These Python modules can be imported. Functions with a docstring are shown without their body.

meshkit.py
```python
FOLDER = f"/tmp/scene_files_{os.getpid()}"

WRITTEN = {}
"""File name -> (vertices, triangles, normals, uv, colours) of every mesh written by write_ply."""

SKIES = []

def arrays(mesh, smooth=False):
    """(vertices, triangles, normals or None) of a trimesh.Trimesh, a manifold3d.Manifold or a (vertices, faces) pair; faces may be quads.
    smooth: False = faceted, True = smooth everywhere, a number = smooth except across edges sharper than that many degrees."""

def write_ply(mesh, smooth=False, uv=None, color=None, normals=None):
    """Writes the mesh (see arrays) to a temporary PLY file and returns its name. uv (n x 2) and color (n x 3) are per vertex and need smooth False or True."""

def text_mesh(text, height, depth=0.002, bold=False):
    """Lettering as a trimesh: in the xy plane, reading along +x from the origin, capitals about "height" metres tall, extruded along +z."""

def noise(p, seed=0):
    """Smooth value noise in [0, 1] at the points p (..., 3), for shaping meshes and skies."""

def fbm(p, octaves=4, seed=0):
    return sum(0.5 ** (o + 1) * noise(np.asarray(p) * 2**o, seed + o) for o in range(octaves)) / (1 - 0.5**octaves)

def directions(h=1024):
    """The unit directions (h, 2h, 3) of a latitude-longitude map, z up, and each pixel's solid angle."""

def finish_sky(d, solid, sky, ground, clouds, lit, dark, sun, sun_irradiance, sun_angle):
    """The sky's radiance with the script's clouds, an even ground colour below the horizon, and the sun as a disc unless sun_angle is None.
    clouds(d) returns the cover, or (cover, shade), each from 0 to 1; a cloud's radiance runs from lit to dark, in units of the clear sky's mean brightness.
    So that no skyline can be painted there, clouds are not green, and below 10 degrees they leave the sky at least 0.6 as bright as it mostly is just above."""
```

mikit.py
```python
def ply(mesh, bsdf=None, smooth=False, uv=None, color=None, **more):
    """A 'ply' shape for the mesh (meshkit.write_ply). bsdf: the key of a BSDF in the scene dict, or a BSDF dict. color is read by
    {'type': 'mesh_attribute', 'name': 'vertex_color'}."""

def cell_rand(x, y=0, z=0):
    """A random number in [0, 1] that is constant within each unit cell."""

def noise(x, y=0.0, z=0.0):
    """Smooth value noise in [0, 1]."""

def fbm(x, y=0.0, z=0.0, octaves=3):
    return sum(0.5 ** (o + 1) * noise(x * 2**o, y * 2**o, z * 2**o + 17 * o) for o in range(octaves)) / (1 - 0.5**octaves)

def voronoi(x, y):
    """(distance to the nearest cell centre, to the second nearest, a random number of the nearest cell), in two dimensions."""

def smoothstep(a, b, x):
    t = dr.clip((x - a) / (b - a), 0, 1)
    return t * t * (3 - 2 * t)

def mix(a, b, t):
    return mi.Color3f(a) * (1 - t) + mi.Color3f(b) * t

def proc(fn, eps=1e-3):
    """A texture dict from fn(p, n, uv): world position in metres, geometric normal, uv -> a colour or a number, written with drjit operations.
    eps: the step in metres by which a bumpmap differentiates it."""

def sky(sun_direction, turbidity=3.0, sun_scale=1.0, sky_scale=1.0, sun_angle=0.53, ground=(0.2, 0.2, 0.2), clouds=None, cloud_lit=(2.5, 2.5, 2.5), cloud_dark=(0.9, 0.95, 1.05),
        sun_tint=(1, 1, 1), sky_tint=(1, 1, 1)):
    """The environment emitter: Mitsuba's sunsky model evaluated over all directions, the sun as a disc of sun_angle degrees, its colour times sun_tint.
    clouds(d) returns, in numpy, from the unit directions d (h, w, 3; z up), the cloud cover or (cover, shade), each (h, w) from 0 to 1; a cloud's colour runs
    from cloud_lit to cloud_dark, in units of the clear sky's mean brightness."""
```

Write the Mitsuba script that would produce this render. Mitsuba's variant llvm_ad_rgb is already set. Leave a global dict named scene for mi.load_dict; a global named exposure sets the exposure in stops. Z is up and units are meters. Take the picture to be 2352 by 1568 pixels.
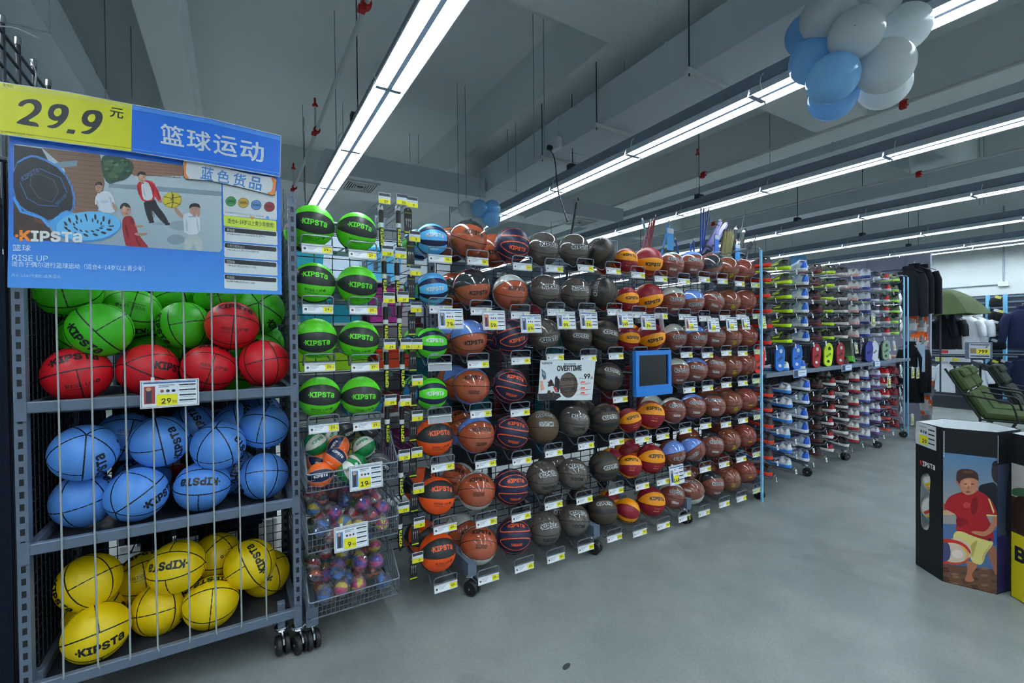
import math, random, glob
import numpy as np
import trimesh
import shapely
import shapely.geometry as sg
import shapely.ops
from shapely import affinity
import drjit as dr
import mitsuba as mi
import mikit, meshkit
from mikit import proc, fbm, noise, smoothstep, mix

# ------------------------------------------------------------------ camera, light level
scene, labels = {}, {}
EYE = np.array([0.0, 0.0, 1.62])
FOCAL, CX, CY = 1050.0, 1176.0, 784.0
_yaw, _pitch, _roll = math.radians(31.2), math.radians(-0.65), math.radians(0.6)
FWD = np.array([math.sin(_yaw) * math.cos(_pitch), math.cos(_yaw) * math.cos(_pitch), math.sin(_pitch)])
_r0 = np.array([math.cos(_yaw), -math.sin(_yaw), 0.0])
_u0 = np.cross(_r0, FWD)
RIGHT = _r0 * math.cos(_roll) - _u0 * math.sin(_roll)
UP = _u0 * math.cos(_roll) + _r0 * math.sin(_roll)
scene['camera'] = {'type': 'perspective', 'fov': math.degrees(2 * math.atan(CX / FOCAL)), 'fov_axis': 'x', 'near_clip': 0.05, 'far_clip': 100.0,
                   'to_world': mi.ScalarTransform4f().look_at(origin=EYE.tolist(), target=(EYE + FWD).tolist(), up=UP.tolist())}
exposure = 1.25
TUBE_GLOW = (8.6, 9.8, 10.4)          # radiance of the ceiling's fluorescent tubes
STRIP_X = [0.92, 3.24, 5.43, 7.95, 10.28, 12.46, 12.98, -1.4, -3.7]  # the last two are unseen, added at the left for their light
STRIP_Z = 3.30


# ------------------------------------------------------------------ survey helpers: a sight line of the camera met with a real plane
def ray(px, py):
    return FWD * FOCAL + RIGHT * (px - CX) - UP * (py - CY)


def onY(px, py, y):
    v = ray(px, py)
    return EYE + v * ((y - EYE[1]) / v[1])


def onX(px, py, x):
    v = ray(px, py)
    return EYE + v * ((x - EYE[0]) / v[0])


def onZ(px, py, z):
    v = ray(px, py)
    return EYE + v * ((z - EYE[2]) / v[2])


def onP(px, py, o, n):
    v = ray(px, py)
    return EYE + v * (((np.asarray(o) - EYE) @ n) / (v @ n))


def proj(p):
    q = np.asarray(p, float) - EYE
    z = q @ FWD
    return CX + FOCAL * (q @ RIGHT) / z, CY - FOCAL * (q @ UP) / z


# ------------------------------------------------------------------ names, labels
_used = {}
ORD = ['first', 'second', 'third', 'fourth', 'fifth', 'sixth', 'seventh', 'eighth', 'ninth', 'tenth', 'eleventh', 'twelfth', 'thirteenth', 'fourteenth']


def numbered(key):
    n = _used.get(key, 0)
    _used[key] = n + 1
    return key if n == 0 else f'{key}_{n:03d}'


def tag(key, label=None, cat=None, group=None, kind=None):
    d = {}
    if label: d['label'] = label
    if cat: d['category'] = cat
    if group: d['group'] = group
    if kind: d['kind'] = kind
    labels[key] = d
    return key


def thing(name, label, cat, group=None):
    return tag(numbered(name), label, cat, group)


def M4(loc=(0, 0, 0), rot=None, s=1.0):
    m = np.eye(4)
    m[:3, :3] = (np.eye(3) if rot is None else rot) * s
    m[:3, 3] = loc
    return m


def put(parent, part, d, m=None, label=None, kind=None):
    """a part of a thing (or of a part): one entry under its holder's key"""
    key = numbered(f'{parent}__{part}')
    e = dict(d)
    if m is not None: e['to_world'] = mi.ScalarTransform4f(np.asarray(m).tolist())
    scene[key] = e
    if label or kind: tag(key, label, None, None, kind)
    return key


def solo(name, d, label, cat, group=None, m=None, kind=None):
    """a thing that is one mesh"""
    key = numbered(name)
    e = dict(d)
    if m is not None: e['to_world'] = mi.ScalarTransform4f(np.asarray(m).tolist())
    scene[key] = e
    return tag(key, label, cat, group, kind)


def struct(name, d, label=None):
    scene[name] = d
    return tag(name, label, None, None, 'structure')


def rx(a):
    c, s = math.cos(a), math.sin(a)
    return np.array([[1, 0, 0], [0, c, -s], [0, s, c]])


def ry(a):
    c, s = math.cos(a), math.sin(a)
    return np.array([[c, 0, s], [0, 1, 0], [-s, 0, c]])


def rz(a):
    c, s = math.cos(a), math.sin(a)
    return np.array([[c, -s, 0], [s, c, 0], [0, 0, 1]])


# ------------------------------------------------------------------ mesh helpers
cat_ = trimesh.util.concatenate


def box(c, s, rot=None):
    b = trimesh.creation.box(extents=s)
    if rot is not None: b.apply_transform(M4(rot=rot))
    b.apply_translation(c)
    return b


def box2(a, b):
    a, b = np.minimum(a, b), np.maximum(a, b)
    return box((a + b) / 2, b - a)


def cbox(s, ch=0.003, c=(0, 0, 0)):
    """box with chamfered edges"""
    s = np.asarray(s, float) / 2
    pts = []
    for sx in (-1, 1):
        for sy in (-1, 1):
            for sz in (-1, 1):
                p = s * (sx, sy, sz)
                for k in range(3):
                    q = p - ch * np.array([sx, sy, sz])
                    q[k] = p[k]
                    pts.append(q)
    h = trimesh.convex.convex_hull(np.array(pts))
    h.apply_translation(c)
    return h


def frame_of(t):
    a = np.array([0, 0, 1.0]) if abs(t[2]) < 0.9 else np.array([1.0, 0, 0])
    u = np.cross(t, a); u /= np.linalg.norm(u)
    return u, np.cross(t, u)


def tube(pts, r, sides=6, caps=True):
    p = np.asarray(pts, float)
    t = np.gradient(p, axis=0)
    t /= np.linalg.norm(t, axis=1, keepdims=True) + 1e-12
    u, _ = frame_of(t[0])
    us = []
    for k in range(len(p)):
        u = u - t[k] * (u @ t[k]); u /= np.linalg.norm(u) + 1e-12
        us.append(u)
    us = np.array(us); vs = np.cross(t, us)
    ang = np.arange(sides) * 2 * np.pi / sides + np.pi / sides
    rr = np.broadcast_to(r, (len(p),))[:, None, None]
    V = p[:, None] + rr * (np.cos(ang)[None, :, None] * us[:, None] + np.sin(ang)[None, :, None] * vs[:, None])
    F = []
    n = len(p)
    for i in range(n - 1):
        for j in range(sides):
            a, b = i * sides + j, i * sides + (j + 1) % sides
            F += [[a, b, b + sides], [a, b + sides, a + sides]]
    V = V.reshape(-1, 3)
    if caps:
        V = np.vstack([V, p[:1], p[-1:]])
        c0, c1 = len(V) - 2, len(V) - 1
        for j in range(sides):
            F += [[c0, (j + 1) % sides, j], [c1, (n - 1) * sides + j, (n - 1) * sides + (j + 1) % sides]]
    return trimesh.Trimesh(V, F, process=False)


def rod(a, b, r, sides=5):
    return tube([a, b], r, sides)


def bend(pts, r, n=3):
    """polyline with rounded corners"""
    p = np.asarray(pts, float)
    out = [p[0]]
    for i in range(1, len(p) - 1):
        a, b = p[i - 1] - p[i], p[i + 1] - p[i]
        la, lb = np.linalg.norm(a), np.linalg.norm(b)
        d = min(r, la * 0.45, lb * 0.45)
        A, B = p[i] + a / la * d, p[i] + b / lb * d
        for k in range(n + 1):
            t = k / n
            out.append((1 - t) ** 2 * A + 2 * t * (1 - t) * p[i] + t * t * B)
    out.append(p[-1])
    return np.array(out)


def lathe(prof, n=24, m=None):
    """profile of (r, z) turned about z"""
    prof = np.asarray(prof, float)
    ang = np.arange(n) * 2 * np.pi / n
    V = np.stack([prof[:, None, 0] * np.cos(ang), prof[:, None, 0] * np.sin(ang), np.repeat(prof[:, None, 1], n, 1)], -1).reshape(-1, 3)
    F = []
    for i in range(len(prof) - 1):
        for j in range(n):
            a, b = i * n + j, i * n + (j + 1) % n
            F += [[a, b, b + n], [a, b + n, a + n]]
    t = trimesh.Trimesh(V, F, process=False)
    if m is not None: t.apply_transform(m)
    return t


def prism(poly, h):
    """polygon in xy, thickness h along +z"""
    if isinstance(poly, (list, np.ndarray)): poly = sg.Polygon(poly)
    gs = [g for g in getattr(poly, 'geoms', [poly]) if g.geom_type == 'Polygon' and g.area > 1e-10]
    return cat_([trimesh.creation.extrude_polygon(g, h, engine='earcut') for g in gs])


def xf(mesh, m):
    mesh = mesh.copy()
    mesh.apply_transform(m)
    return mesh


def cyl(a, b, r, n=16):
    return tube([a, b], r, n)


def smooth_poly(pts, n=3):
    """Chaikin smoothing of a closed outline"""
    p = np.asarray(pts, float)
    for _ in range(n):
        q = np.roll(p, -1, 0)
        p = np.stack([0.75 * p + 0.25 * q, 0.25 * p + 0.75 * q], 1).reshape(-1, 2)
    return p


def ell(cx, cy, rx_, ry_, rot=0, n=28):
    a = np.arange(n) * 2 * np.pi / n
    x, y = rx_ * np.cos(a), ry_ * np.sin(a)
    r = math.radians(rot)
    return np.stack([cx + x * math.cos(r) - y * math.sin(r), cy + x * math.sin(r) + y * math.cos(r)], 1)


# ------------------------------------------------------------------ lettering (outlines of the renderer's own fonts)
_FONTS = {'latin': 'Inter.woff2', 'cjk': 'Noto Sans CJK Regular.woff2'}
_tcache = {}


def text_poly(text, font='latin', bold=0, px=72):
    """shapely outline of a line of text, x from 0, baseline at y = 0, capitals 1 unit tall"""
    k = (text, font, bold, px)
    if k in _tcache: return _tcache[k]
    from PIL import Image, ImageDraw, ImageFont
    f = ImageFont.truetype(glob.glob(f'/opt/blender-*/*/datafiles/fonts/{_FONTS[font]}')[0], px)
    x0, y0, x1, y1 = f.getbbox(text, anchor='ls', stroke_width=bold)
    im = Image.new('L', (x1 - x0 + 8, y1 - y0 + 8))
    ImageDraw.Draw(im).text((4 - x0, 4 - y0), text, 255, f, anchor='ls', stroke_width=bold)
    on = np.pad(np.asarray(im) > 127, ((0, 0), (1, 1))).astype(np.int8)
    rows, starts = np.nonzero(np.diff(on, axis=1) == 1)
    ends = np.nonzero(np.diff(on, axis=1) == -1)[1]
    shape = shapely.union_all(shapely.box(starts, -rows - 1, ends, -rows)).buffer(0.6).buffer(-0.6).simplify(0.8)
    s = 1.0 / (px * 0.727)
    shape = affinity.affine_transform(shape, [s, 0, 0, s, -4 * s, (4 - y0) * s])
    _tcache[k] = shape
    return shape


def rect(x0, y0, x1, y1):
    return sg.box(min(x0, x1), min(y0, y1), max(x0, x1), max(y0, y1))


def logo_parts():
    """the sportswear wordmark: a dot, a wide slanted K and IPSTa, letter by letter"""
    out, x = [sg.Point(-0.24, 0.55).buffer(0.16, 6)], 0.0
    for ch, gap in (('K', .02), ('I', .10), ('P', .09), ('S', .08), ('T', .04), ('a', 0)):
        g = affinity.scale(text_poly(ch, 'latin', 4 if ch != 'a' else 3, 72 if ch != 'a' else 96), 1.18 if ch != 'a' else 1.42, 1.0 if ch != 'a' else 1.24, origin=(0, 0))
        g = affinity.translate(g, x - g.bounds[0], -g.bounds[1])
        if ch == 'K': g = g.difference(rect(-.05, .47, .2, .56))
        out.append(g.simplify(.012))
        x = g.bounds[2] + gap
    return out


LOGO_PARTS = logo_parts()
LOGO = shapely.union_all(LOGO_PARTS)


def fit(poly, w=None, h=None, centre=(0, 0)):
    """scaled to width w or height h, centred"""
    x0, y0, x1, y1 = poly.bounds
    s = (w / (x1 - x0)) if w else (h / (y1 - y0))
    return affinity.affine_transform(poly, [s, 0, 0, s, centre[0] - s * (x0 + x1) / 2, centre[1] - s * (y0 + y1) / 2])


def polys(g):
    return [p for p in getattr(g, 'geoms', [g]) if p.geom_type == 'Polygon' and p.area > 1e-12]


def tri2d(poly, step=None):
    """triangles (v, f) of a polygon; step: longest edge"""
    V, F, n = [], [], 0
    for p in polys(poly):
        v, f = trimesh.creation.triangulate_polygon(p, engine='earcut')
        V.append(v); F.append(f + n); n += len(v)
    if not V: return np.zeros((0, 2)), np.zeros((0, 3), int)
    V, F = np.vstack(V), np.vstack(F)
    if step:
        v3 = np.hstack([V, np.zeros((len(V), 1))])
        v3, F = trimesh.remesh.subdivide_to_size(v3, F, step)
        V = v3[:, :2]
    # counter-clockwise
    a = V[F[:, 1]] - V[F[:, 0]]; b = V[F[:, 2]] - V[F[:, 0]]
    bad = a[:, 0] * b[:, 1] - a[:, 1] * b[:, 0] < 0
    F[bad] = F[bad][:, ::-1]
    return V, F


class Print:
    """flat print on a board: coloured polygons in the board's own metres (x right, y up), each layer a hair proud of the last"""

    def __init__(self, lift=0.00035):
        self.V, self.F, self.C, self.n, self.lift, self.boxes, self.G = [], [], [], 0, lift, [], []

    def add(self, poly, col, step=None, colfn=None):
        if isinstance(poly, (list, np.ndarray)): poly = sg.Polygon(poly)
        if not poly.is_valid: poly = poly.buffer(0)
        v, f = tri2d(poly, step)
        if not len(v): return self
        b = poly.bounds
        lev = 1 + max([q[4] for q in self.boxes if q[0] < b[2] and b[0] < q[2] and q[1] < b[3] and b[1] < q[3]], default=0)
        self.boxes.append((*b, lev))
        w = np.hstack([v, np.full((len(v), 1), lev * self.lift)])
        if colfn:
            self.G.append((w, f, np.array([srgb(c) for c in colfn(v)])))
            return self
        self.V.append(w)
        self.F.append(f + self.n)
        self.n += len(v)
        self.C.append(cuv(col, len(v)))
        return self

    def dict(self, bsdf='print_ink', m=None):
        V = np.vstack(self.V)
        if m is not None: V = V @ np.asarray(m)[:3, :3].T + np.asarray(m)[:3, 3]
        return mikit.ply((V, np.vstack(self.F)), bsdf, uv=np.vstack(self.C))

    def grounds(self, m):
        """the shaded grounds, one ply each"""
        return [mikit.ply((w @ np.asarray(m)[:3, :3].T + np.asarray(m)[:3, 3], f), 'print_gradient', color=c) for w, f, c in self.G]


def srgb(c):
    c = np.asarray(c, float) / 255.0
    return np.where(c <= 0.04045, c / 12.92, ((c + 0.055) / 1.055) ** 2.4)


def board(o, ex, n):
    """the 4x4 of a board: origin, direction of its x axis, normal towards the reader; z up"""
    ex = np.asarray(ex, float); ex /= np.linalg.norm(ex)
    n = np.asarray(n, float); n = n - ex * (n @ ex); n /= np.linalg.norm(n)
    m = np.eye(4)
    m[:3, 0], m[:3, 1], m[:3, 2], m[:3, 3] = ex, np.cross(n, ex), n, o
    return m


def traced(m, s, ox, oy):
    """corner list read off the photograph (enlarged s times from ox, oy) -> the board's own metres"""
    inv = np.linalg.inv(m)

    def f(*pts):
        out = []
        for x, y in pts:
            p = onP(ox + x / s, oy + y / s, m[:3, 3], m[:3, 2])
            out.append((inv[:3, :3] @ p + inv[:3, 3])[:2])
        return np.array(out)
    return f


def quad_text(poly, q):
    """a text outline stretched over a quadrilateral (bottom left, bottom right, top right, top left) of board points"""
    x0, y0, x1, y1 = poly.bounds
    q = np.asarray(q)

    def g(x, y, z=None):
        u, v = (np.asarray(x) - x0) / (x1 - x0), (np.asarray(y) - y0) / (y1 - y0)
        P = (1 - u)[:, None] * (1 - v)[:, None] * q[0] + u[:, None] * (1 - v)[:, None] * q[1] + (u * v)[:, None] * q[2] + ((1 - u) * v)[:, None] * q[3]
        return P[:, 0], P[:, 1]
    return shapely.ops.transform(g, poly)


# ------------------------------------------------------------------ materials
def rgb(c):
    return {'type': 'rgb', 'value': [float(x) for x in srgb(c)]}


def mat(name, c, rough=0.5, metal=0.0, spec=0.5, **k):
    scene[name] = {'type': 'twosided', 'bsdf': {'type': 'principled', 'base_color': rgb(c) if isinstance(c, (tuple, list)) else c, 'roughness': rough, 'metallic': metal, 'specular': spec, **k}}


def _palette(p, n, uv):
    u, b = dr.floor(uv.x + 0.5), dr.floor(uv.y + 0.5)
    r = dr.floor(u / 256.0)
    g = u - 256.0 * r
    return mi.Color3f(*[dr.power((x / 255.0 + 0.055) / 1.055, 2.4) for x in (r, g, b)])


def cuv(c, n):
    """a plain colour for n vertices, carried by the mesh's texture coordinates"""
    r, g, b = [int(round(float(x))) for x in c]
    return np.tile([float(r * 256 + g), float(b)], (n, 1))


VC = proc(_palette)
mat('print_gradient', {'type': 'mesh_attribute', 'name': 'vertex_color'}, 0.38, 0, 0.45)
mat('print_ink', VC, 0.38, 0, 0.45)
mat('print_card', VC, 0.5, 0, 0.35)
mat('rubber_colour', VC, 0.42, 0, 0.45)
scene['wrapped_colour'] = {'type': 'twosided', 'bsdf': {'type': 'bumpmap', 'bsdf': {'type': 'roughplastic', 'distribution': 'ggx', 'alpha': 0.012, 'int_ior': 1.8, 'diffuse_reflectance': VC, 'nonlinear': False}, 'scale': 1.0,
                                   'tex': proc(lambda p, n, uv: 0.0010 * fbm(p.x * 30, p.y * 30, p.z * 12, 2) + 0.00006 * fbm(p.x * 110, p.y * 110, p.z * 80, 2), 2e-3)}}
mat('shoe_colour', VC, 0.55, 0, 0.4)
mat('cloth_colour', VC, 0.9, 0, 0.15)
mat('rack_paint', (88, 101, 118), 0.42)
mat('dark_wire', (38, 44, 52), 0.4, 0.3)
mat('grey_wire', (120, 130, 142), 0.32, 0.7)
mat('dark_steel', (45, 50, 58), 0.45, 0.2)
mat('chrome', (205, 210, 215), 0.18, 1.0)
mat('black_rubber', (20, 20, 22), 0.5)
mat('black_plastic', (24, 25, 28), 0.35)
mat('white_plastic', (222, 226, 228), 0.35)
mat('white_paint', (196, 200, 200), 0.75)
mat('cord_grey', (150, 156, 158), 0.7)
mat('red_paint', (176, 24, 20), 0.4)
mat('sky_paint', (128, 196, 236), 0.4)
mat('blue_plastic', (38, 120, 206), 0.3)
mat('screen_glass', (12, 15, 20), 0.08)

# ================================================================== the hall
mat('floor_concrete', proc(lambda p, n, uv: mix((0.155, 0.178, 0.176), (0.232, 0.250, 0.242),
    smoothstep(0.25, 0.78, 0.6 * fbm(p.x * 0.9, p.y * 0.9, 0.3, 4) + 0.4 * fbm(p.x * 4.5 + 7, p.y * 4.5, 1.7, 3)))
    * (0.94 + 0.10 * noise(p.x * 140, p.y * 140, 2.0)) * (1.0 - 0.10 * smoothstep(0.66, 0.74, fbm(p.x * 2.2, p.y * 2.2, 5.0, 3)))),
    proc(lambda p, n, uv: 0.24 + 0.16 * fbm(p.x * 1.6, p.y * 1.6, 9.0, 3)), 0, 0.5)
mat('ceiling_paint', proc(lambda p, n, uv: mix((0.60, 0.645, 0.65), (0.68, 0.72, 0.72), fbm(p.x * 0.8, p.y * 0.8, p.z * 0.8, 3))), 0.9, 0, 0.2)
mat('duct_paint', (196, 204, 210), 0.6, 0, 0.3)
mat('wall_white', proc(lambda p, n, uv: mix((0.57, 0.61, 0.61), (0.62, 0.66, 0.66), fbm(p.x * 0.7, p.y * 0.7, p.z * 0.7, 3))), 0.85, 0, 0.2)
mat('wall_dark', (92, 104, 114), 0.85, 0, 0.2)
XL, XR, YF, YB, ZC = -6.0, 13.6, -9.6, 15.0, 4.9
struct('floor', mikit.ply(box2((XL - .2, YF - .2, -.15), (XR + .2, YB + .2, 0)), 'floor_concrete'), 'polished grey concrete floor with pale blotches')
struct('ceiling', mikit.ply(box2((XL - .2, YF - .2, ZC), (XR + .2, YB + .2, ZC + .2)), 'ceiling_paint'), 'grey painted concrete ceiling')
struct('wall_right', mikit.ply(box2((XR, YF, 0), (XR + .15, YB, ZC)), 'wall_white'), 'plain white far wall')
struct('wall_left', mikit.ply(box2((XL - .15, YF, 0), (XL, YB, ZC)), 'wall_dark'))
struct('wall_back', mikit.ply(box2((XL, YB, 0), (XR, YB + .15, ZC)), 'wall_dark'))
struct('wall_front', mikit.ply(box2((XL, YF - .15, 0), (XR, YF, ZC)), 'wall_white'))
_b = numbered('ceiling__beam')
scene[_b] = mikit.ply(box2((2.97, YF, 4.3), (3.75, YB, ZC)), 'ceiling_paint')
for a, b in (((-.66, YF, 4.3), (-.35, YB, ZC)), ((6.75, YF, 4.3), (7.35, YB, ZC)), ((10.9, YF, 4.3), (11.5, YB, ZC)),
             ((-.35, 2.58, 4.3), (2.97, 3.14, ZC)), ((3.75, 2.58, 4.3), (6.75, 3.14, ZC)), ((7.35, 2.58, 4.3), (10.9, 3.14, ZC)),
             ((-.35, 8.6, 4.3), (2.97, 9.15, ZC)), ((3.75, 8.6, 4.3), (6.75, 9.15, ZC)), ((7.35, 8.6, 4.3), (10.9, 9.15, ZC))):
    scene[numbered('ceiling__beam')] = mikit.ply(box2(a, b), 'ceiling_paint')

# ------------------------------------------------------------------ ducts, vents
def duct(label, a, b):
    t = thing('air_duct', label, 'air duct')
    put(t, 'casing', mikit.ply(box2(a, b), 'duct_paint'))
    a, b = np.array(a, float), np.array(b, float)
    ax = int(np.argmax((b - a)[:2]))
    k = a[ax] + 0.6
    while k < b[ax] - 0.2:
        lo, hi = a - 0.006, b + 0.006
        lo, hi = lo.copy(), hi.copy()
        lo[ax], hi[ax] = k, k + 0.025
        put(t, 'joint', mikit.ply(box2(lo, hi), 'duct_paint'))
        k += 1.5
    return t


d1 = duct('long white square air duct hung beside the second light strip', (3.12, -4.0, 3.70), (3.95, 7.1, 4.06))
d2 = duct('short white air duct crossing behind the nearest light strip', (0.95, 5.81, 3.60), (3.10, 6.42, 3.88))
d3 = duct('wide white air duct at the upper left above the price sign', (-2.9, -1.0, 3.62), (-1.0, 9.0, 3.95))
duct('shallow cable duct running beside the third light strip', (5.95, -4.0, 3.72), (6.22, 12.5, 3.82))
duct('short white air duct crossing behind the second light strip', (4.2, 5.9, 3.60), (5.9, 6.5, 3.85))
duct('long air duct high over the shoe display', (8.75, -4.0, 3.75), (9.6, 12.0, 4.0))


def vent(label, c):
    t = thing('air_vent', label, 'air vent')
    x, y, z = c
    s = .21
    put(t, 'frame', mikit.ply(cat_([box((x, y - s + .015, z - .012), (2 * s, .03, .024)), box((x, y + s - .015, z - .012), (2 * s, .03, .024)),
                                    box((x - s + .015, y, z - .012), (.03, 2 * s - .06, .024)), box((x + s - .015, y, z - .012), (.03, 2 * s - .06, .024))]), 'white_paint'))
    put(t, 'back_plate', mikit.ply(box((x, y, z - .003), (2 * s - .06, 2 * s - .06, .006)), 'dark_steel'))
    for i in range(6):
        r = s - .05 - i * .028
        if r < .02: break
        put(t, 'louvre', mikit.ply(cat_([box((x, y - r, z - .016), (2 * r, .012, .01)), box((x, y + r, z - .016), (2 * r, .012, .01)),
                                         box((x - r, y, z - .016), (.012, 2 * r - .012, .01)), box((x + r, y, z - .016), (.012, 2 * r - .012, .01))]), 'white_paint'))


vent('square white air vent under the short duct behind the nearest light strip', (1.42, 6.12, 3.60))
vent('square white air vent under the duct behind the second light strip', (5.15, 6.2, 3.60))

# ------------------------------------------------------------------ fluorescent strips
mat('reflector_metal', (226, 234, 244), 0.35, 0.25)
mat('trunk_paint', (128, 140, 154), 0.5)
TUBE = {'type': 'area', 'radiance': {'type': 'rgb', 'value': list(TUBE_GLOW)}}
TB = {'type': 'diffuse', 'reflectance': {'type': 'rgb', 'value': [.6, .6, .6]}}
_prof = np.array([(-.108, 0), (-.104, 0), (-.082, .052), (.082, .052), (.104, 0), (.108, 0), (.086, .060), (-.086, .060)])
LM = 1.2
_ref = prism(sg.Polygon(_prof), LM - .012)
_ref.apply_transform(np.array([[1, 0, 0, 0], [0, 0, 1, 0.006], [0, 1, 0, 0], [0, 0, 0, 1.0]]))
_ref.invert()
REFL = mikit.ply(_ref, 'reflector_metal')
mat('ridge_paint', (196, 214, 240), 0.5)
_rg = prism(sg.Polygon([(-.03, .051), (-.015, .006), (.015, .006), (.03, .051)]), LM - .03)
_rg.apply_transform(np.array([[1, 0, 0, 0], [0, 0, 1, 0.015], [0, 1, 0, 0], [0, 0, 0, 1.0]]))
_rg.invert()
RIDGE = mikit.ply(_rg, 'ridge_paint')
def tube_mesh(length):
    t = lathe([(.001, 0), (.6, 0), (1, .004), (1, length - .004), (.6, length), (.001, length)], 12)
    t.apply_transform(np.array([[.034, 0, 0, 0], [0, 0, 1, 0], [0, .018, 0, 0], [0, 0, 0, 1.0]]))
    t.fix_normals()
    return t


TUBED = {**mikit.ply(tube_mesh(19 * LM), TB, smooth=50), 'emitter': TUBE}
LHOLD = mikit.ply(box((0, 0, .003), (.17, .035, .042)), 'trunk_paint')
CLIP = mikit.ply(tube(bend([(-.108, 0, 0), (-.13, 0, .03), (-.12, 0, .09), (-.09, 0, .12)], .03), .004, 5), 'white_plastic')
ORDX = {0.92: 'nearest fluorescent light strip above the green balls', 3.24: 'second fluorescent light strip, passing behind the balloons', 5.43: 'third fluorescent light strip from the left',
        7.95: 'fourth fluorescent light strip from the left', 10.28: 'fifth fluorescent light strip from the left', 12.46: 'sixth fluorescent light strip near the white wall', 12.98: 'farthest fluorescent light strip washing the white wall', -1.4: 'fluorescent light strip above the ball rack', -3.7: 'fluorescent light strip out of view on the left'}
for sx in STRIP_X:
    L = thing('light_strip', 'long ' + ORDX[sx], 'ceiling light')
    y0, n = (-8.89, 19)
    put(L, 'trunking', mikit.ply(cat_([box2((sx - .05, y0, STRIP_Z + .075), (sx + .05, y0 + n * LM, STRIP_Z + .17)), box2((sx - .03, y0, STRIP_Z + .066), (sx + .03, y0 + n * LM, STRIP_Z + .08))]), 'trunk_paint'))
    for s in (-1, 1): put(L, 'tube', TUBED, M4((sx + s * .057, y0, STRIP_Z + .024)))
    for k in range(n):
        y = y0 + k * LM
        r = put(L, 'reflector', REFL, M4((sx, y, STRIP_Z)))
        put(r, 'ridge', RIDGE, M4((sx, y, STRIP_Z)))
        if k: put(r, 'lamp_holder', LHOLD, M4((sx, y, STRIP_Z + .024)))
        put(r, 'clip', CLIP, M4((sx, y + 1.1, STRIP_Z)))
    for k in range(6):
        y = y0 + 2.7 + 3.4 * k
        h = put(L, 'hanger', mikit.ply(rod((sx, y, STRIP_Z + .17), (sx, y, ZC), .005), 'dark_steel'))
        put(h, 'bracket', mikit.ply(cbox((.12, .07, .06), .004, (sx, y, STRIP_Z + .19)), 'dark_steel'))

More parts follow.
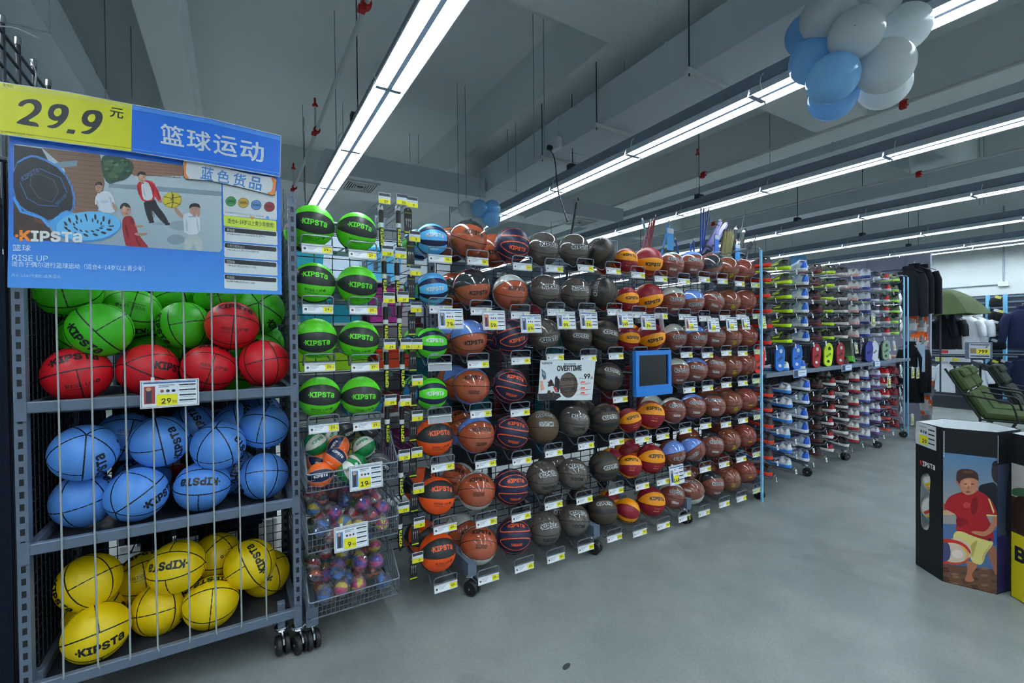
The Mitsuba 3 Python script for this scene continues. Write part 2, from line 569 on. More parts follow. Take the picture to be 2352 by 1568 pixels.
# ------------------------------------------------------------------ sprinkler pipes and heads, hanger rods, socket
def sprinkler_pipe(x, z, label, heads, near):
    t = thing('sprinkler_pipe', label, 'pipe')
    put(t, 'pipe', mikit.ply(cyl((x, YF, z), (x, 13, z), .019, 10), 'white_paint', smooth=60))
    for y in heads:
        c = put(t, 'clamp', mikit.ply(cat_([lathe([(.001, -.03), (.034, -.03), (.038, 0), (.034, .03), (.001, .03)], 12, M4((x, y, z), rx(math.pi / 2))), box((x - .03, y, z - .045), (.05, .05, .03))]), 'red_paint', smooth=40))
        r = put(t, 'riser', mikit.ply(cyl((x, y + .1, z), (x, y + .1, z + .3), .012, 8), 'white_paint'))
        put(r, 'sprinkler_head', mikit.ply(lathe([(.001, 0), (.03, .005), (.03, .02), (.012, .04), (.014, .09), (.001, .1)], 10, M4((x, y + .1, z + .3))), 'red_paint', smooth=40))


sprinkler_pipe(.80, 3.9, 'thin white sprinkler pipe with red clamps left of the nearest light strip', (3.2, 5.4, 7.6), True)
sprinkler_pipe(5.79, 3.92, 'white sprinkler pipe with red clamps between the second and third light strips', (.3, 1.9, 4.2, 6.9), True)
sprinkler_pipe(8.45, 3.9, 'white sprinkler pipe with red clamps beyond the third light strip', (.5, 2.6, 5.9, 8.8), True)
rods = [(768, 25, 345), (787, 235, 350), (695, 240, 440), (1050, 190, 480), (1068, 196, 455), (1165, 190, 395), (1183, 171, 440), (1224, 33, 365), (1248, 44, 345), (941, 305, 372), (961, 310, 375),
        (1433, 0, 235), (1480, 0, 215), (1025, 322, 388), (1575, 0, 165), (1607, 20, 140), (1768, 250, 390), (1506, 165, 290), (1770, 620, 700), (300, 62, 225), (240, 0, 205), (2250, 305, 470), (2260, 308, 470), (2182, 393, 460), (2190, 392, 455)]
for i, (x, a, b) in enumerate(rods):
    top = onZ(x, a, ZC)
    z = onP(x, b, top, np.array([FWD[0], FWD[1], 0.0]))[2]
    if z > 4.6 or z < 2.5 or top[0] > XR - .1 or top[1] > YB - .1: continue
    where = 'left of the nearest light strip' if x < 860 else 'between the first and second light strips' if x < 1540 else 'beyond the second light strip'
    k = solo('hanger_rod', mikit.ply(rod(top, (top[0], top[1], z), .0045), 'trunk_paint'), f'{"long" if ZC - z > .9 else "short"} thin steel hanger rod {where}, hanging {"farther back" if top[1] > 5 else "nearer the front" if top[1] < 3.6 else "midway back"}', 'hanger rod', 'ceiling hanger rods')
for y in (3.42, 4.35, 2.35):
    t = thing('duct_bracket', f'white trapeze bracket under the long air duct, {ORD[int((y - 2.3) * .99)]} from the near end', 'bracket')
    put(t, 'channel', mikit.ply(cbox((1.0, .045, .04), .004, (3.54, y, 3.68)), 'white_paint'))
    for x in (3.07, 4.0):
        put(t, 'rod', mikit.ply(rod((x, y, 3.64), (x, y, ZC), .006), 'dark_steel'))
t = thing('wall_socket', 'white power socket box with a black plug on the side of the long duct', 'power socket')
s0 = onX(1277, 332, 3.09)
put(t, 'box', mikit.ply(cbox((.06, .17, .13), .008, s0), 'white_plastic'))
put(t, 'plug', mikit.ply(lathe([(.001, 0), (.026, 0), (.03, .015), (.026, .05), (.008, .06), (.001, .06)], 12, M4(s0 + (-.03, .045, -.03), ry(-math.pi / 2))), 'black_plastic', smooth=40))
e0 = np.array(s0) + (-.085, .045, -.035)
cpts = [e0] + [onY(x, y, e0[1] + (2.95 - e0[1]) * k) for x, y, k in ((1270, 352, .15), (1276, 375, .3), (1278, 410, .45), (1284, 450, .65), (1294, 480, .8), (1303, 508, 1.0))]
solo('power_cord', mikit.ply(tube(bend(cpts, .2, 4), .006, 6), 'black_plastic', smooth=True), 'black power cord dangling from the socket on the duct down to the ball display', 'cord')
t = thing('smoke_detector', 'small round smoke detector on the ceiling above the long duct', 'smoke detector')
put(t, 'base', mikit.ply(lathe([(.001, 0), (.09, 0), (.09, -.03), (.06, -.06), (.001, -.06)], 20, M4((4.17, 2.91, 4.3 if False else 4.28))), 'white_plastic', smooth=40))

# ================================================================== ball kit: everything on the unit sphere; poles at +-x, front (-y) carries the wordmark
INK = dict(ink_black=(24, 24, 27), ink_white=(226, 228, 230), ink_green=(96, 214, 40), ink_orange=(240, 92, 40), ink_skyblue=(196, 228, 250), ink_gold=(206, 190, 30), ink_brownline=(44, 30, 26), ink_paleorange=(246, 190, 110), ink_greengreen=(10, 120, 70), ink_darkgreen=(20, 60, 24), ink_darkred=(70, 10, 14), ink_grey=(92, 88, 84), seam_black=(22, 22, 26), seam_dark=(40, 34, 30))


def plyn(V, F, bsdf, N, color=None):
    if bsdf in INK: color, bsdf = cuv(INK[bsdf], len(V)), 'print_ink'
    path = meshkit.write_ply((V, F), False, color, None, normals=N)
    return {'type': 'ply', 'filename': path, 'face_normals': False, 'bsdf': {'type': 'ref', 'id': bsdf}}


def sph(t, phi):
    return np.stack([np.cos(t), -np.sin(t) * np.cos(phi), np.sin(t) * np.sin(phi)], -1)


def orient(V, F):
    c = np.cross(V[F[:, 1]] - V[F[:, 0]], V[F[:, 2]] - V[F[:, 0]])
    bad = (c * V[F].mean(1)).sum(1) < 0
    F[bad] = F[bad][:, ::-1]
    return F


def ball_body(lunes, bsdf, cap=None, res=9.0):
    """lunes: (from, to, colour) in degrees about the x axis; cap: (half angle, colour) of round caps at the poles"""
    Vs, Fs, Cs, n = [], [], [], 0
    spans = [(0, 180, None)]
    if cap: spans = [(0, cap[0], cap[1]), (cap[0], 180 - cap[0], None), (180 - cap[0], 180, cap[1])]
    for a0, a1, col in lunes:
        na = max(2, int(round((a1 - a0) / res)))
        for t0, t1, cc in spans:
            nt = max(2, int(round((t1 - t0) / res)))
            T, A = np.meshgrid(np.radians(np.linspace(t0, t1, nt + 1)), np.radians(np.linspace(a0, a1, na + 1)), indexing='ij')
            V = sph(T, A).reshape(-1, 3)
            i, j = np.meshgrid(np.arange(nt), np.arange(na), indexing='ij')
            q = np.stack([i * (na + 1) + j, i * (na + 1) + j + 1, (i + 1) * (na + 1) + j + 1, (i + 1) * (na + 1) + j], -1).reshape(-1, 4)
            F = np.vstack([q[:, [0, 1, 2]], q[:, [0, 2, 3]]])
            F = F[np.linalg.norm(np.cross(V[F[:, 1]] - V[F[:, 0]], V[F[:, 2]] - V[F[:, 0]]), axis=1) > 1e-7]
            Vs.append(V); Fs.append(orient(V, F) + n); n += len(V)
            Cs.append(cuv(cc or col, len(V)))
    V = np.vstack(Vs)
    return plyn(V, np.vstack(Fs), bsdf, V, np.vstack(Cs))


def ribbon(P, w, h=0.006, closed=False):
    P = np.asarray(P, float); P /= np.linalg.norm(P, axis=1, keepdims=True)
    if closed: P = np.vstack([P, P[:1]])
    T = np.gradient(P, axis=0)
    if closed: T[0] = T[-1] = P[1] - P[-2]
    S = np.cross(P, T); S /= np.linalg.norm(S, axis=1, keepdims=True)
    V = []
    for k, hh in ((-1, .0), (-.5, h), (.5, h), (1, .0)):
        q = P + S * (w / 2 * k); q /= np.linalg.norm(q, axis=1, keepdims=True)
        V.append(q * (1 + hh) - (0.004 * q if hh == 0 else 0))
    m = len(P)
    F = []
    for b in range(3):
        for i in range(m - 1):
            a, c = b * m + i, (b + 1) * m + i
            F += [[a, a + 1, c + 1], [a, c + 1, c]]
    V = np.vstack(V)
    return V, orient(V, np.array(F))


def ribbons(items, bsdf):
    Vs, Fs, n = [], [], 0
    for V, F in items:
        Vs.append(V); Fs.append(F + n); n += len(V)
    V = np.vstack(Vs)
    return plyn(V, np.vstack(Fs), bsdf, V / np.linalg.norm(V, axis=1, keepdims=True))


def meridian(a, w, t0=0.5, t1=179.5, n=24):
    return ribbon(sph(np.radians(np.linspace(t0, t1, n)), np.radians(np.full(n, a))), w)


def hoop(phi0, phi1, w, n=24):
    """arc in the plane x = 0"""
    return ribbon(sph(np.full(n, math.pi / 2), np.radians(np.linspace(phi0, phi1, n))), w)


def lens(phi, half, tmax, w, n=40):
    """closed rounded outline about the front meridian phi: the piping of a panel"""
    s = np.arange(n) * 2 * np.pi / n
    t = np.pi / 2 + np.radians(tmax) * np.sign(np.cos(s)) * np.abs(np.cos(s)) ** .8
    a = np.radians(phi) + np.radians(half) * np.sign(np.sin(s)) * np.abs(np.sin(s)) ** .9
    return ribbon(sph(t, a), w, closed=True)


def wrap_text(poly, phi=0.0, lift=0.012, step=.16, lon=0.0):
    """a flat outline (unit radius) laid on the ball, centred on the front meridian turned up by phi degrees"""
    v, f = tri2d(poly, step)
    a, b = v[:, 0], v[:, 1]
    V = np.stack([np.sin(a) * np.cos(b), -np.cos(a) * np.cos(b), np.sin(b)], -1)
    V = V @ rz(lon).T @ rx(-math.radians(phi)).T
    return V * (1 + lift), orient(V, f.copy()), V


def lettering(items, bsdf):
    Vs, Fs, Ns, n = [], [], [], 0
    for V, F, N in items:
        Vs.append(V); Fs.append(F + n); Ns.append(N); n += len(V)
    return plyn(np.vstack(Vs), np.vstack(Fs), bsdf, np.vstack(Ns))


L_ = lambda w=.92, dx=0., dy=0.: fit(affinity.scale(LOGO, 1, 1.22), w=w * 1.42, centre=(dx, dy))
RISE = affinity.scale(text_poly('RISE UP', 'latin', 0), 1.25, 1)
def T_(s, w, bold=1, dx=0., dy=0.): return fit(text_poly(s, 'latin', bold), w=w, centre=(dx, dy))
def outl(p, r): return p.buffer(r, 2).simplify(.006)


def lunes6(c1, c2, half=30):
    e = (180 - half) 
    return [(-half, half, c1), (half, 90, c2), (90, 150, c1), (150, 210, c2), (210, 270, c1), (270, 360 - half, c2)]


def seams6(w=.022, half=30):
    return ribbons([meridian(a, w) for a in (half, 90, 150, 210, 270, -half)], 'seam_black')


GREEN, BLK, ORG, NAVY = (92, 208, 36), (40, 42, 44), (238, 84, 24), (24, 30, 66)
DES = {}


def design(name, body, seam, *letters):
    """letters: (part name, ply)"""
    DES[name] = [('body', body), ('seam', seam)] + list(letters)


ring = sg.Point(0, 0).buffer(.05, 6).difference(sg.Point(0, 0).buffer(.022, 6))
rise_low = shapely.union_all([fit(RISE, w=.78), affinity.translate(affinity.scale(ring, 1.25, 1.25), .50, 0), rect(-.38, -.15, .2, -.132)])
design('green', ball_body(lunes6(BLK, GREEN), 'rubber_colour'), seams6(), ('wordmark', lettering([wrap_text(L_(.86))], 'ink_green')), ('lettering', lettering([wrap_text(rise_low, -45)], 'ink_black')))
design('orange', ball_body(lunes6(BLK, ORG), 'rubber_colour'), seams6(), ('wordmark', lettering([wrap_text(L_(.86))], 'ink_orange')), ('lettering', lettering([wrap_text(rise_low, -45)], 'ink_black')))


def wizzy(c, cap, wn):
    ang, lun = -20, []
    while ang < 339:
        lun += [(ang, ang + 40, c), (ang + 40, ang + 60, NAVY)]
        ang += 60
    wl = fit(text_poly('WIZZY', 'latin', 2), w=.5)
    design(wn, ball_body(lun, 'rubber_colour', (30, NAVY), 10), ribbons([meridian(a, .012, 28, 152, 14) for a in (20, 40, -20, -40)] , 'seam_black'),
           ('wordmark', lettering([wrap_text(L_(.82))], 'ink_white')), ('lettering', lettering([wrap_text(outl(wl, .012).difference(wl.buffer(-.012)), -52)], 'ink_skyblue')),
           ('end_cap', cap[0]), ('end_cap', cap[1]))


def capmesh(c):
    out = []
    for s in (-1, 1):
        T, A = np.meshgrid(np.radians(np.linspace(0, 21, 4)), np.linspace(0, 2 * np.pi, 17), indexing='ij')
        v = sph(T, A).reshape(-1, 3) * (s, 1, 1)
        i, j = np.meshgrid(np.arange(3), np.arange(16), indexing='ij')
        q = np.stack([i * 17 + j, i * 17 + j + 1, (i + 1) * 17 + j + 1, (i + 1) * 17 + j], -1).reshape(-1, 4)
        out.append(plyn(v * 1.012, orient(v, np.vstack([q[:, [0, 1, 2]], q[:, [0, 2, 3]]])), 'rubber_colour', v, cuv(c, len(v))))
    return out


wizzy((92, 186, 242), capmesh((80, 205, 30)), 'blue_kids')
wizzy((84, 214, 40), capmesh((70, 150, 215)), 'green_kids')

# wrapped match balls: brown with one accent panel above the wordmark
BROWN, RUST = (122, 64, 50), (166, 80, 50)


def wrapped(name, base, accent, logo_ink, low, low_ink, aspan=(28, 92)):
    lun = [(-28, 28, base), (28, 92, accent if aspan[0] == 28 else base), (92, 152, base), (152, 208, base), (208, 272, accent if accent and aspan else base), (272, 332, base)]
    bow = [meridian(a, .04) for a in (28, -28, 92, 152, 208, 272)]
    lets = []
    if logo_ink: lets.append(('wordmark', lettering([wrap_text(L_(.78))], logo_ink)))
    if logo_ink == 'ink_black' and base == BROWN:
        lets.insert(0, ('wordmark_outline', lettering([wrap_text(outl(L_(.78), .022), 0, .008)], 'ink_white')))
    if low: lets.append(('lettering', lettering([wrap_text(low, -46)], low_ink)))
    design(name, ball_body(lun, 'wrapped_colour'), ribbons(bow, 'seam_dark'), *lets)


b300 = T_('B300', .56, 2)
b300 = b300.buffer(.016, 2).difference(b300.buffer(-.004, 2)).simplify(.006)
hollow = lambda p, r=.014: p.buffer(r, 2).difference(p.buffer(-r * .4, 2)).simplify(.006)
b500 = hollow(T_('B500', .52, 2))
WHT, SKY, CHAR = (206, 214, 206), (104, 140, 214), (42, 46, 48)
for nm, ac in (('rust_black', CHAR), ('rust_white', WHT), ('rust_blue', SKY), ('rust_plain', RUST)):
    wrapped(nm, RUST, ac, 'ink_brownline', b300, 'ink_brownline')
for nm, ac in (('brown_white', WHT), ('brown_blue', SKY), ('brown_black', CHAR), ('brown_plain', BROWN)):
    wrapped(nm, BROWN, ac, 'ink_black', b500, 'ink_white')
swirl = shapely.union_all([ell2 for ell2 in (sg.Point(0, .08).buffer(.13, 8).difference(sg.Point(0, .08).buffer(.10, 8)), affinity.rotate(affinity.scale(sg.Point(0, -.08).buffer(.17, 8), 1, .5), 15).difference(affinity.rotate(affinity.scale(sg.Point(0, -.08).buffer(.13, 8), 1, .45), 15)), rect(-.015, -.15, .015, .2))])
wrapped('brown_emblem', (120, 66, 44), (120, 66, 44), None, affinity.translate(swirl, .25, 0), 'ink_gold')
wrapped('brown_last', (134, 64, 50), (134, 64, 50), None, fit(hollow(T_('B700', .4, 2)), w=.36, centre=(.3, 0)), 'ink_gold')

# navy ball with orange piping
pip = [lens(a, 20, 58, .06) for a in (0, 60, 120, 180, 240, 300)] + [ribbon(np.stack([s * np.cos(.24) * np.ones(20), np.sin(.24) * np.cos(np.arange(20) * np.pi / 10), np.sin(.24) * np.sin(np.arange(20) * np.pi / 10)], -1), .045, closed=True) for s in (-1, 1)]
tk = T_('TARMAK', .62, 3)
design('navy', ball_body([(-180, 180, (30, 32, 58))], 'rubber_colour', None, 10), ribbons(pip, 'ink_orange'), ('wordmark', lettering([wrap_text(L_(.72))], 'ink_orange')),
       ('lettering', lettering([wrap_text(affinity.skew(hollow(tk, .014), 12), -60)], 'ink_orange')))
# taupe street ball
TAU = (86, 79, 73)
ot = T_('OVERTIME', .86, 3)
ot = affinity.scale(ot, 1, 1.5)
design('taupe', ball_body([(-180, 180, TAU)], 'wrapped_colour', None, 9), ribbons([meridian(a, .036) for a in (-22, 26, 100, 180, 260, -80)] , 'seam_dark'),
       ('wordmark_outline', lettering([wrap_text(outl(L_(.8), .026), 10, .006)], 'ink_white')), ('wordmark', lettering([wrap_text(L_(.8), 10)], 'ink_black')),
       ('lettering_outline', lettering([wrap_text(outl(ot, .014), -38, .006)], 'ink_grey')), ('lettering', lettering([wrap_text(ot, -38)], 'ink_black')))
design('taupe_bare', ball_body([(-180, 180, (86, 68, 50))], 'rubber_colour', None, 9), ribbons([meridian(a, .036) for a in (-22, 26, 100, 180, 260, -80)], 'seam_dark'),
       ('wordmark_outline', lettering([wrap_text(outl(L_(.8), .026), 26, .006)], 'ink_white')), ('wordmark', lettering([wrap_text(L_(.8), 26)], 'ink_black')),
       ('lettering_outline', lettering([wrap_text(outl(ot, .03), -10, .006)], 'ink_white')), ('lettering', lettering([wrap_text(ot, -10)], 'ink_black')))
# black ball with brown panels
lun, a = [], -22
while a < 337:
    lun += [(a, a + 44, (64, 54, 43)), (a + 44, a + 60, (36, 38, 40))]
    a += 60
ah = affinity.scale(T_('ALLEY HOOP', .74, 3), 1, 1.5)
design('black_brown', ball_body(lun, 'rubber_colour', (26, (36, 38, 40))), ribbons([meridian(a, .014) for a in (22, 38, -22, -38, 82, -82)], 'seam_black'),
       ('wordmark_outline', lettering([wrap_text(outl(L_(.74), .03), 0, .006)], 'ink_white')), ('wordmark', lettering([wrap_text(L_(.74))], 'ink_black')),
       ('lettering_outline', lettering([wrap_text(outl(ah, .018), -50, .006)], 'ink_grey')), ('lettering', lettering([wrap_text(ah, -50)], 'ink_black')))
# crimson and amber
CRI, AMB = (136, 22, 38), (240, 150, 16)
ez = affinity.scale(text_poly('easy', 'latin', 0), 1.3, 1)
design('crimson', ball_body(lunes6(AMB, CRI, 28), 'rubber_colour'), seams6(.03, 28), ('wordmark', lettering([wrap_text(L_(.82))], 'ink_black')), ('lettering', lettering([wrap_text(shapely.union_all([fit(ez, w=.42), rect(-.2, .2, .24, .215)]), -52)], 'ink_paleorange')))

# plain rubber balls of the rack: one colour, black seams
CLASSIC = ribbons([meridian(a, .055) for a in (30, -30, 105, -105)] + [meridian(180, .055), hoop(30, 330, .055)], 'seam_black')
for nm, c in (('rack_green', (62, 178, 28)), ('rack_red', (196, 22, 34)), ('rack_blue', (88, 148, 226)), ('rack_yellow', (226, 196, 6))):
    design(nm, ball_body([(-180, 180, c)], 'rubber_colour', None, 6.5), CLASSIC, ('wordmark', lettering([wrap_text(L_(1.0))], 'ink_black')), ('lettering', lettering([wrap_text(rise_low, -62)], 'ink_black')))
# small mini balls
mini = affinity.scale(T_('MINI B', .5, 3), 1, 1)
for nm, c1, c2, ink in (('mini_green', (214, 216, 206), (22, 120, 62), 'ink_greengreen'), ('mini_orange', NAVY, (232, 98, 34), 'ink_white'), ('mini_black', (38, 40, 42), (60, 64, 66), 'ink_white')):
    design(nm, ball_body(lunes6(c1, c2), 'rubber_colour', None, 12), ribbons([meridian(a, .022, 1, 179, 16) for a in (30, 90, 150, 210, 270, -30)], 'ink_white' if nm != 'mini_green' else 'seam_dark'), ('wordmark', lettering([wrap_text(L_(.8), 0, .012, .25)], ink)), ('lettering', lettering([wrap_text(mini, -60, .012, .3)], 'ink_white' if nm != 'mini_green' else ink)))


def ball(des, loc, r, rot, label, group=None, name='basketball', drop=()):
    t = thing(name, label, 'ball' if name != 'basketball' else 'basketball', group)
    m = M4(loc, rot, r)
    for part, d in DES[des]:
        if part not in drop: put(t, part, d, m)
    return t


def facing(loc, lx, ly, ang, tilt=0):
    """turn a ball so that its wordmark looks along a direction given as a share of the radius right and up of the line to the shop's middle aisle, reading at ang degrees"""
    v = np.asarray(loc) - EYE; v /= np.linalg.norm(v)
    r = np.cross(v, [0, 0, 1.0]); r /= np.linalg.norm(r)
    u = np.cross(r, v)
    c = -math.sqrt(max(0.0, 1 - lx * lx - ly * ly)) if lx * lx + ly * ly < 1 else 0.0
    f = r * lx + u * ly + v * c
    f /= np.linalg.norm(f)                       # outward direction of the wordmark (local -y)
    x = r * math.cos(math.radians(ang)) + u * math.sin(math.radians(ang))
    x = x - f * (x @ f); x /= np.linalg.norm(x)
    y = -f
    return np.stack([x, y, np.cross(x, y)], 1)

# ================================================================== gondolas: wire grids on slotted uprights with castor feet
rng = random.Random(7)


_wheel = lathe([(.010, -.012), (.043, -.012), (.047, -.008), (.047, .008), (.043, .012), (.010, .012), (.001, .012)], 22)
_wheel.apply_transform(M4(rot=rx(math.pi / 2)))


def castor(parent, x, y, ang=0.0):
    """swivel castor: chrome head and hood over two black wheels"""
    R_ = rz(ang)
    hood = prism(sg.Polygon([(-.012, .05), (.03, .038), (.058, .062), (.05, .088), (.02, .108), (-.016, .108)]), .008)
    hood.apply_transform(np.array([[1, 0, 0, 0], [0, 0, -1, .004], [0, 1, 0, 0], [0, 0, 0, 1.0]]))
    f = cat_([lathe([(.001, .135), (.032, .135), (.034, .128), (.026, .122), (.030, .116), (.024, .106), (.001, .106)], 16), hood, cyl((.022, -.036, .048), (.022, .036, .048), .006, 8)])
    k = put(parent, 'castor', mikit.ply(xf(f, M4((x, y, 0), R_)), 'chrome', smooth=35))
    for s in (-1, 1):
        put(k, 'wheel', mikit.ply(xf(xf(_wheel, M4((.022, s * .019, .048))), M4((x, y, 0), R_)), 'black_rubber', smooth=35))
    return k


def slotted_post(x, y, z0, z1, sx=.045, sy=.05, pitch=.05):
    """square post with a row of slots punched in its front"""
    parts = [box2((x - sx / 2, y + .004, z0), (x + sx / 2, y + sy, z1))]
    wf = sx * .30
    parts += [box2((x - sx / 2, y, z0), (x - sx / 2 + wf, y + .004, z1)), box2((x + sx / 2 - wf, y, z0), (x + sx / 2, y + .004, z1))]
    z = z0 + .02
    while z + pitch * .45 < z1:
        parts.append(box2((x - sx / 2 + wf, y, z + pitch * .55), (x + sx / 2 - wf, y + .004, z + pitch)))
        z += pitch
    return cat_(parts), [box2((x - sx / 2 + wf, y + .0035, z0 + .02 + i * pitch), (x + sx / 2 - wf, y + .0045, z0 + .02 + i * pitch + pitch * .55)) for i in range(int((z1 - z0 - .05) / pitch))]


def upright(parent, x, y, z0, z1, m=None, **k):
    a, b = slotted_post(x, y, z0, z1, **k)
    if m is not None: a, b = xf(a, m), [xf(q, m) for q in b]
    u = put(parent, 'upright', mikit.ply(a, 'rack_paint'))
    put(u, 'slot_row', mikit.ply(cat_(b), 'black_plastic'), kind='stuff')
    return u


def grid(parent, x0, x1, y, z0, z1, dx, dz, mt='dark_wire', r=.0026, m=None, names=('wire_panel',)):
    bars = []
    nx, nz = max(1, int(round((x1 - x0) / dx))), max(1, int(round((z1 - z0) / dz)))
    for i in range(nx + 1):
        x = x0 + (x1 - x0) * i / nx
        bars.append(box2((x - r, y - r, z0), (x + r, y + r, z1)))
    for i in range(nz + 1):
        z = z0 + (z1 - z0) * i / nz
        bars.append(box2((x0, y - r * 2.6, z - r), (x1, y - r * .6, z + r)))
    b = cat_(bars)
    if m is not None: b = xf(b, m)
    return put(parent, names[0], mikit.ply(b, mt))


GY = 3.16                                            # plane of the ball gondola's wire back
BAYS = [(.30, 1.24), (1.24, 2.26), (2.26, 3.30), (3.30, 4.39)]
for i, (a, b) in enumerate(BAYS):
    t = thing('display_gondola', ['wire grid gondola bay behind the green and black balls', 'wire grid gondola bay holding the orange and navy ball columns', 'wire grid gondola bay holding the black and crimson balls', 'wire grid gondola bay holding the wrapped brown balls'][i], 'display rack')
    grid(t, a + .03, b - .03, GY, .14, 2.36, .115, .05 if i else .075)
    for x in ((a, b) if i == 0 else (b,)):
        if x < .5: x += .02
        upright(t, x, GY + .005, .14, 2.38, sx=.04)
        f = put(t, 'foot', mikit.ply(cat_([box2((x - .025, 2.56, .135), (x + .025, GY + .55, .215)), box2((x - .029, 2.553, .131), (x + .029, 2.56, .219))]), 'rack_paint'))
        castor(f, x, 2.60, rng.uniform(-.6, .6) - 1.2)
        castor(f, x, GY + .5, rng.uniform(-.6, .6))
    put(t, 'top_bar', mikit.ply(cat_([rod((a, GY - .01, 2.37), (b, GY - .01, 2.37), .007), rod((a, GY - .01, 2.30), (b, GY - .01, 2.30), .005)]), 'grey_wire'))


def price_print(w, h, price, tone=(232, 236, 240), yellow=.33, card=False, seed=0):
    """a shelf label: white field with fine print on the left, yellow price field on the right"""
    p = Print(.0003)
    p.add(rect(-w / 2, -h / 2, w / 2, h / 2), tone)
    x = w / 2 - yellow * w
    p.add(rect(x, -h / 2 + .002, w / 2, h / 2 - .002), (222, 214, 30))
    for k in range(3):
        p.add(rect(-w / 2 + .022, h * (.22 - .2 * k), -w / 2 + .022 + w * (.34 - .06 * k), h * (.22 - .2 * k) + .0025), (150, 160, 172))
    p.add(sg.Point(-w / 2 + .011, 0).buffer(.0065, 5), (120, 70, 60) if seed % 2 else (60, 66, 90))
    if price:
        p.add(fit(text_poly(price, 'latin', 2), h=h * .42, centre=(x + yellow * w * .42, 0)), (40, 42, 30))
        p.add(fit(text_poly('90', 'latin', 1), h=h * .18, centre=(w / 2 - yellow * w * .14, -h * .1)), (60, 60, 40))
    return p


_pp = {}


def label_dict(price, yl=.33, tone=(232, 236, 240), blank=False, seed=0):
    k = (price, yl, tone, blank, seed)
    if k not in _pp:
        if blank: _pp[k] = Print().add(rect(-.07, -.018, .07, .018), (150, 154, 160)).dict('print_card', _tagm)
        else: _pp[k] = price_print(.14, .034, price, tone, yl, seed=seed).dict('print_card', _tagm)
    return _pp[k]


_tagm = board((0, 0, 0), (1, 0, 0), (0, -1, .22))
# ball holder: bent wire, its origin under the middle of the ball's resting place; the loop stands up in front of the ball
def holder_dict(depth, w=.15):
    p = bend([(-w / 2 + .022, depth, .022), (-w / 2 + .018, .03, .0), (-w / 2, -.085, -.052), (-w / 2, -.122, -.048), (-w / 2, -.137, .008), (w / 2, -.137, .008), (w / 2, -.122, -.048), (w / 2, -.085, -.052), (w / 2 - .018, .03, .0), (w / 2 - .022, depth, .022)], .018, 3)
    low = [(-w / 2, -.126, -.036), (w / 2, -.126, -.036)]
    return mikit.ply(cat_([tube(p, .0042, 5), tube(low, .0038, 5), box((0, depth, .022), (w + .01, .006, .03))]), 'grey_wire', smooth=50)


HOLD = holder_dict(.36)
LZ = -.062
STRIPD = mikit.ply(cat_([box((0, -.1335, LZ), (.148, .003, .044), rx(-.2)), box((0, -.137, LZ + .02), (.148, .006, .006)), box((0, -.131, LZ - .021), (.148, .008, .005))]), 'white_plastic')


def holder(loc, label, price, group, blank=False, tone=(232, 236, 240), seed=0):
    t = thing('ball_holder', label, 'wire holder', group)
    put(t, 'wire_frame', HOLD, M4(loc))
    s = put(t, 'label_strip', STRIPD, M4(loc))
    put(s, 'price_label', label_dict(price, blank=blank, tone=tone, seed=seed), M4(np.asarray(loc) + (0, -.1372, LZ)))
    return t


RX = 2.68                                            # depth of the front balls' centres
def wob(seed, yaw=-12, tilt=0, amp=9):
    r = random.Random(seed)
    return rz(math.radians(yaw + r.uniform(-amp, amp))) @ rx(math.radians(tilt + r.uniform(-amp, amp))) @ ry(math.radians(r.uniform(-6, 6)))


COLS = {
 'G1': ('first green ball column', .22, [(.37, 2.23), (.37, 1.92), (.375, 1.62), (.39, 1.30)]),
 'G2': ('second green ball column', .22, [(.60, 2.22), (.60, 1.92), (.605, 1.61), (.61, 1.29)]),
 'W': ('kids ball column', .20, [(1.05, 2.22), (1.05, 1.92), (1.04, 1.58), (1.035, 1.27), (1.05, 1.0), (1.06, .63), (1.06, .28)]),
 'B': ('rust ball column', .243, [(1.30, 2.25), (1.32, 1.94), (1.295, 1.61), (1.31, 1.30), (1.34, .98), (1.34, .61), (1.35, .25)]),
 'T': ('navy ball column', .243, [(1.63, 2.24), (1.61, 1.92), (1.61, 1.62), (1.60, 1.28), (1.61, .96), (1.60, .59), (1.62, .25)]),
 'O1': ('first taupe ball column', .236, [(1.89, 2.24), (1.90, 1.94), (1.89, 1.63), None, (1.87, .97), (1.865, .61), (1.88, .24)]),
 'O2': ('second taupe ball column', .232, [(2.17, 2.26), (2.18, 1.94), (2.19, 1.61), None, (2.16, .98), (2.14, .59), (2.15, .24)]),
 'A': ('black ball column', .236, [(2.44, 2.26), (2.45, 1.95), (2.46, 1.62), (2.50, 1.29), (2.46, .97), (2.45, .60), (2.43, .25)]),
 'E1': ('small crimson ball column', .195, [(2.70, 2.22), (2.71, 1.91), (2.72, 1.59), None, (2.73, .93), (2.73, .56), (2.70, .20)]),
 'E2': ('large crimson ball column', .238, [(2.96, 2.23), (2.96, 1.93), (2.985, 1.60), None, (2.97, .95), (2.97, .58), (2.97, .22)]),
 'C1': ('first brown ball column', .228, [(3.24, 2.22), (3.25, 1.92), (3.27, 1.60), (3.30, 1.30), (3.25, .96), (3.24, .59), (3.23, .22)]),
 'C2': ('second brown ball column', .228, [(3.51, 2.25), (3.51, 1.91), (3.55, 1.59), (3.55, 1.30), (3.52, .97), (3.51, .59), (3.49, .21)]),
 'C3': ('third brown ball column', .228, [(3.77, 2.25), (3.80, 1.92), (3.82, 1.60), (3.82, 1.31), (3.81, .95), (3.78, .59), (3.78, .23)]),
 'C4': ('fourth brown ball column', .228, [(4.03, 2.24), (4.05, 1.93), (4.07, 1.59), (4.07, 1.31), (4.07, .96), (4.04, .60), (4.04, .23)]),
 'C5': ('last brown ball column', .228, [(4.285, 2.24), (4.31, 1.94), (4.33, 1.60), (4.30, 1.32), (4.32, .97), (4.30, .61), (4.30, .26)]),
}
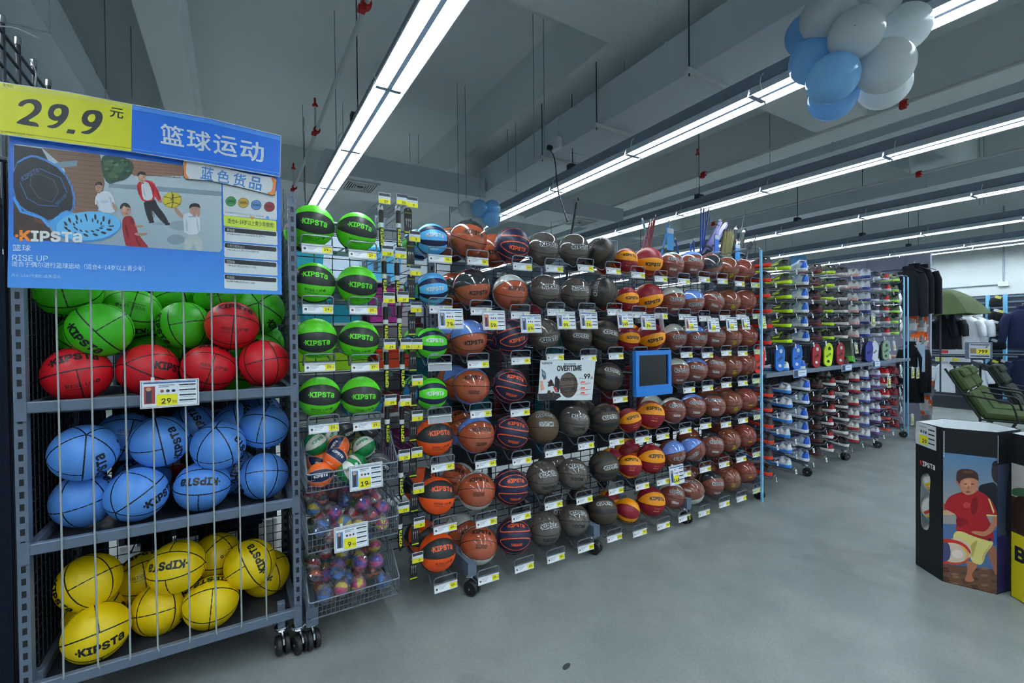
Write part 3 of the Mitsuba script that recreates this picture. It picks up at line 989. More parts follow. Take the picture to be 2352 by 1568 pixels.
LOOK = {'green': 'green and black rubber basketball', 'orange': 'orange and black rubber basketball', 'blue_kids': 'light blue and navy kids basketball', 'green_kids': 'lime green and navy kids basketball',
        'rust_black': 'wrapped rust brown basketball with a black panel', 'rust_white': 'wrapped rust brown basketball with a white panel', 'rust_blue': 'wrapped rust brown basketball with a sky blue panel', 'rust_plain': 'wrapped plain rust brown basketball',
        'navy': 'navy basketball with orange piping', 'taupe': 'wrapped taupe street basketball', 'taupe_bare': 'unwrapped olive brown street basketball', 'black_brown': 'black and brown street basketball', 'crimson': 'crimson and amber basketball',
        'brown_white': 'wrapped brown basketball with a white panel', 'brown_blue': 'wrapped brown basketball with a light blue panel', 'brown_black': 'wrapped brown basketball with a black panel', 'brown_plain': 'wrapped plain brown basketball', 'brown_emblem': 'wrapped brown basketball with a gold emblem', 'brown_last': 'wrapped reddish brown basketball'}
WHAT = {
 'G1': ['green'] * 4, 'G2': ['green'] * 4, 'W': ['blue_kids', 'blue_kids', 'green_kids', 'green_kids', 'orange', 'orange', 'orange'],
 'B': ['rust_black', 'rust_black', 'rust_blue', 'rust_blue', 'rust_blue', 'rust_white', 'rust_white'], 'T': ['navy', 'rust_white'] + ['navy'] * 5,
 'O1': ['taupe', 'taupe', 'taupe', None, 'taupe_bare', 'taupe', 'taupe'], 'O2': ['taupe', 'taupe', 'black_brown', None, 'taupe', 'taupe', 'taupe'], 'A': ['black_brown'] * 7,
 'E1': ['crimson'] * 7, 'E2': ['crimson'] * 7, 'C1': ['brown_white', 'brown_white', 'brown_white', 'brown_white', 'brown_white', 'brown_blue', 'brown_white'],
 'C2': ['brown_blue'] * 6 + ['brown_white'], 'C3': ['brown_black', 'brown_black', 'brown_black', 'brown_plain', 'brown_black', 'brown_black', 'brown_black'], 'C4': ['brown_emblem'] * 7, 'C5': ['brown_last'] * 7}
# where each wordmark looks, right and up of the sight line, and its reading angle
AIM = {
 'G1': [(.06, .17, -6), (.05, .42, -5), (.06, -.22, 0), (.1, .1, -3)], 'G2': [(.17, .33, -8), (.16, 0, -5), (.1, .14, -6), (.16, -.06, -2)],
 'W': [(.2, .33, 2), (.17, 0, 5), (.22, .2, 2), (.25, 0, 0), (.3, .2, 6), (.32, .34, 4), (.3, .16, 8)],
 'B': [(.3, .36, -8), (.38, -.28, -3), (.28, -.22, 2), (.15, .45, 2), (.33, .26, 6), (.12, .58, 4), (.16, .66, 4)],
 'T': [(.32, -.15, -14), (.42, .22, 2), (.4, -.2, 8), (.34, .48, -6), (.28, .48, -2), (.3, .32, 8), (.14, .52, 8)],
 'O1': [(.38, .1, -3), (.4, .1, 0), (.33, -.45, -2), None, (.24, .34, 6), (.4, .02, 8), (.34, -.04, 6)],
 'O2': [(.4, 0, -3), (.36, .12, 0), (.3, .08, -4), None, (.4, .16, 2), (.32, .32, 4), (.31, .3, 6)],
 'A': [(-.5, .68, 55), (-.42, .33, 88), (.5, .19, -3), (.33, .47, -5), (.38, .1, 10), (.5, -.05, 10), (.15, .5, 12)],
 'E1': [(.35, .44, 0), (.45, .1, 0), (.45, .1, 0), None, (.3, .25, 22), (.15, .5, 8), (-.2, -.88, -20)],
 'E2': [(.36, -.2, -10), (.28, -.3, 5), (.33, -.2, 8), None, (.3, .46, 8), (.44, .2, 8), (.46, .22, 8)],
 'C1': [(.35, .45, -6), (.42, .05, -2), (.5, 0, 0), (.4, .05, 0), (.3, .4, 10), (.62, -.35, 0), (.4, .28, 0)],
 'C2': [(.35, .33, -4), (.36, -.2, -4), (.45, 0, -2), (.3, .2, -4), (.33, .33, 6), (.05, -.6, 50), (-.1, .74, -20)],
 'C3': [(.15, -.6, 0), (.5, .42, -10), (.28, .42, 0), (.3, .4, 0), (.2, .5, 6), (.42, .24, 4), (.58, 0, 4)],
 'C4': [(.2, .2, 0), (.2, .35, 0), (.2, .3, 0), (.2, .25, 0), (.2, .2, 5), (.2, .15, 5), (.1, .2, 8)], 'C5': [(.2, .3, -8), (.25, .2, -10), (.2, .35, -6), (-.4, -.4, 30), (.2, .3, 0), (.2, .3, 4), (.2, .3, 6)]}
PRICE = {'G1': '29', 'G2': '29', 'W': '79', 'B': '59', 'T': '69', 'O1': '99', 'O2': '99', 'A': '149', 'E1': '79', 'E2': '79', 'C1': '149', 'C2': '149', 'C3': '149', 'C4': '199', 'C5': '249'}
BEHIND = {'G1': [0], 'W': [0, 1, 2, 3, 5, 6], 'B': [0, 1, 2, 3, 4, 5, 6], 'T': [0, 2], 'A': [0, 2, 4, 6], 'E1': [0, 1, 2, 4, 5, 6], 'E2': [2, 5], 'C1': [0, 1, 2, 4], 'C2': [0, 1, 2], 'C3': [0, 1, 2, 5, 6], 'C4': [4, 6], 'C5': [0, 1, 4, 5, 6], 'O2': [5, 6]}
HOLDZ = {}
for ci, (c, (cname, dia, spots)) in enumerate(COLS.items()):
    for i, s in enumerate(spots):
        if s is None: continue
        d = WHAT[c][i]
        rr = {'orange': .232}.get(d, dia) / 2
        x, z = s
        y = RX
        loc = (x, y, z)
        rot = facing(loc, *AIM[c][i])
        lab = f'{LOOK[d]}, {ORD[i]} from top, {cname}'
        ball(d, loc, rr, rot, lab, cname)
        if i in BEHIND.get(c, []):
            ball(d if not (c == 'T' and i == 0) else 'rust_plain', (x - .015, y + 2 * rr + .006, z + .006), rr, wob(ci * 77 + i + 500, rng.uniform(-40, 60), rng.uniform(-60, 60), 20), f'{LOOK[d] if not (c == "T" and i == 0) else LOOK["rust_plain"]} behind {ORD[i]} ball, {cname}', 'balls standing in the second row')
        hz = z - math.sqrt(rr ** 2 - .06 ** 2) + .004
        hl = (x, y, hz)
        HOLDZ[c, i] = hl
        holder(hl, f'wire ball holder under {ORD[i]} ball, {cname}', None if False else PRICE[c] if d != 'orange' else '49', 'wire ball holders on the gondola grid', blank=(c == 'W' and i in (2, 3)), tone=(214, 226, 150) if c == 'C5' else (232, 236, 240), seed=ci)

# ================================================================== ball rack at the left: slotted posts, three shelves, wire back and sides, elastic cords in front
XA, XB, YF_, YR_ = -.74, .258, 2.58, 3.25
t = RACK = thing('ball_rack', 'tall grey metal ball rack with three slanted shelves and elastic cords, under the blue sign', 'ball rack')
for x, y in ((XA, YF_), (XB, YF_), (XA, YR_), (XB, YR_)):
    upright(t, x, y, .145 if x > 0 else .12, 2.35, sx=.036, sy=.045, pitch=.05)
for i, z in enumerate((1.376, .803, .235)):
    zz = z - .046
    s = put(t, 'shelf', mikit.ply(cat_([box2((XA + .02, YF_ + .03, zz + .0), (XB - .02, YR_ - .02, zz + .006))]), 'dark_steel'))
    put(s, 'front_rail', mikit.ply(cat_([cbox((XB - XA - .02, .03, .046), .004, ((XA + XB) / 2, YF_ + .005, z - .023)), box2((XA - .012, YF_ - .013, z - .075), (XA + .022, YF_ - .003, z + .01)), box2((XB - .022, YF_ - .013, z - .075), (XB + .012, YF_ - .003, z + .01))]), 'rack_paint'))
    put(s, 'back_rail', mikit.ply(cbox((XB - XA - .02, .03, .046), .004, ((XA + XB) / 2, YR_ - .02, z - .023)), 'rack_paint'))
    for x in (XA + .015, XB - .015):
        put(s, 'side_rail', mikit.ply(cbox((.03, YR_ - YF_ - .05, .04), .004, (x, (YF_ + YR_) / 2, z - .026)), 'rack_paint'))
    put(s, 'cross_bar', mikit.ply(cat_([cbox((XB - XA - .06, .035, .03), .003, ((XA + XB) / 2, YF_ + .2 + .2 * k, zz - .012)) for k in range(2)]), 'rack_paint'))
grid(t, XA + .02, XB - .02, YR_ + .01, .14, 2.3, .05, .05, 'dark_wire', .0018, names=('back_grid',))
ms = np.eye(4); ms[:3, 0] = (0, 1, 0); ms[:3, 1] = (-1, 0, 0)
for x in (XA - .002, XB + .01):
    m = ms.copy(); m[:3, 3] = (x, 0, 0)
    grid(t, YF_ + .05, YR_, 0, .14, 2.3, .05, .05, 'dark_wire', .0018, m=m, names=('side_grid',))
for k, px in enumerate((137, 218, 290, 356, 427, 491, 546, 607)):
    x = float(onY(px, 1000, YF_)[0])
    xs = [x + .004 * math.sin(k * 3 + j) for j in range(5)]
    put(t, 'elastic_cord', mikit.ply(tube([(xs[0], YF_ - .018, 2.30), (xs[1], YF_ - .018, 1.376), (xs[2], YF_ - .018, .803), (xs[3], YF_ - .018, .245), (xs[4], YF_ - .004, .215)], .0036, 6), 'cord_grey', smooth=True))
for x, y in ((XB - .075, YF_ + .06), (XB, YF_ + .022), (XA + .02, YF_ + .06), (XA, YR_), (XB, YR_)):
    if (x, y) != (XB, YF_ + .022): pass
    f = put(t, 'leg', mikit.ply(cbox((.036, .036, .125), .003, (x, y, .196)), 'rack_paint'))
    castor(f, x, y, -1.45 + .2 * (x > .2))
RB = {'g1': (-0.645, 2.833, 1.846), 'g2': (-0.587, 3.116, 1.822), 'g3': (-0.436, 2.938, 1.758), 'g4': (-0.219, 2.863, 1.691), 'g5': (-0.60, 2.95, 1.646), 'g6': (-0.521, 2.73, 1.667), 'g7': (-0.26, 3.102, 1.856), 'g8': (-0.068, 2.955, 1.856), 'g9': (0.125, 2.90, 1.778), 'g10': (0.13, 3.03, 1.591), 'g11': (-0.368, 3.086, 1.579), 'g12': (-0.012, 3.0, 1.439), 'g13': (0.069, 3.125, 1.825),
      'r1': (-0.60, 2.735, 1.472), 'r2': (-0.355, 2.765, 1.479), 'r3': (-0.113, 2.75, 1.475), 'r4': (0.128, 2.726, 1.492), 'r5': (-0.011, 2.738, 1.69),
      'b1': (-0.578, 2.711, 1.126), 'b2': (-0.318, 2.778, 1.129), 'b3': (-0.079, 2.743, 1.084), 'b4': (0.13, 2.83, 1.14), 'b5': (-0.60, 2.80, 0.895), 'b6': (-0.40, 2.72, 0.905), 'b7': (-0.15, 2.76, 0.888), 'b8': (0.12, 2.80, 0.882), 'b9': (-0.02, 2.99, 0.880), 'b10': (-0.475, 2.96, 1.142), 'b11': (-0.201, 3.01, 1.141), 'b12': (0.015, 2.97, 1.148), 'b13': (0.115, 3.08, 1.174), 'b14': (-0.419, 3.0, 0.901),
      'y1': (-0.59, 2.80, 0.512), 'y2': (-0.548, 2.708, 0.318), 'y3': (-0.42, 3.01, 0.395), 'y4': (-0.26, 2.765, 0.509), 'y5': (-0.335, 2.82, 0.302), 'y6': (-0.107, 2.956, 0.44), 'y7': (-0.122, 2.74, 0.302), 'y8': (0.05, 2.771, 0.437), 'y9': (0.13, 2.917, 0.302), 'y10': (-0.60, 3.10, 0.302), 'y11': (-0.60, 2.94, 0.302)}
# where each wordmark looks: share of the radius right and up as seen from the aisle, and its reading angle
RO = {'r1': (-.12, .62, 10), 'r2': (.72, .05, -8), 'r3': (.3, .88, -8), 'r4': (-.95, -.15, -55), 'r5': (.1, .8, -4), 'g1': (.1, -.9, 30), 'g2': (-.6, .4, 60), 'g3': (-.2, -.72, 170), 'g4': (-.86, -.1, -65), 'g5': (.2, .9, 0), 'g6': (-.5, -.35, -50), 'g7': (.6, .4, 90), 'g8': (-.3, .9, 10), 'g9': (.5, -.8, -60), 'g10': (-.3, .1, -15), 'g11': (0, .9, 0), 'g12': (.9, 0, 0), 'g13': (.3, -.6, 120),
      'b1': (.45, -.72, 110), 'b2': (.55, -.18, 110), 'b3': (.85, -.3, 140), 'b4': (-.3, -.92, 20), 'b5': (.9, .1, 130), 'b6': (.75, -.2, 15), 'b7': (-.08, .18, 172), 'b8': (-.95, .1, -60), 'b9': (.1, .1, 72), 'b10': (.3, .9, 0), 'b11': (.2, .3, 110), 'b12': (.3, .7, 80), 'b13': (.6, .2, 100), 'b14': (0, .8, 20),
      'y1': (-.88, -.25, -62), 'y2': (.1, -.55, 3), 'y3': (-.1, .9, 8), 'y4': (-.35, .12, 172), 'y5': (.85, -.1, 105), 'y6': (.55, -.8, 140), 'y7': (.1, .85, 175), 'y8': (.3, .15, 112), 'y9': (-.15, .25, 118), 'y10': (0, .2, 30), 'y11': (.5, -.5, 40)}
WH = {'g': ('rack_green', 'plain green rubber basketball', 'upper shelf'), 'r': ('rack_red', 'plain red rubber basketball', 'upper shelf'), 'b': ('rack_blue', 'plain sky blue rubber basketball', 'middle shelf'), 'y': ('rack_yellow', 'plain yellow rubber basketball', 'bottom shelf')}
WHERE = {'r1': 'leftmost in the front row of red balls', 'r2': 'second from the left in the front row', 'r3': 'third from the left in the front row', 'r4': 'at the right end of the front row', 'r5': 'lying on top of the other red balls',
         'g1': 'in the top left corner under the sign', 'g2': 'half hidden under the sign behind the left balls', 'g3': 'raised above two red balls, its wordmark upside down', 'g4': 'left of the upper red ball', 'g5': 'by the left post above the leftmost red ball', 'g6': 'above the gap between the first two red balls', 'g7': 'in the middle under the sign', 'g8': 'under the sign right of the middle', 'g9': 'in the top right corner under the sign', 'g10': 'between the upper red ball and the right post', 'g11': 'deep behind the second red ball', 'g12': 'deep behind the third and fourth red balls', 'g13': 'at the back under the right part of the sign',
         'b1': 'upper left, resting on two others', 'b2': 'upper row, second from the left', 'b3': 'upper row, third from the left', 'b4': 'at the right post, upper row', 'b5': 'in the lower left corner', 'b6': 'lower row, second from the left', 'b7': 'lower row middle, wordmark upside down', 'b8': 'at the right post, lower row', 'b9': 'at the back, lower row right', 'b10': 'at the back left of the second upper ball', 'b11': 'at the back above the second upper ball', 'b12': 'at the back above the third upper ball', 'b13': 'at the back in the upper right corner', 'b14': 'deep behind the lower row',
         'y1': 'on the upper left with its seam cross in front', 'y2': 'lowest at the left front with a wide wordmark', 'y3': 'at the back left of the middle', 'y4': 'topmost in the middle, wordmark upside down', 'y5': 'under the topmost ball, tilted', 'y6': 'at the back right of the topmost ball', 'y7': 'front row right of the middle', 'y8': 'on the upper right with an upright running wordmark', 'y9': 'at the right post', 'y10': 'deep behind the upper left ball', 'y11': 'deep behind the lowest left ball'}
for k, loc in RB.items():
    des, lk, sh = WH[k[0]]
    ball(des, loc, .1212, facing(loc, *RO[k]), f'{lk.replace("plain ", "").replace(" rubber", "")} on {sh}, {WHERE[k]}', f'{lk.split()[1] if lk.split()[1] != "sky" else "blue"} balls in the rack')

# ================================================================== wire baskets of mini balls under the green balls
def basket(t_label, x0, x1, zb, hf, hb, y0=2.50, y1=3.06):
    t = thing('wire_basket', t_label, 'wire basket')
    r = .0032
    def P(x, y, z): return np.array([x, y, z])
    rim = [P(x0, y1, zb + hb), P(x0, y0 + .16, zb + hb), P(x0, y0, zb + hf), P(x1, y0, zb + hf), P(x1, y0 + .16, zb + hb), P(x1, y1, zb + hb), P(x0, y1, zb + hb)]
    put(t, 'rim', mikit.ply(cat_([tube(bend(rim, .012, 2), .0045, 6), tube(bend([P(x0, y1, zb), P(x0, y0 + .02, zb), P(x1, y0 + .02, zb), P(x1, y1, zb), P(x0, y1, zb)], .01, 2), .004, 6)]), 'grey_wire', smooth=50))
    fr, sd, bt = [], [[], []], []
    n = 22
    for k in range(n + 1):
        x = x0 + (x1 - x0) * k / n
        fr.append(rod(P(x, y0, zb + hf), P(x, y0 + .02, zb), .0016, 4))
        bt.append(rod(P(x, y0 + .02, zb), P(x, y1, zb), .0016, 4))
        bt.append(rod(P(x, y1, zb), P(x, y1, zb + hb), .0022, 4))
    for k in range(3):
        fr.append(rod(P(x0, y0 + .02 - .02 * k / 3, zb + hf * k / 3), P(x1, y0 + .02 - .02 * k / 3, zb + hf * k / 3), .0018, 4))
    for q, x in enumerate((x0, x1)):
        for k in range(17):
            y = y0 + .02 + (y1 - y0 - .02) * k / 16
            top = zb + hf + (hb - hf) * min(1, max(0, (y - y0) / .16))
            sd[q].append(rod(P(x, y, zb), P(x, y, top), .0022, 4))
        for k in range(1, 4):
            z = zb + hb * k / 4
            ya = y0 + .02 if z < zb + hf else y0 + .16 * (z - zb - hf) / (hb - hf)
            sd[q].append(rod(P(x, ya, z), P(x, y1, z), .0024, 4))
    put(t, 'front_panel', mikit.ply(cat_(fr), 'grey_wire'))
    put(t, 'bottom_panel', mikit.ply(cat_(bt), 'grey_wire'))
    for s in sd: put(t, 'side_panel', mikit.ply(cat_(s), 'grey_wire'))
    for x in (x0 - .004, x1 + .004):
        put(t, 'bracket', mikit.ply(cat_([box2((x - .003, y1 - .02, zb - .04), (x + .003, GY - .01, zb + hb)), box2((x - .003, y0 + .3, zb - .012), (x + .003, y1, zb + .012))]), 'grey_wire'))
    return t


BX0, BX1 = .30, .765
basket('uppermost wire basket, holding green, orange and black mini balls', BX0, BX1, .835, .095, .24)
basket('middle wire basket, holding small wrapped toy balls', BX0, BX1, .525, .105, .22)
basket('lowest wire basket near the floor, holding small wrapped toy balls', BX0, BX1, .185, .095, .22)
z4 = lambda x, y: (640 + x / 2.614, 900 + y / 2.614)
minis = [((220, 315), 'mini_green', 2.72, 'at the left end, pale panel in front'), ((290, 270), 'mini_green', 2.86, 'behind the left green one'), ((360, 330), 'mini_orange', 2.70, 'behind the front orange ball'), ((340, 405), 'mini_orange', 2.60, 'in the front middle with a navy panel'), ((230, 500), 'mini_orange', 2.56, 'front left corner'),
         ((245, 420), 'mini_orange', 2.72, 'behind the front left one'), ((512, 330), 'mini_green', 2.70, 'upper middle with green stripes'), ((460, 440), 'mini_green', 2.66, 'behind the price card, upper'), ((425, 490), 'mini_green', 2.56, 'under the price card'), ((605, 440), 'mini_black', 2.58, 'front right corner'), ((575, 215), 'mini_black', 2.84, 'upper right'), ((395, 260), 'mini_black', 2.88, 'at the back in the middle'), ((560, 420), 'mini_black', 2.72, 'behind the front right one')]
mr = random.Random(5)
for (p, d, y, w) in minis:
    loc = onY(*z4(*p), y)
    loc[0] = min(max(loc[0], BX0 + .07), BX1 - .07)
    loc[2] = max(loc[2], .905)
    ball(d, loc, .064, facing(loc, mr.uniform(-.5, .6), mr.uniform(-.3, .6), mr.uniform(-60, 60)), f'{d.split("_")[1]} mini basketball in top basket, {w}', 'mini basketballs in the uppermost basket', name='mini_ball')

# small wrapped toy balls: a ball in a crumpled clear bag
scene['clear_film'] = {'type': 'blendbsdf', 'weight': .10, 'a': {'type': 'thindielectric', 'int_ior': 1.45}, 'b': {'type': 'twosided', 'bsdf': {'type': 'roughplastic', 'alpha': .06, 'diffuse_reflectance': rgb((190, 194, 198))}}}
def bag_mesh(seed):
    m = trimesh.creation.icosphere(2)
    v = np.array(m.vertices)
    n = meshkit.fbm(v * 1.9 + seed * 7.3, 3, seed)
    v *= (0.66 + 1.0 * n)[:, None]
    v[:, 2] += .55 * np.maximum(0, v[:, 2] - .55)
    return mikit.ply((v, m.faces), 'clear_film')


BAGS = [bag_mesh(k) for k in range(4)]
toy_cols = [((224, 40, 120), (240, 220, 60)), ((210, 30, 50), (230, 232, 236)), ((40, 120, 220), (24, 40, 90)), ((236, 96, 30), (28, 32, 60)), ((110, 220, 40), (30, 34, 40)), ((240, 210, 30), (40, 130, 220)), ((60, 40, 60), (190, 30, 50)), ((236, 70, 140), (70, 60, 190))]
TOYS = []
for k, (c1, c2) in enumerate(toy_cols):
    c1, c2 = [tuple(int(.78 * q + 10) for q in c) for c in (c1, c2)]
    TOYS.append([('body', ball_body(lunes6(c1, c2), 'rubber_colour', None, 18))])
tname = ['pink and yellow', 'red and white', 'blue and navy', 'orange and navy', 'lime and black', 'yellow and blue', 'dark red', 'pink and purple']
for zb, bn, hf in ((.525, 'middle', .105), (.185, 'lowest', .095)):
    placed = []
    tries = 0
    while len(placed) < 46 and tries < 20000:
        tries += 1
        y = mr.uniform(2.565, 3.0)
        lay = zb + .045 + mr.choice((0, .055, .105, .15)) * (1 if y > 2.62 else .5) * (1.0 if y > 2.75 else .72)
        p = np.array([mr.uniform(BX0 + .05, BX1 - .05), y, lay])
        if all(np.linalg.norm(p - q) > .074 for q in placed): placed.append(p)
    placed.sort(key=lambda p: (round(p[1], 1), p[0]))
    for k, p in enumerate(placed):
        c = mr.randrange(8)
        t = thing('toy_ball', f'{tname[c]} bagged toy ball, {bn} basket, {["front", "middle", "back"][min(2, int((p[1] - 2.55) / .15))]} {["left", "centre", "right"][min(2, int((p[0] - BX0) / .156))]}, {["bottom", "second", "third", "top"][min(3, int((p[2] - zb - .03) / .045))]} layer', 'toy ball', f'bagged toy balls in the {bn} wire basket')
        put(t, 'body', TOYS[c][0][1], M4(p, rz(mr.uniform(0, 6)) @ rx(mr.uniform(0, 6)), .036))
        put(t, 'bag', BAGS[mr.randrange(4)], M4(p, rz(mr.uniform(0, 6)), .036), 'clear crumpled plastic bag')

# ------------------------------------------------------------------ price cards: photo block, yellow price block, dark bars
def card_print(w, h, price, pic=(90, 130, 180), tone=(226, 232, 240), seed=0):
    p = Print(.0004)
    q = lambda a, b, c, d: rect(-w / 2 + a * w, h / 2 - b * h, -w / 2 + c * w, h / 2 - d * h)
    p.add(q(0, 0, 1, 1), (150, 158, 166)).add(q(.02, .02, .98, .98), tone)
    p.add(q(.04, .04, .96, .10), (60, 90, 150) if seed % 2 == 0 else (150, 160, 170))
    p.add(q(.05, .2, .24, .86), pic)
    p.add(q(.08, .34, .18, .84), (60, 50, 60)).add(smooth_poly([(-w / 2 + .13 * w, h / 2 - .2 * h), (-w / 2 + .19 * w, h / 2 - .3 * h), (-w / 2 + .13 * w, h / 2 - .4 * h), (-w / 2 + .07 * w, h / 2 - .3 * h)], 2), (196, 150, 120))
    for k in range(2):
        p.add(q(.3, .16 + .06 * k, .58 - .1 * k, .19 + .06 * k), (120, 130, 145))
    for k in range(3):
        p.add(ell(-w / 2 + (.36 + .1 * k) * w, h / 2 - .4 * h, .034 * w, .034 * w * 1.0, 0, 12), ((40, 46, 70), (150, 80, 60), (60, 60, 64))[(k + seed) % 3])
    p.add(q(.26, .52, .63, .95), (222, 214, 30))
    p.add(fit(text_poly(price, 'latin', 2), h=.2 * h, centre=(-w / 2 + .43 * w, h / 2 - .78 * h)), (40, 40, 30))
    p.add(fit(text_poly('90', 'latin', 1), h=.09 * h, centre=(-w / 2 + .575 * w, h / 2 - .82 * h)), (50, 50, 36))
    for k in range(4):
        p.add(q(.66, .16 + .2 * k, .96, .21 + .2 * k), (40, 44, 52)).add(q(.67, .25 + .2 * k, .93, .27 + .2 * k), (170, 176, 184))
    return p


def price_card(o, ex, n, w, h, price, label, pic=(90, 130, 180), tone=(226, 232, 240), seed=0, group=None, arm=0):
    t = thing('price_card', label, 'price card', group)
    m = board(o, ex, n)
    put(t, 'sleeve', mikit.ply(xf(cbox((w + .008, h + .008, .004), .001, (0, 0, -.0028)), m), 'white_plastic'))
    put(t, 'print', card_print(w, h, price, pic, tone, seed).dict('print_ink', m))
    k = np.asarray(o) + m[:3, 1] * (h / 2 + .006)
    put(t, 'clip', mikit.ply(cat_([box(k + m[:3, 0] * s * w * .3, (.012, .012, .022)) for s in (-1, 1)][:1]), 'white_plastic'))
    if arm: put(t, 'arm', mikit.ply(rod(k, k - m[:3, 2] * arm, .003), 'grey_wire'))
    return t


pics = [(84, 120, 170), (170, 90, 80), (60, 110, 170), (70, 130, 190), (90, 120, 160), (80, 110, 150), (120, 130, 140)]
for k, (c, dx) in enumerate((('W', .055), ('B', .08), ('T', .07), ('O1', .075), ('O2', .0), ('A', .09), ('E1', .08), ('E2', -.02), ('C1', .06), ('C2', .10), ('C3', .075), ('C4', .04), ('C5', .05))):
    h = HOLDZ[c, 1]
    o = np.array([h[0] + dx, h[1] - .155, h[2] - .115])
    ang = 0 if c != 'E2' else .9
    price_card(o, (math.cos(ang), math.sin(ang), 0), (math.sin(ang), -math.cos(ang), .12), .155 if c not in ('C4', 'C5') else .12, .118, PRICE[c], f'price card hanging under the second ball, {COLS[c][0]}', pics[k % 7], (214, 226, 150) if c == 'C5' else (226, 232, 240), k)
price_card(onY(*z4(527, 507), 2.475), (1, 0, 0), (0, -1, .1), .165, .125, '19', 'price card reading 19 on the front of the uppermost wire basket', seed=1)
price_card(onY(*z4(438, 870), 2.475), (1, 0, 0), (0, -1, .1), .165, .12, '9', 'price card reading 9 on the front of the middle wire basket', seed=3)
price_card(onY(1555, 1090, 2.53), (1, 0, 0), (0, -1, .12), .17, .15, '149', 'price card standing under a wrapped ball with a blue panel near the floor', seed=2)
price_card(onY(391, 903, 2.535), (1, 0, 0), (0, -1, .05), .205, .115, '29', 'price card reading 29.90 on the upper rail of the ball rack', (150, 60, 60), seed=4)

# ------------------------------------------------------------------ peg hooks with hand pumps and needle packs
z3 = lambda x, y: (640 + x / 3.1364, 420 + y / 3.1364)
HK = {'a': [(z3, (763, 97), (700, 265), .5), (z3, (785, 475), (755, 650), 1), (z3, (795, 812), (760, 975), 1), (z3, (800, 1145), (765, 1308), 1), (z4, (672, 35), (655, 190), 1), (z4, (755, 365), (727, 485), 1), (z4, (750, 680), (735, 790), 1)],
      'b': [(z3, (890, 105), (845, 295), 1), (z3, (880, 490), (832, 645), 1), (z3, (895, 805), (863, 985), 1), (z3, (918, 1145), (867, 1300), 1), (z4, (762, 38), (733, 148), 1)]}
CK = [(z3, (962, 125), (915, 235)), (z3, (980, 370), (922, 510)), (z3, (985, 615), (937, 735)), (z3, (990, 880), (937, 985)), (z3, (997, 1145), (945, 1240)), (z3, (1000, 1405), (945, 1480)), (z4, (833, 130), (793, 190)), (z4, (830, 350), (790, 400)), (z4, (840, 565), (787, 612)), (z4, (845, 770), (803, 818)), (z4, (835, 980), (800, 1035))]


def hook(zf, tp, ip, what, label, price):
    T0 = onY(*zf(*tp), 2.60)
    it = onY(*zf(*ip), 2.70)
    x, zt = T0[0], T0[2] - .012
    hz = zt - .018
    h = thing('peg_hook', f'wire peg hook with a price tag, {label}', 'hook', 'peg hooks between the green and the kids balls')
    put(h, 'prong', mikit.ply(cat_([tube(bend([(x, GY - .004, hz), (x, 2.66, hz), (x, 2.625, hz + .018)], .03, 3), .0032, 5), tube(bend([(x, GY - .004, hz + .035), (x, 2.62, hz + .035), (x, 2.602, hz + .02)], .02, 2), .0028, 5), box((x, GY - .006, hz + .018), (.03, .006, .07))]), 'grey_wire', smooth=50))
    s = put(h, 'tag_holder', mikit.ply(cbox((.068, .004, .062), .001, (x, 2.600, zt)), 'white_plastic'))
    m = board((x, 2.5975, zt), (1, 0, 0), (0, -1, 0))
    p = Print().add(rect(-.032, -.029, .032, .029), (206, 212, 220)).add(rect(-.032, .012, .032, .029), (52, 58, 66)).add(rect(-.032, -.029, .032, -.004), (222, 214, 30)).add(fit(text_poly(price, 'latin', 1), h=.014, centre=(.008, -.017)), (40, 40, 30))
    put(s, 'price_label', p.dict('print_card', m))
    return x, hz


def pump(zf, tp, ip, sc, label):
    x, hz = hook(zf, tp, ip, 0, label, '29')
    T0 = onY(*zf(*ip), 2.69)
    top = hz - .004
    y = 2.69
    t = thing('hand_pump', f'black hand pump on a white card, {label}', 'ball pump', 'hand pumps on the peg hooks')
    put(t, 'header_card', mikit.ply(prism(sg.Polygon([(-.016, -.075), (.016, -.075), (.016, .004), (.006, .016), (-.006, .016), (-.016, .004)]).difference(sg.Point(0, .003).buffer(.005, 6)), .0015).apply_transform(np.array([[1, 0, 0, x], [0, 0, -1, y], [0, 1, 0, top - .004], [0, 0, 0, 1.0]])), 'white_plastic'))
    put(t, 'handle', mikit.ply(lathe([(.001, 0), (.012, 0), (.014, .005), (.0145, .07), (.012, .075), (.001, .075)], 12, M4((x, y - .013, top - .10))), 'black_rubber', smooth=40))
    put(t, 'label_band', mikit.ply(lathe([(.0135, 0), (.0155, .002), (.0155, .026), (.0135, .028)], 12, M4((x, y - .013, top - .128))), 'white_plastic', smooth=40))
    b = put(t, 'barrel', mikit.ply(lathe([(.001, 0), (.006, 0), (.009, .02), (.0125, .024), (.0125, .135), (.001, .135)], 12, M4((x, y - .013, top - .262))), 'black_plastic', smooth=40))
    m = board((x, y - .0265, top - .185), (0, 0, 1), (0, -1, 0))
    put(b, 'wordmark', Print().add(fit(LOGO, w=.10), (214, 224, 30)).dict('print_ink', m))


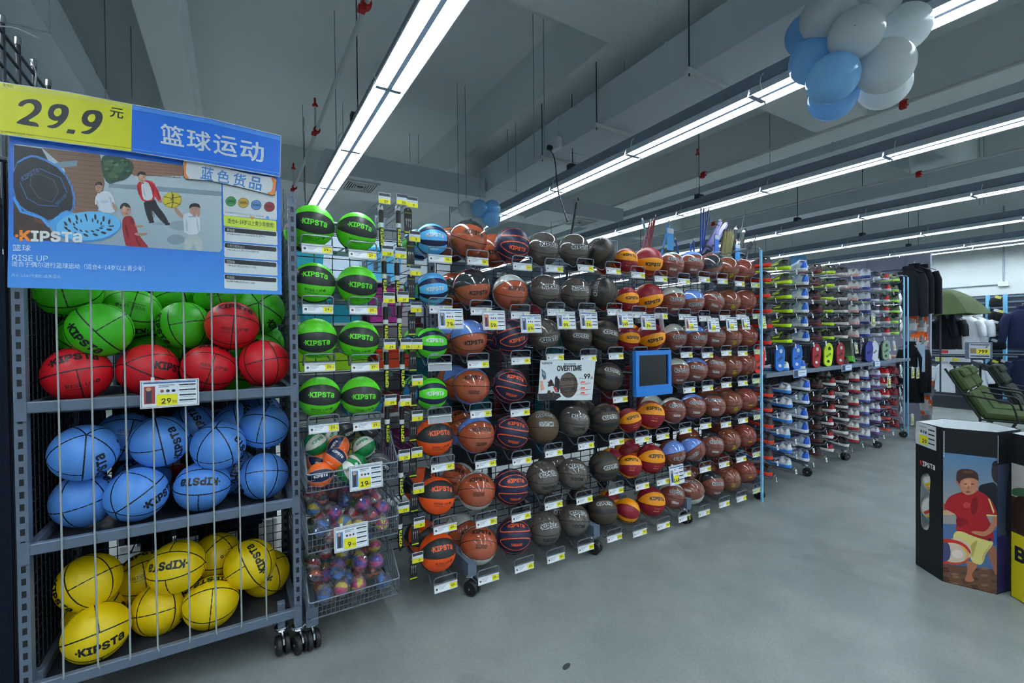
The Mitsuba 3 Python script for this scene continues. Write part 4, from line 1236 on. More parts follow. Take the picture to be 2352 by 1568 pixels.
def needles(zf, tp, ip, label):
    x, hz = hook(zf, tp, ip, 1, label, '9')
    y, top = 2.68, hz - .004
    t = thing('needle_pack', f'black blister pack of inflating needles, {label}', 'needle pack', 'needle packs on the peg hooks')
    put(t, 'card', mikit.ply(prism(sg.Polygon([(-.024, -.145), (.024, -.145), (.024, .0), (.012, .012), (-.012, .012), (-.024, .0)]).difference(sg.Point(0, .003).buffer(.005, 6)), .0015).apply_transform(np.array([[1, 0, 0, x], [0, 0, -1, y], [0, 1, 0, top - .004], [0, 0, 0, 1.0]])), 'black_plastic'))
    m = board((x, y - .002, top - .075), (1, 0, 0), (0, -1, 0))
    put(t, 'print', Print().add(rect(-.022, .045, .022, .062), (26, 28, 30)).add(fit(text_poly('NEEDLES', 'latin', 1), w=.036, centre=(0, .054)), (214, 224, 30)).add(rect(-.022, -.065, .022, -.058), (214, 224, 30)).dict('print_ink', m))
    for k in range(3):
        put(t, 'needle', mikit.ply(lathe([(.001, 0), (.0014, .002), (.0014, .032), (.004, .034), (.004, .046), (.0015, .048), (.001, .048)], 8, M4((x - .012 + .012 * k, y - .005, top - .105))), 'chrome', smooth=40))


for c, cn in (('a', 'left'), ('b', 'right')):
    for i, (zf, tp, ip, s) in enumerate(HK[c]): pump(zf, tp, ip, s, f'{ORD[i]} from the top in the {cn} pump column')
for i, (zf, tp, ip) in enumerate(CK): needles(zf, tp, ip, f'{ORD[i]} from the top')

# ------------------------------------------------------------------ overtime sign and the blue tablet
m = board(onY(1238, 873, 2.505), (1, .0, -.02), (0, -1, .05))
tr = traced(m, 3.2667, 1000, 460)
t = thing('product_sign', 'white sign reading OVERTIME with a brown ball and 99 yuan, between the taupe balls', 'sign')
c = tr((790, 1200), (1203, 1198), (1175, 1498), (772, 1500))
put(t, 'board', mikit.ply(xf(prism(c, .004), m @ M4((0, 0, -.0042))), 'white_plastic'))
p = Print()
p.add(c, (208, 216, 220))
p.add(tr((772, 1450), (838, 1448), (858, 1372), (838, 1365), (838, 1360), (860, 1358), (862, 1440), (930, 1448), (945, 1470), (900, 1500), (773, 1499)), (28, 30, 34))
p.add(tr((795, 1262), (826, 1290), (832, 1335), (812, 1342), (800, 1318)), (70, 90, 106)).add(tr((800, 1280), (822, 1297), (824, 1318), (803, 1305)), (130, 150, 165)).add(tr((808, 1340), (828, 1334), (826, 1342), (812, 1346)), (180, 60, 40))
p.add(tr((786, 1355), (806, 1355), (818, 1420), (790, 1428)), (206, 150, 130))
p.add(tr((896, 1335), (905, 1318), (915, 1320), (917, 1332), (930, 1340), (934, 1380), (925, 1440), (905, 1440), (895, 1390)), (26, 26, 30))
p.add(tr((856, 1352), (866, 1340), (876, 1350), (884, 1372), (900, 1400), (884, 1405), (866, 1398), (848, 1408), (842, 1390)), (52, 30, 34))
p.add(tr((846, 1398), (880, 1392), (906, 1405), (916, 1430), (892, 1440), (880, 1424), (866, 1428), (846, 1424)), (220, 224, 228))
p.add(tr((880, 1400), (900, 1398), (915, 1425), (900, 1438)), (184, 50, 50))
p.add(tr((848, 1424), (862, 1426), (858, 1455), (850, 1475), (838, 1462)), (60, 40, 36)).add(tr((878, 1432), (892, 1438), (892, 1470), (882, 1482), (876, 1468)), (60, 40, 36))
bc = tr((998, 1385))[0]
rad = np.linalg.norm(tr((998, 1300))[0] - bc)
circ = lambda r: ell(bc[0], bc[1], rad * r * .92, rad * r, 0, 40)
p.add(circ(1.12), (70, 56, 50)).add(ell(bc[0] - .012, bc[1] + .02, rad * .8, rad * .8, 0, 32), (92, 76, 68))
for a, b in (((930, 1390), (1070, 1378)), ((940, 1330), (1060, 1345)), ((935, 1440), (1062, 1425))):
    p.add(tr(a, b, (b[0], b[1] + 5), (a[0], a[1] + 5)), (34, 26, 24))
p.add(quad_text(LOGO, tr((942, 1356), (1056, 1352), (1056, 1326), (942, 1332))), (26, 20, 20))
p.add(quad_text(text_poly('OVERTIME', 'latin', 3), tr((940, 1432), (1052, 1420), (1050, 1395), (942, 1408))), (26, 20, 20))
p.add(quad_text(text_poly('OVERTIME', 'latin', 4), tr((912, 1283), (1097, 1276), (1097, 1235), (912, 1240))), (22, 24, 28))
p.add(quad_text(text_poly('室外球场用球', 'cjk', 1), tr((964, 1236), (1054, 1233), (1054, 1220), (964, 1222))), (40, 44, 50))
lo = polys(LOGO)
p.add(quad_text(LOGO, tr((798, 1231), (876, 1227), (876, 1213), (798, 1215))), (60, 50, 54))
p.add(ell(*tr((799, 1216))[0], .003, .003, 0, 10), (200, 30, 30))
p.add(quad_text(text_poly('99', 'latin', 4), tr((1115, 1340), (1160, 1338), (1160, 1298), (1115, 1300))), (22, 24, 28))
p.add(quad_text(text_poly('元', 'cjk', 2), tr((1162, 1342), (1182, 1341), (1182, 1320), (1162, 1322))), (22, 24, 28))
for k in range(3): p.add(tr((1080 + 11 * k, 1338), (1086 + 11 * k, 1338), (1086 + 11 * k, 1331), (1080 + 11 * k, 1331)), (40, 40, 44))
for k, (y, w) in enumerate(((1366, 1168), (1410, 1165), (1447, 1160))):
    p.add(tr((1090, y - 8), (1122, y - 9), (1122, y + 1), (1090, y + 2)), (206, 60, 50))
    for j in range(2): p.add(tr((1090, y + 6 + 7 * j), (w - 18 * j, y + 4 + 7 * j), (w - 18 * j, y + 7 + 7 * j), (1090, y + 9 + 7 * j)), (190, 90, 90))
    p.add(tr((1058, y + 14), (1090, y + 3), (1090, y + 5), (1058, y + 16)), (206, 60, 50))
put(t, 'print', p.dict('print_ink', m))
put(t, 'hanging_rod', mikit.ply(cat_([rod((1.78, 2.52, 1.452), (1.78, 3.1, 1.48), .004), rod((2.15, 2.52, 1.45), (2.15, 3.1, 1.48), .004)][:1]), 'grey_wire'))
t = thing('tablet_display', 'dark tablet screen in a bright blue frame in front of the crimson balls', 'tablet')
X0, X1, Z0, Z1, Yt = 2.605, 3.005, 1.15, 1.497, 2.49
fr = sg.box(0, 0, X1 - X0, Z1 - Z0)
op = sg.box(.035, .075, X1 - X0 - .035, Z1 - Z0 - .035)
mt = np.array([[1, 0, 0, X0], [0, 0, -1, Yt + .03], [0, 1, 0, Z0], [0, 0, 0, 1.0]])
put(t, 'frame', mikit.ply(cat_([xf(prism(fr.buffer(-.006).buffer(.006, 4).difference(op), .035), mt), box2((X0 - .003, Yt - .012, Z0 - .004), (X1 + .003, Yt + .02, Z0 + .055))]), 'blue_plastic'))
put(t, 'screen', mikit.ply(box2((X0 + .03, Yt + .006, Z0 + .07), (X1 - .03, Yt + .02, Z1 - .03)), 'screen_glass'))
put(t, 'arm', mikit.ply(cat_([rod(((X0 + X1) / 2, Yt + .03, 1.3), ((X0 + X1) / 2, GY, 1.3), .014, 8), cbox((.12, .02, .12), .004, ((X0 + X1) / 2, Yt + .035, 1.3))]), 'dark_steel'))

# ================================================================== the big blue sign over the ball rack
m = board(onY(330, 500, 2.50), (1, 0, 0), (0, -1, 0))
tr = traced(m, 2.24, 0, 0)
t = thing('promotion_sign', 'large blue basketball poster with children playing, hung on the front of the ball rack', 'poster')
c = tr((50, 640), (1444, 800), (1450, 1515), (38, 1478))
put(t, 'board', mikit.ply(xf(prism(c, .005), m @ M4((0, 0, -.0055))), 'white_plastic'))
p = Print(.00022)
BL = (44, 112, 206)
p.add(c, BL, .08, lambda v: [np.array((38, 104, 198)) + (np.array((72, 146, 228)) - (38, 104, 198)) * min(1, max(0, (.02 - y) / .32)) for x, y in v])
ph = sg.Polygon(tr((74, 740), (515, 795), (930, 850), (1138, 900), (1142, 1280), (1130, 1297), (90, 1228), (70, 1212), (70, 760))).buffer(-.006).buffer(.006, 4)
def ad(pts, col, sm=0, clip=True):
    q = tr(*pts)
    if sm: q = smooth_poly(q, sm)
    q = sg.Polygon(q).buffer(0)
    if clip: q = q.intersection(ph)
    if q.area > 1e-9: p.add(q, col)
def el(x, y, rx_, ry_, col, rot=0, n=22, clip=True): ad(ell(x, y, rx_, ry_, rot, n), col, 0, clip)
p.add(ph, (150, 168, 178), .05, lambda v: [np.array((132, 152, 166)) + (np.array((186, 200, 206)) - (132, 152, 166)) * min(1, max(0, .5 + 2.2 * y + .6 * x)) for x, y in v])
ad([(660, 960), (1140, 1130), (1140, 1150), (650, 985)], (170, 186, 194))
ad([(560, 945), (760, 955), (1140, 985), (1140, 1010), (560, 965)], (128, 148, 160))
ad([(640, 815), (935, 850), (960, 880), (940, 905), (690, 905), (650, 870)], (150, 112, 92))
ad([(690, 905), (760, 908), (720, 925), (690, 920)], (190, 200, 205))
ad([(215, 760), (515, 795), (540, 945), (500, 1095), (375, 1095), (330, 860)], (122, 92, 72))
for k in range(13):                                  # brick courses
    y = 790 + k * 24
    ad([(300 + 6 * k, y), (520, y + 18), (520, y + 21), (300 + 6 * k, y + 3)], (98, 74, 60))
for k in range(5):
    y = 828 + k * 16
    ad([(662, y), (930, y + 22), (930, y + 24), (662, y + 2)], (122, 92, 78))
ad([(260, 850), (300, 835), (400, 825), (395, 855), (330, 862), (290, 880)], (120, 140, 150))
ad([(515, 798), (590, 802), (660, 815), (692, 850), (685, 885), (650, 925), (600, 935), (560, 952), (528, 905)], (48, 76, 58), 2)
for x, y, r in ((560, 840, 26), (610, 870, 30), (640, 845, 20), (580, 900, 22)): el(x, y, r, r * .7, (66, 98, 68))
el(600, 848, 14, 9, (86, 120, 84)); el(640, 890, 12, 8, (40, 62, 50))
ad([(72, 745), (215, 765), (262, 850), (72, 870)], (38, 36, 40))
ad([(70, 990), (220, 1110), (300, 1250), (70, 1245)], (62, 44, 42))
ad([(160, 1085), (235, 1130), (250, 1160), (180, 1140)], (100, 48, 40))
# hoop backboard
ad([(70, 845), (145, 797), (205, 802), (330, 868), (390, 990), (384, 1096), (338, 1086), (262, 1160), (210, 1118), (112, 1088), (68, 1010)], (66, 128, 196), 1)
ad([(70, 855), (148, 808), (200, 812), (322, 876), (378, 992), (372, 1090), (332, 1078), (260, 1142), (206, 1106), (118, 1076), (70, 1000)], (30, 32, 38), 1)
def line(pts, w, col, clip=True):
    q = sg.LineString(tr(*pts)).buffer(w, 2)
    if clip: q = q.intersection(ph)
    p.add(q, col)
line([(160, 905), (205, 895), (275, 925), (303, 985), (270, 1040), (200, 1018), (158, 955), (160, 905)], .0012, (58, 74, 96))
line([(105, 940), (140, 1020), (200, 1055), (300, 1062)], .0014, (52, 96, 150)); line([(205, 868), (312, 915), (345, 990)], .0014, (52, 96, 150))
p.add(quad_text(LOGO, tr((112, 938), (204, 884), (194, 862), (104, 912))), (60, 84, 120))
p.add(quad_text(text_poly('THE HOOP', 'latin', 1), tr((296, 1060), (344, 1010), (338, 996), (286, 1046))), (56, 110, 170))
line([(66, 1010), (110, 1090), (215, 1122), (252, 1165)], .004, (70, 150, 220))
# hoop net plate
ad([(255, 1145), (285, 1118), (345, 1085), (372, 1100), (420, 1100), (420, 1200), (330, 1215), (275, 1185)], (72, 158, 222))
el(455, 1167, 170, 78, (60, 140, 206), -4, 34); el(455, 1162, 166, 74, (104, 182, 232), -4, 34)
for a in range(0, 360, 24):
    r1, r2 = 118, 48
    for rr in (1.0, .62):
        x, y = 455 + r1 * rr * math.cos(math.radians(a)), 1162 + r2 * rr * math.sin(math.radians(a))
        el(x, y, 13 * rr + 2, 5 * rr + 1, (34, 42, 52), a * .3, 12)
line([(330, 1165), (580, 1158)], .002, (104, 182, 232)); line([(430, 1100), (480, 1225)], .002, (104, 182, 232))
# the children
sk, hr = (172, 132, 112), (40, 34, 34)
el(930, 1160, 60, 26, (140, 156, 166)); el(905, 1232, 46, 26, (124, 142, 154)); el(830, 1150, 50, 8, (140, 158, 170))
ad([(494, 1000), (530, 984), (560, 984), (585, 1012), (594, 1060), (590, 1100), (512, 1090), (502, 1050), (488, 1055)], (214, 218, 228), 1)
ad([(575, 1030), (604, 1070), (598, 1090), (580, 1070)], sk, 1); el(510, 966, 19, 25, sk); ad([(489, 958), (495, 940), (512, 934), (526, 942), (527, 960), (518, 952), (500, 952)], hr, 1)
ad([(520, 1035), (556, 1030), (556, 1042), (522, 1046)], (180, 196, 220))
ad([(736, 1030), (796, 1020), (812, 1060), (845, 1100), (872, 1150), (850, 1156), (816, 1122), (776, 1072), (794, 1140), (768, 1146), (748, 1090)], (32, 32, 38), 1)
ad([(705, 945), (726, 930), (764, 926), (792, 936), (812, 975), (834, 1030), (818, 1044), (796, 1004), (794, 1032), (742, 1036), (728, 1030), (705, 975)], (190, 30, 42), 1)
ad([(726, 938), (760, 932), (778, 970), (790, 1026), (744, 1034), (730, 1000)], (216, 222, 230), 1)
el(732, 912, 21, 26, (186, 146, 124)); ad([(708, 910), (710, 890), (728, 882), (748, 888), (752, 906), (744, 900), (716, 902)], hr, 1)
el(826, 1036, 9, 8, sk); ad([(766, 1140), (794, 1134), (792, 1146), (768, 1148)], (24, 24, 28)); ad([(846, 1146), (874, 1146), (872, 1158), (850, 1158)], (24, 24, 28))
ad([(632, 1120), (664, 1108), (684, 1116), (700, 1160), (712, 1205), (740, 1240), (772, 1280), (652, 1276), (636, 1220), (628, 1160)], (146, 24, 36), 1)
ad([(690, 1150), (706, 1160), (738, 1158), (738, 1168), (702, 1172)], sk, 1); ad([(694, 1196), (726, 1200), (758, 1196), (758, 1208), (722, 1214), (694, 1210)], sk, 1)
el(648, 1082, 26, 32, (180, 138, 118)); ad([(618, 1080), (620, 1055), (640, 1042), (664, 1050), (674, 1072), (660, 1066), (634, 1066)], hr, 1); el(652, 1100, 6, 2.5, (120, 60, 60)); el(640, 1080, 3, 2, hr); el(660, 1080, 3, 2, hr)
ad([(952, 1216), (1038, 1212), (1044, 1288), (1012, 1292), (998, 1240), (980, 1292), (948, 1288)], (176, 184, 184), 1)
ad([(940, 1106), (980, 1092), (1016, 1098), (1030, 1120), (1030, 1206), (950, 1208), (944, 1150)], (216, 222, 230), 1)
ad([(900, 1062), (918, 1078), (944, 1110), (940, 1124), (912, 1104), (896, 1080)], sk, 1); ad([(1008, 1060), (1028, 1066), (1030, 1110), (1016, 1120), (1010, 1090)], sk, 1)
el(1000, 1078, 26, 30, (176, 134, 114)); ad([(972, 1076), (976, 1052), (1000, 1044), (1026, 1050), (1032, 1074), (1018, 1064), (988, 1064)], hr, 1)
el(886, 1030, 50, 41, (166, 146, 40)); el(884, 1027, 46, 38, (202, 182, 54))
line([(842, 1012), (884, 1020), (932, 1012)], .0012, (40, 36, 24)); line([(884, 990), (892, 1030), (884, 1070)], .0012, (40, 36, 24)); line([(850, 1052), (888, 1040), (926, 1052)], .0012, (40, 36, 24))
for x, y, r in ((732, 916, 1.0), (508, 970, .85), (1000, 1084, 1.0)):
    for sx in (-1, 1):
        el(x + sx * 8 * r, y - 4 * r, 3 * r, 1.6 * r, (50, 38, 34), 0, 8); line([(x + sx * 4 * r, y - 10 * r), (x + sx * 12 * r, y - 10 * r)], .0005, (60, 44, 38))
    ad([(x - 1, y - 3 * r), (x + 3 * r, y + 6 * r), (x - 2 * r, y + 6 * r)], (150, 110, 92)); el(x, y + 13 * r, 5 * r, 1.6 * r, (132, 72, 70), 0, 8)
    ad([(x - 8 * r, y + 22 * r), (x + 8 * r, y + 22 * r), (x + 9 * r, y + 30 * r), (x - 9 * r, y + 30 * r)], (150, 112, 94))
el(724, 908, 8, 12, (202, 164, 142)); el(640, 1076, 10, 16, (196, 156, 136))
for q in ([(712, 950), (722, 990), (718, 1010), (708, 980)], [(800, 950), (818, 1000), (826, 1030), (812, 1010)], [(784, 945), (794, 980), (790, 1000), (780, 970)]): ad(q, (142, 18, 30), 1)
for q in ([(640, 1140), (660, 1180), (664, 1240), (648, 1200)], [(690, 1200), (720, 1250), (730, 1276), (704, 1250)], [(668, 1120), (682, 1124), (690, 1160), (676, 1150)]): ad(q, (112, 14, 26), 1)
for q in ([(500, 1020), (512, 1060), (516, 1086), (506, 1060)], [(560, 1000), (578, 1030), (584, 1080), (570, 1050)], [(958, 1120), (968, 1160), (964, 1200), (954, 1170)], [(1010, 1110), (1022, 1150), (1024, 1200), (1012, 1170)], [(736, 950), (746, 990), (750, 1020), (740, 1000)]): ad(q, (182, 190, 204), 1)
ad([(770, 1050), (782, 1080), (800, 1120), (790, 1110)], (58, 58, 66), 1); ad([(970, 1112), (1010, 1112), (1010, 1118), (970, 1118)], (150, 176, 200)); line([(766, 930), (790, 940), (812, 975)], .0007, (206, 206, 214))
for k in range(13):                                  # upright joints of the bricks
    y = 790 + k * 24
    for j in range(8):
        x = 310 + j * 27 + (13 if k % 2 else 0)
        if x < 505 and y < 1060 and not (x < 408 and 795 < y < 880) and x > (330 + (y - 860) * .2 if y > 860 else 230 + (y - 760)): ad([(x, y + 2), (x + 2, y + 2), (x + 2, y + 24), (x, y + 24)], (104, 80, 66))
for k in range(4):
    for j in range(10):
        x = 668 + j * 27 + (13 if k % 2 else 0); y = 829 + k * 16 + (x - 662) * .08
        ad([(x, y), (x + 1.5, y), (x + 1.5, y + 15), (x, y + 15)], (126, 96, 82))
for x, y, r in ((575, 830, 12), (630, 825, 10), (548, 870, 12), (600, 910, 10), (660, 880, 11)): el(x, y, r, r * .6, (80, 112, 78)); el(x + 14, y + 10, r * .8, r * .5, (36, 58, 44))
p.add(quad_text(LOGO, tr((878, 1032), (886, 998), (896, 1000), (890, 1034))), (40, 36, 24))
# wordmark
full = quad_text(LOGO, tr((78, 1240), (424, 1248), (424, 1196), (78, 1182)))
xs = sorted(polys(full), key=lambda g: g.centroid.x)
for k, g in enumerate(xs): p.add(g, (238, 134, 40) if k < 2 else (232, 236, 240))
# captions
W_ = (226, 236, 248)
p.add(quad_text(text_poly('篮球', 'cjk', 0), tr((65, 1290), (158, 1292), (158, 1260), (65, 1256))), W_)
p.add(quad_text(text_poly('RISE UP', 'latin', 0), tr((64, 1340), (246, 1344), (246, 1316), (64, 1310))), W_)
p.add(quad_text(text_poly('适合于偶尔进行篮球运动（适合4~14岁以上青少年）', 'cjk', 0), tr((60, 1370), (745, 1396), (745, 1368), (60, 1342))), W_)
p.add(quad_text(text_poly('尺寸 : 3,5,6,7号 颜色 : 绿/黄/蓝/红', 'cjk', 0), tr((60, 1424), (312, 1434), (312, 1414), (60, 1406))), (190, 212, 240))
# information column
def card(pts, col): p.add(sg.Polygon(tr(*pts)).buffer(-.005).buffer(.005, 4), col)
card([(1146, 940), (1424, 980), (1424, 1132), (1150, 1106)], (216, 222, 226))
for x, y, c_ in ((1188, 1036, (60, 140, 76)), (1252, 1043, (196, 160, 70)), (1318, 1055, (92, 140, 200)), (1386, 1064, (150, 40, 50))):
    el(x, y, 28, 26, (40, 44, 40), 0, 24, False); el(x, y, 26, 24, c_, 0, 24, False)
    line([(x - 26, y - 8), (x, y - 12), (x + 26, y - 8)], .0006, (30, 34, 34), False); line([(x - 26, y + 8), (x, y + 12), (x + 26, y + 8)], .0006, (30, 34, 34), False)
    p.add(quad_text(LOGO, tr((x - 20, y + 5), (x + 20, y + 6), (x + 20, y - 5), (x - 20, y - 6))), (24, 28, 28))
p.add(quad_text(text_poly('Code:8202043,8202046,8202047,8202048', 'latin', 0), tr((1158, 1096), (1356, 1120), (1356, 1110), (1158, 1086))), (70, 80, 90))
el(1376, 1120, 9, 9, (80, 150, 220), 0, 14, False)
card([(1150, 1106), (1422, 1136), (1422, 1190), (1152, 1162)], (206, 224, 70))
ad([(1282, 1112), (1310, 1116), (1296, 1132)], (206, 140, 60), 0, False)
p.add(quad_text(text_poly('适合4~14岁以上青少年使用!', 'cjk', 1), tr((1170, 1148), (1410, 1172), (1410, 1146), (1170, 1122))), (50, 70, 40))
heads = ['触感感', '人体工程学设计', '回弹强', '耐磨损']
subs = ['外皮偏粗糙胶设计,增加触球时的摩擦性', '球体纹路设计,提供良好的抓球感', '丁基橡胶内胆,提供良好的弹性', '外皮耐磨橡胶材质,经久耐用']
for k in range(4):
    y = 1166 + 81 * k
    card([(1154, y), (1426, y + 24 - 2 * k), (1428, y + 96 - 3 * k), (1154, y + 74)], (218, 224, 228))
    card([(1156, y + 2), (1422, y + 28 - 2 * k), (1422, y + 50 - 2 * k), (1156, y + 26)], (36, 38, 44))
    p.add(quad_text(text_poly(heads[k], 'cjk', 0), tr((1168, y + 22), (1168 + 13 * len(heads[k]), y + 24 + 1.2 * len(heads[k])), (1168 + 13 * len(heads[k]), y + 10 + 1.2 * len(heads[k])), (1168, y + 8))), (200, 206, 210))
    w = 11 * len(subs[k])
    p.add(quad_text(text_poly(subs[k], 'cjk', 0), tr((1166, y + 42), (1166 + w, y + 42 + w * .08), (1166 + w, y + 31 + w * .08), (1166, y + 31))), (60, 66, 74))
put(t, 'print', p.dict('print_ink', m))
for q in p.grounds(m): put(t, 'printed_ground', q)
# curled plaque
t = thing('name_plaque', 'white curled plaque with orange corners and blue lettering, fixed on the blue poster', 'plaque')
m2 = m @ M4((0, 0, .0095))
tr = traced(m2, 2.24, 0, 0)
pl = tr((945, 822), (1100, 850), (1280, 892), (1412, 912), (1424, 924), (1416, 1000), (1402, 1006), (1240, 965), (1080, 930), (958, 922), (946, 910), (940, 840))
put(t, 'plate', mikit.ply(xf(prism(pl, .004), m2 @ M4((0, 0, -.0045))), 'black_plastic'))
p = Print(.0003)
p.add(sg.Polygon(pl).buffer(-.0016), (222, 226, 230))
for pts in ([(945, 830), (962, 832), (958, 850), (956, 895), (975, 915), (962, 922), (946, 908)], [(1392, 912), (1412, 914), (1422, 926), (1414, 1000), (1402, 1004), (1376, 998), (1378, 990), (1398, 984), (1406, 940)]):
    p.add(sg.Polygon(smooth_poly(tr(*pts), 1)).buffer(0), (222, 132, 64))
for k, ch in enumerate('蓝色货品'):
    x = 1030 + 83 * k; y = 918 + 17 * k
    p.add(quad_text(text_poly(ch, 'cjk', 1), tr((x, y), (x + 64, y + 13), (x + 72, y - 52), (x + 8, y - 66))), (70, 130, 200))
put(t, 'print', p.dict('print_ink', m2))

# header strip with the price and the title, leaning a little forward
hm = board(onY(330, 305, 2.465), (1, 0, 0), (0, -1, -.06))
tr = traced(hm, 2.24, 0, 0)
t = thing('header_sign', 'long header sign, yellow price 29.9 at left, blue title at right', 'sign')
hd = tr((-40, 412), (0, 420), (340, 470), (680, 535), (1080, 608), (1447, 697), (1442, 910), (1060, 842), (675, 780), (330, 735), (0, 690), (-40, 685))
put(t, 'board', mikit.ply(xf(prism(hd, .006), hm @ M4((0, 0, -.0065))), 'white_plastic'))
for x in (-.70, .17):
    put(t, 'bracket', mikit.ply(box2((x - .015, 2.486, 2.42), (x + .015, 2.565, 2.47)), 'rack_paint'))
p = Print(.0003)
p.add(tr((-40, 416), (0, 424), (340, 474), (680, 539), (675, 778), (330, 731), (0, 686), (-40, 681)), (214, 212, 24), .08, lambda v: [np.array((186, 184, 22)) + (np.array((224, 222, 34)) - (186, 184, 22)) * min(1, max(0, (x + 1.0 + .3) / .45)) for x, y in v + [0.55, 0]])
p.add(tr((680, 539), (1080, 612), (1444, 700), (1439, 906), (1060, 838), (675, 778)), (40, 112, 222))
p.add(tr((-40, 420), (0, 428), (340, 478), (680, 543), (680, 560), (340, 500), (0, 452), (-40, 444)), (222, 220, 90))
p.add(tr((680, 543), (1080, 616), (1444, 704), (1444, 724), (1080, 636), (680, 563)), (84, 150, 234))
p.add(tr((0, 670), (330, 715), (675, 762), (675, 766), (330, 719), (0, 674)), (180, 176, 20)); p.add(tr((675, 762), (1060, 822), (1439, 890), (1439, 894), (1060, 826), (675, 766)), (90, 150, 230))
K = (40, 44, 44)
sk_ = lambda g: affinity.skew(g, 14)
two = [(90, 540), (110, 518), (155, 508), (200, 516), (218, 545), (208, 580), (170, 605), (140, 622), (190, 630), (202, 650), (196, 654), (85, 636), (86, 625), (150, 590), (176, 565), (178, 545), (160, 530), (135, 532), (110, 552)]
p.add(sg.Polygon(smooth_poly(tr(*two), 1)).buffer(0), K)
def nine(x, y):
    o = sg.Polygon(smooth_poly(tr((x + 4, y + 45), (x + 22, y + 8), (x + 62, y), (x + 105, y + 10), (x + 118, y + 38), (x + 104, y + 80), (x + 72, y + 112), (x + 40, y + 130), (x + 4, y + 122), (x + 2, y + 114), (x + 40, y + 108), (x + 66, y + 88), (x + 40, y + 90), (x + 12, y + 76)), 2)).buffer(0)
    i = sg.Polygon(smooth_poly(tr((x + 34, y + 48), (x + 46, y + 26), (x + 70, y + 22), (x + 80, y + 40), (x + 70, y + 62), (x + 48, y + 68)), 2)).buffer(0)
    return o.difference(i)
p.add(nine(240, 533), K); p.add(nine(414, 563), K)
p.add(tr((350, 664), (390, 670), (380, 690), (341, 684)), K)
p.add(quad_text(text_poly('元', 'cjk', 1), tr((564, 600), (634, 613), (638, 563), (568, 550))), K)
for k, ch in enumerate('篮球运动'):
    x = 825 + 137 * k; y = 736 + 27 * k
    p.add(quad_text(text_poly(ch, 'cjk', 1), tr((x, y), (x + 122, y + 22), (x + 122, y - 80), (x, y - 104))), (226, 234, 246))
p.add(quad_text(text_poly('零售价', 'cjk', 0), tr((16, 445), (70, 453), (70, 437), (16, 429))), (90, 90, 20))
p.add(quad_text(text_poly('迪卡侬产品价格  零售价格  人民币/元', 'cjk', 0), tr((6, 680), (178, 702), (178, 692), (6, 670))), (110, 110, 20))
put(t, 'print', p.dict('print_ink', hm))
for q in p.grounds(hm): put(t, 'printed_ground', q)

# ================================================================== shoe gondola, a few degrees askew to the ball gondola
def paint(mesh, c, bsdf='shoe_colour', smooth=False):
    """a mesh in one plain colour"""
    if smooth not in (False, True):
        mesh = trimesh.graph.smooth_shade(trimesh.Trimesh(mesh.vertices, mesh.faces), angle=math.radians(smooth), facet_minarea=None)
        smooth = True
    return mikit.ply(mesh, bsdf, smooth=smooth, uv=cuv(c, len(mesh.vertices)))


SA = math.atan(.061)
SU, SN = np.array([math.cos(SA), math.sin(SA), 0.0]), np.array([-math.sin(SA), math.cos(SA), 0.0])
SO = np.array([4.43, 2.62, 0.0])
SM = np.eye(4); SM[:3, 0], SM[:3, 1], SM[:3, 3] = SU, SN, SO
sp = lambda u, v, z: SO + SU * u + SN * v + np.array([0, 0, z])
GV = .46                                             # the wire back, behind the display front
for i in range(4):
    u0, u1 = .02 + i * 1.085, .02 + (i + 1) * 1.085
    t = thing('shoe_gondola', ['first shoe gondola bay beside the last brown ball column', 'second shoe gondola bay from the ball display', 'third shoe gondola bay from the ball display', 'last shoe gondola bay before the black shirts'][i], 'display rack')
    grid(t, u0, u1, GV, .14, 2.30, .1085, .05, m=SM)
    for u in ((u0, u1) if i == 0 else (u1,)):
        upright(t, u, GV + .005, .14, 2.32, m=SM, sx=.04)
        f = put(t, 'foot', mikit.ply(xf(cat_([box2((u - .025, -.01, .135), (u + .025, GV + .5, .215))]), SM), 'rack_paint'))
        if u > .1:
            c = sp(u, .03, 0); castor(f, c[0], c[1], rng.uniform(-.8, .8) - 1)
            c = sp(u, GV + .45, 0); castor(f, c[0], c[1], rng.uniform(-.8, .8))
    put(t, 'back_panel', paint(xf(box2((u0, GV + .10, .16), (u1, GV + .105, 2.28)), SM), (26, 29, 34)))  # dark sheet added to blacken the gaps between the shoes
    put(t, 'shelf', mikit.ply(xf(cat_([box2((u0, -.06, 1.205), (u1, GV, 1.22)), cbox((u1 - u0 - .006, .02, .042), .003, ((u0 + u1) / 2, -.07, 1.205))]), SM), 'rack_paint'))
for (u, v, z0, z1, lab) in ((-.115, -.10, .0, 2.42, 'slim light blue post between the last brown balls and the shoes'), (4.30, -.02, .14, 2.46, 'slim light blue post at the far end of the shoes, left of a pair'), (4.52, -.01, .0, 2.47, 'slim light blue post at the far end of the shoes, right of a pair')):
    t = thing('marker_post', lab, 'post')
    put(t, 'post', mikit.ply(xf(box2((u - .009, v - .008, z0), (u + .009, v + .010, z1)), SM), 'sky_paint'))
    put(t, 'top_hook', mikit.ply(xf(tube(bend([(u, v + .01, z1 - .03), (u, v + .01, z1 + .03), (u - .02, GV, z1 + .01), (u - .02, GV, z1 - .12)], .03, 3), .005, 6), SM), 'grey_wire', smooth=50))

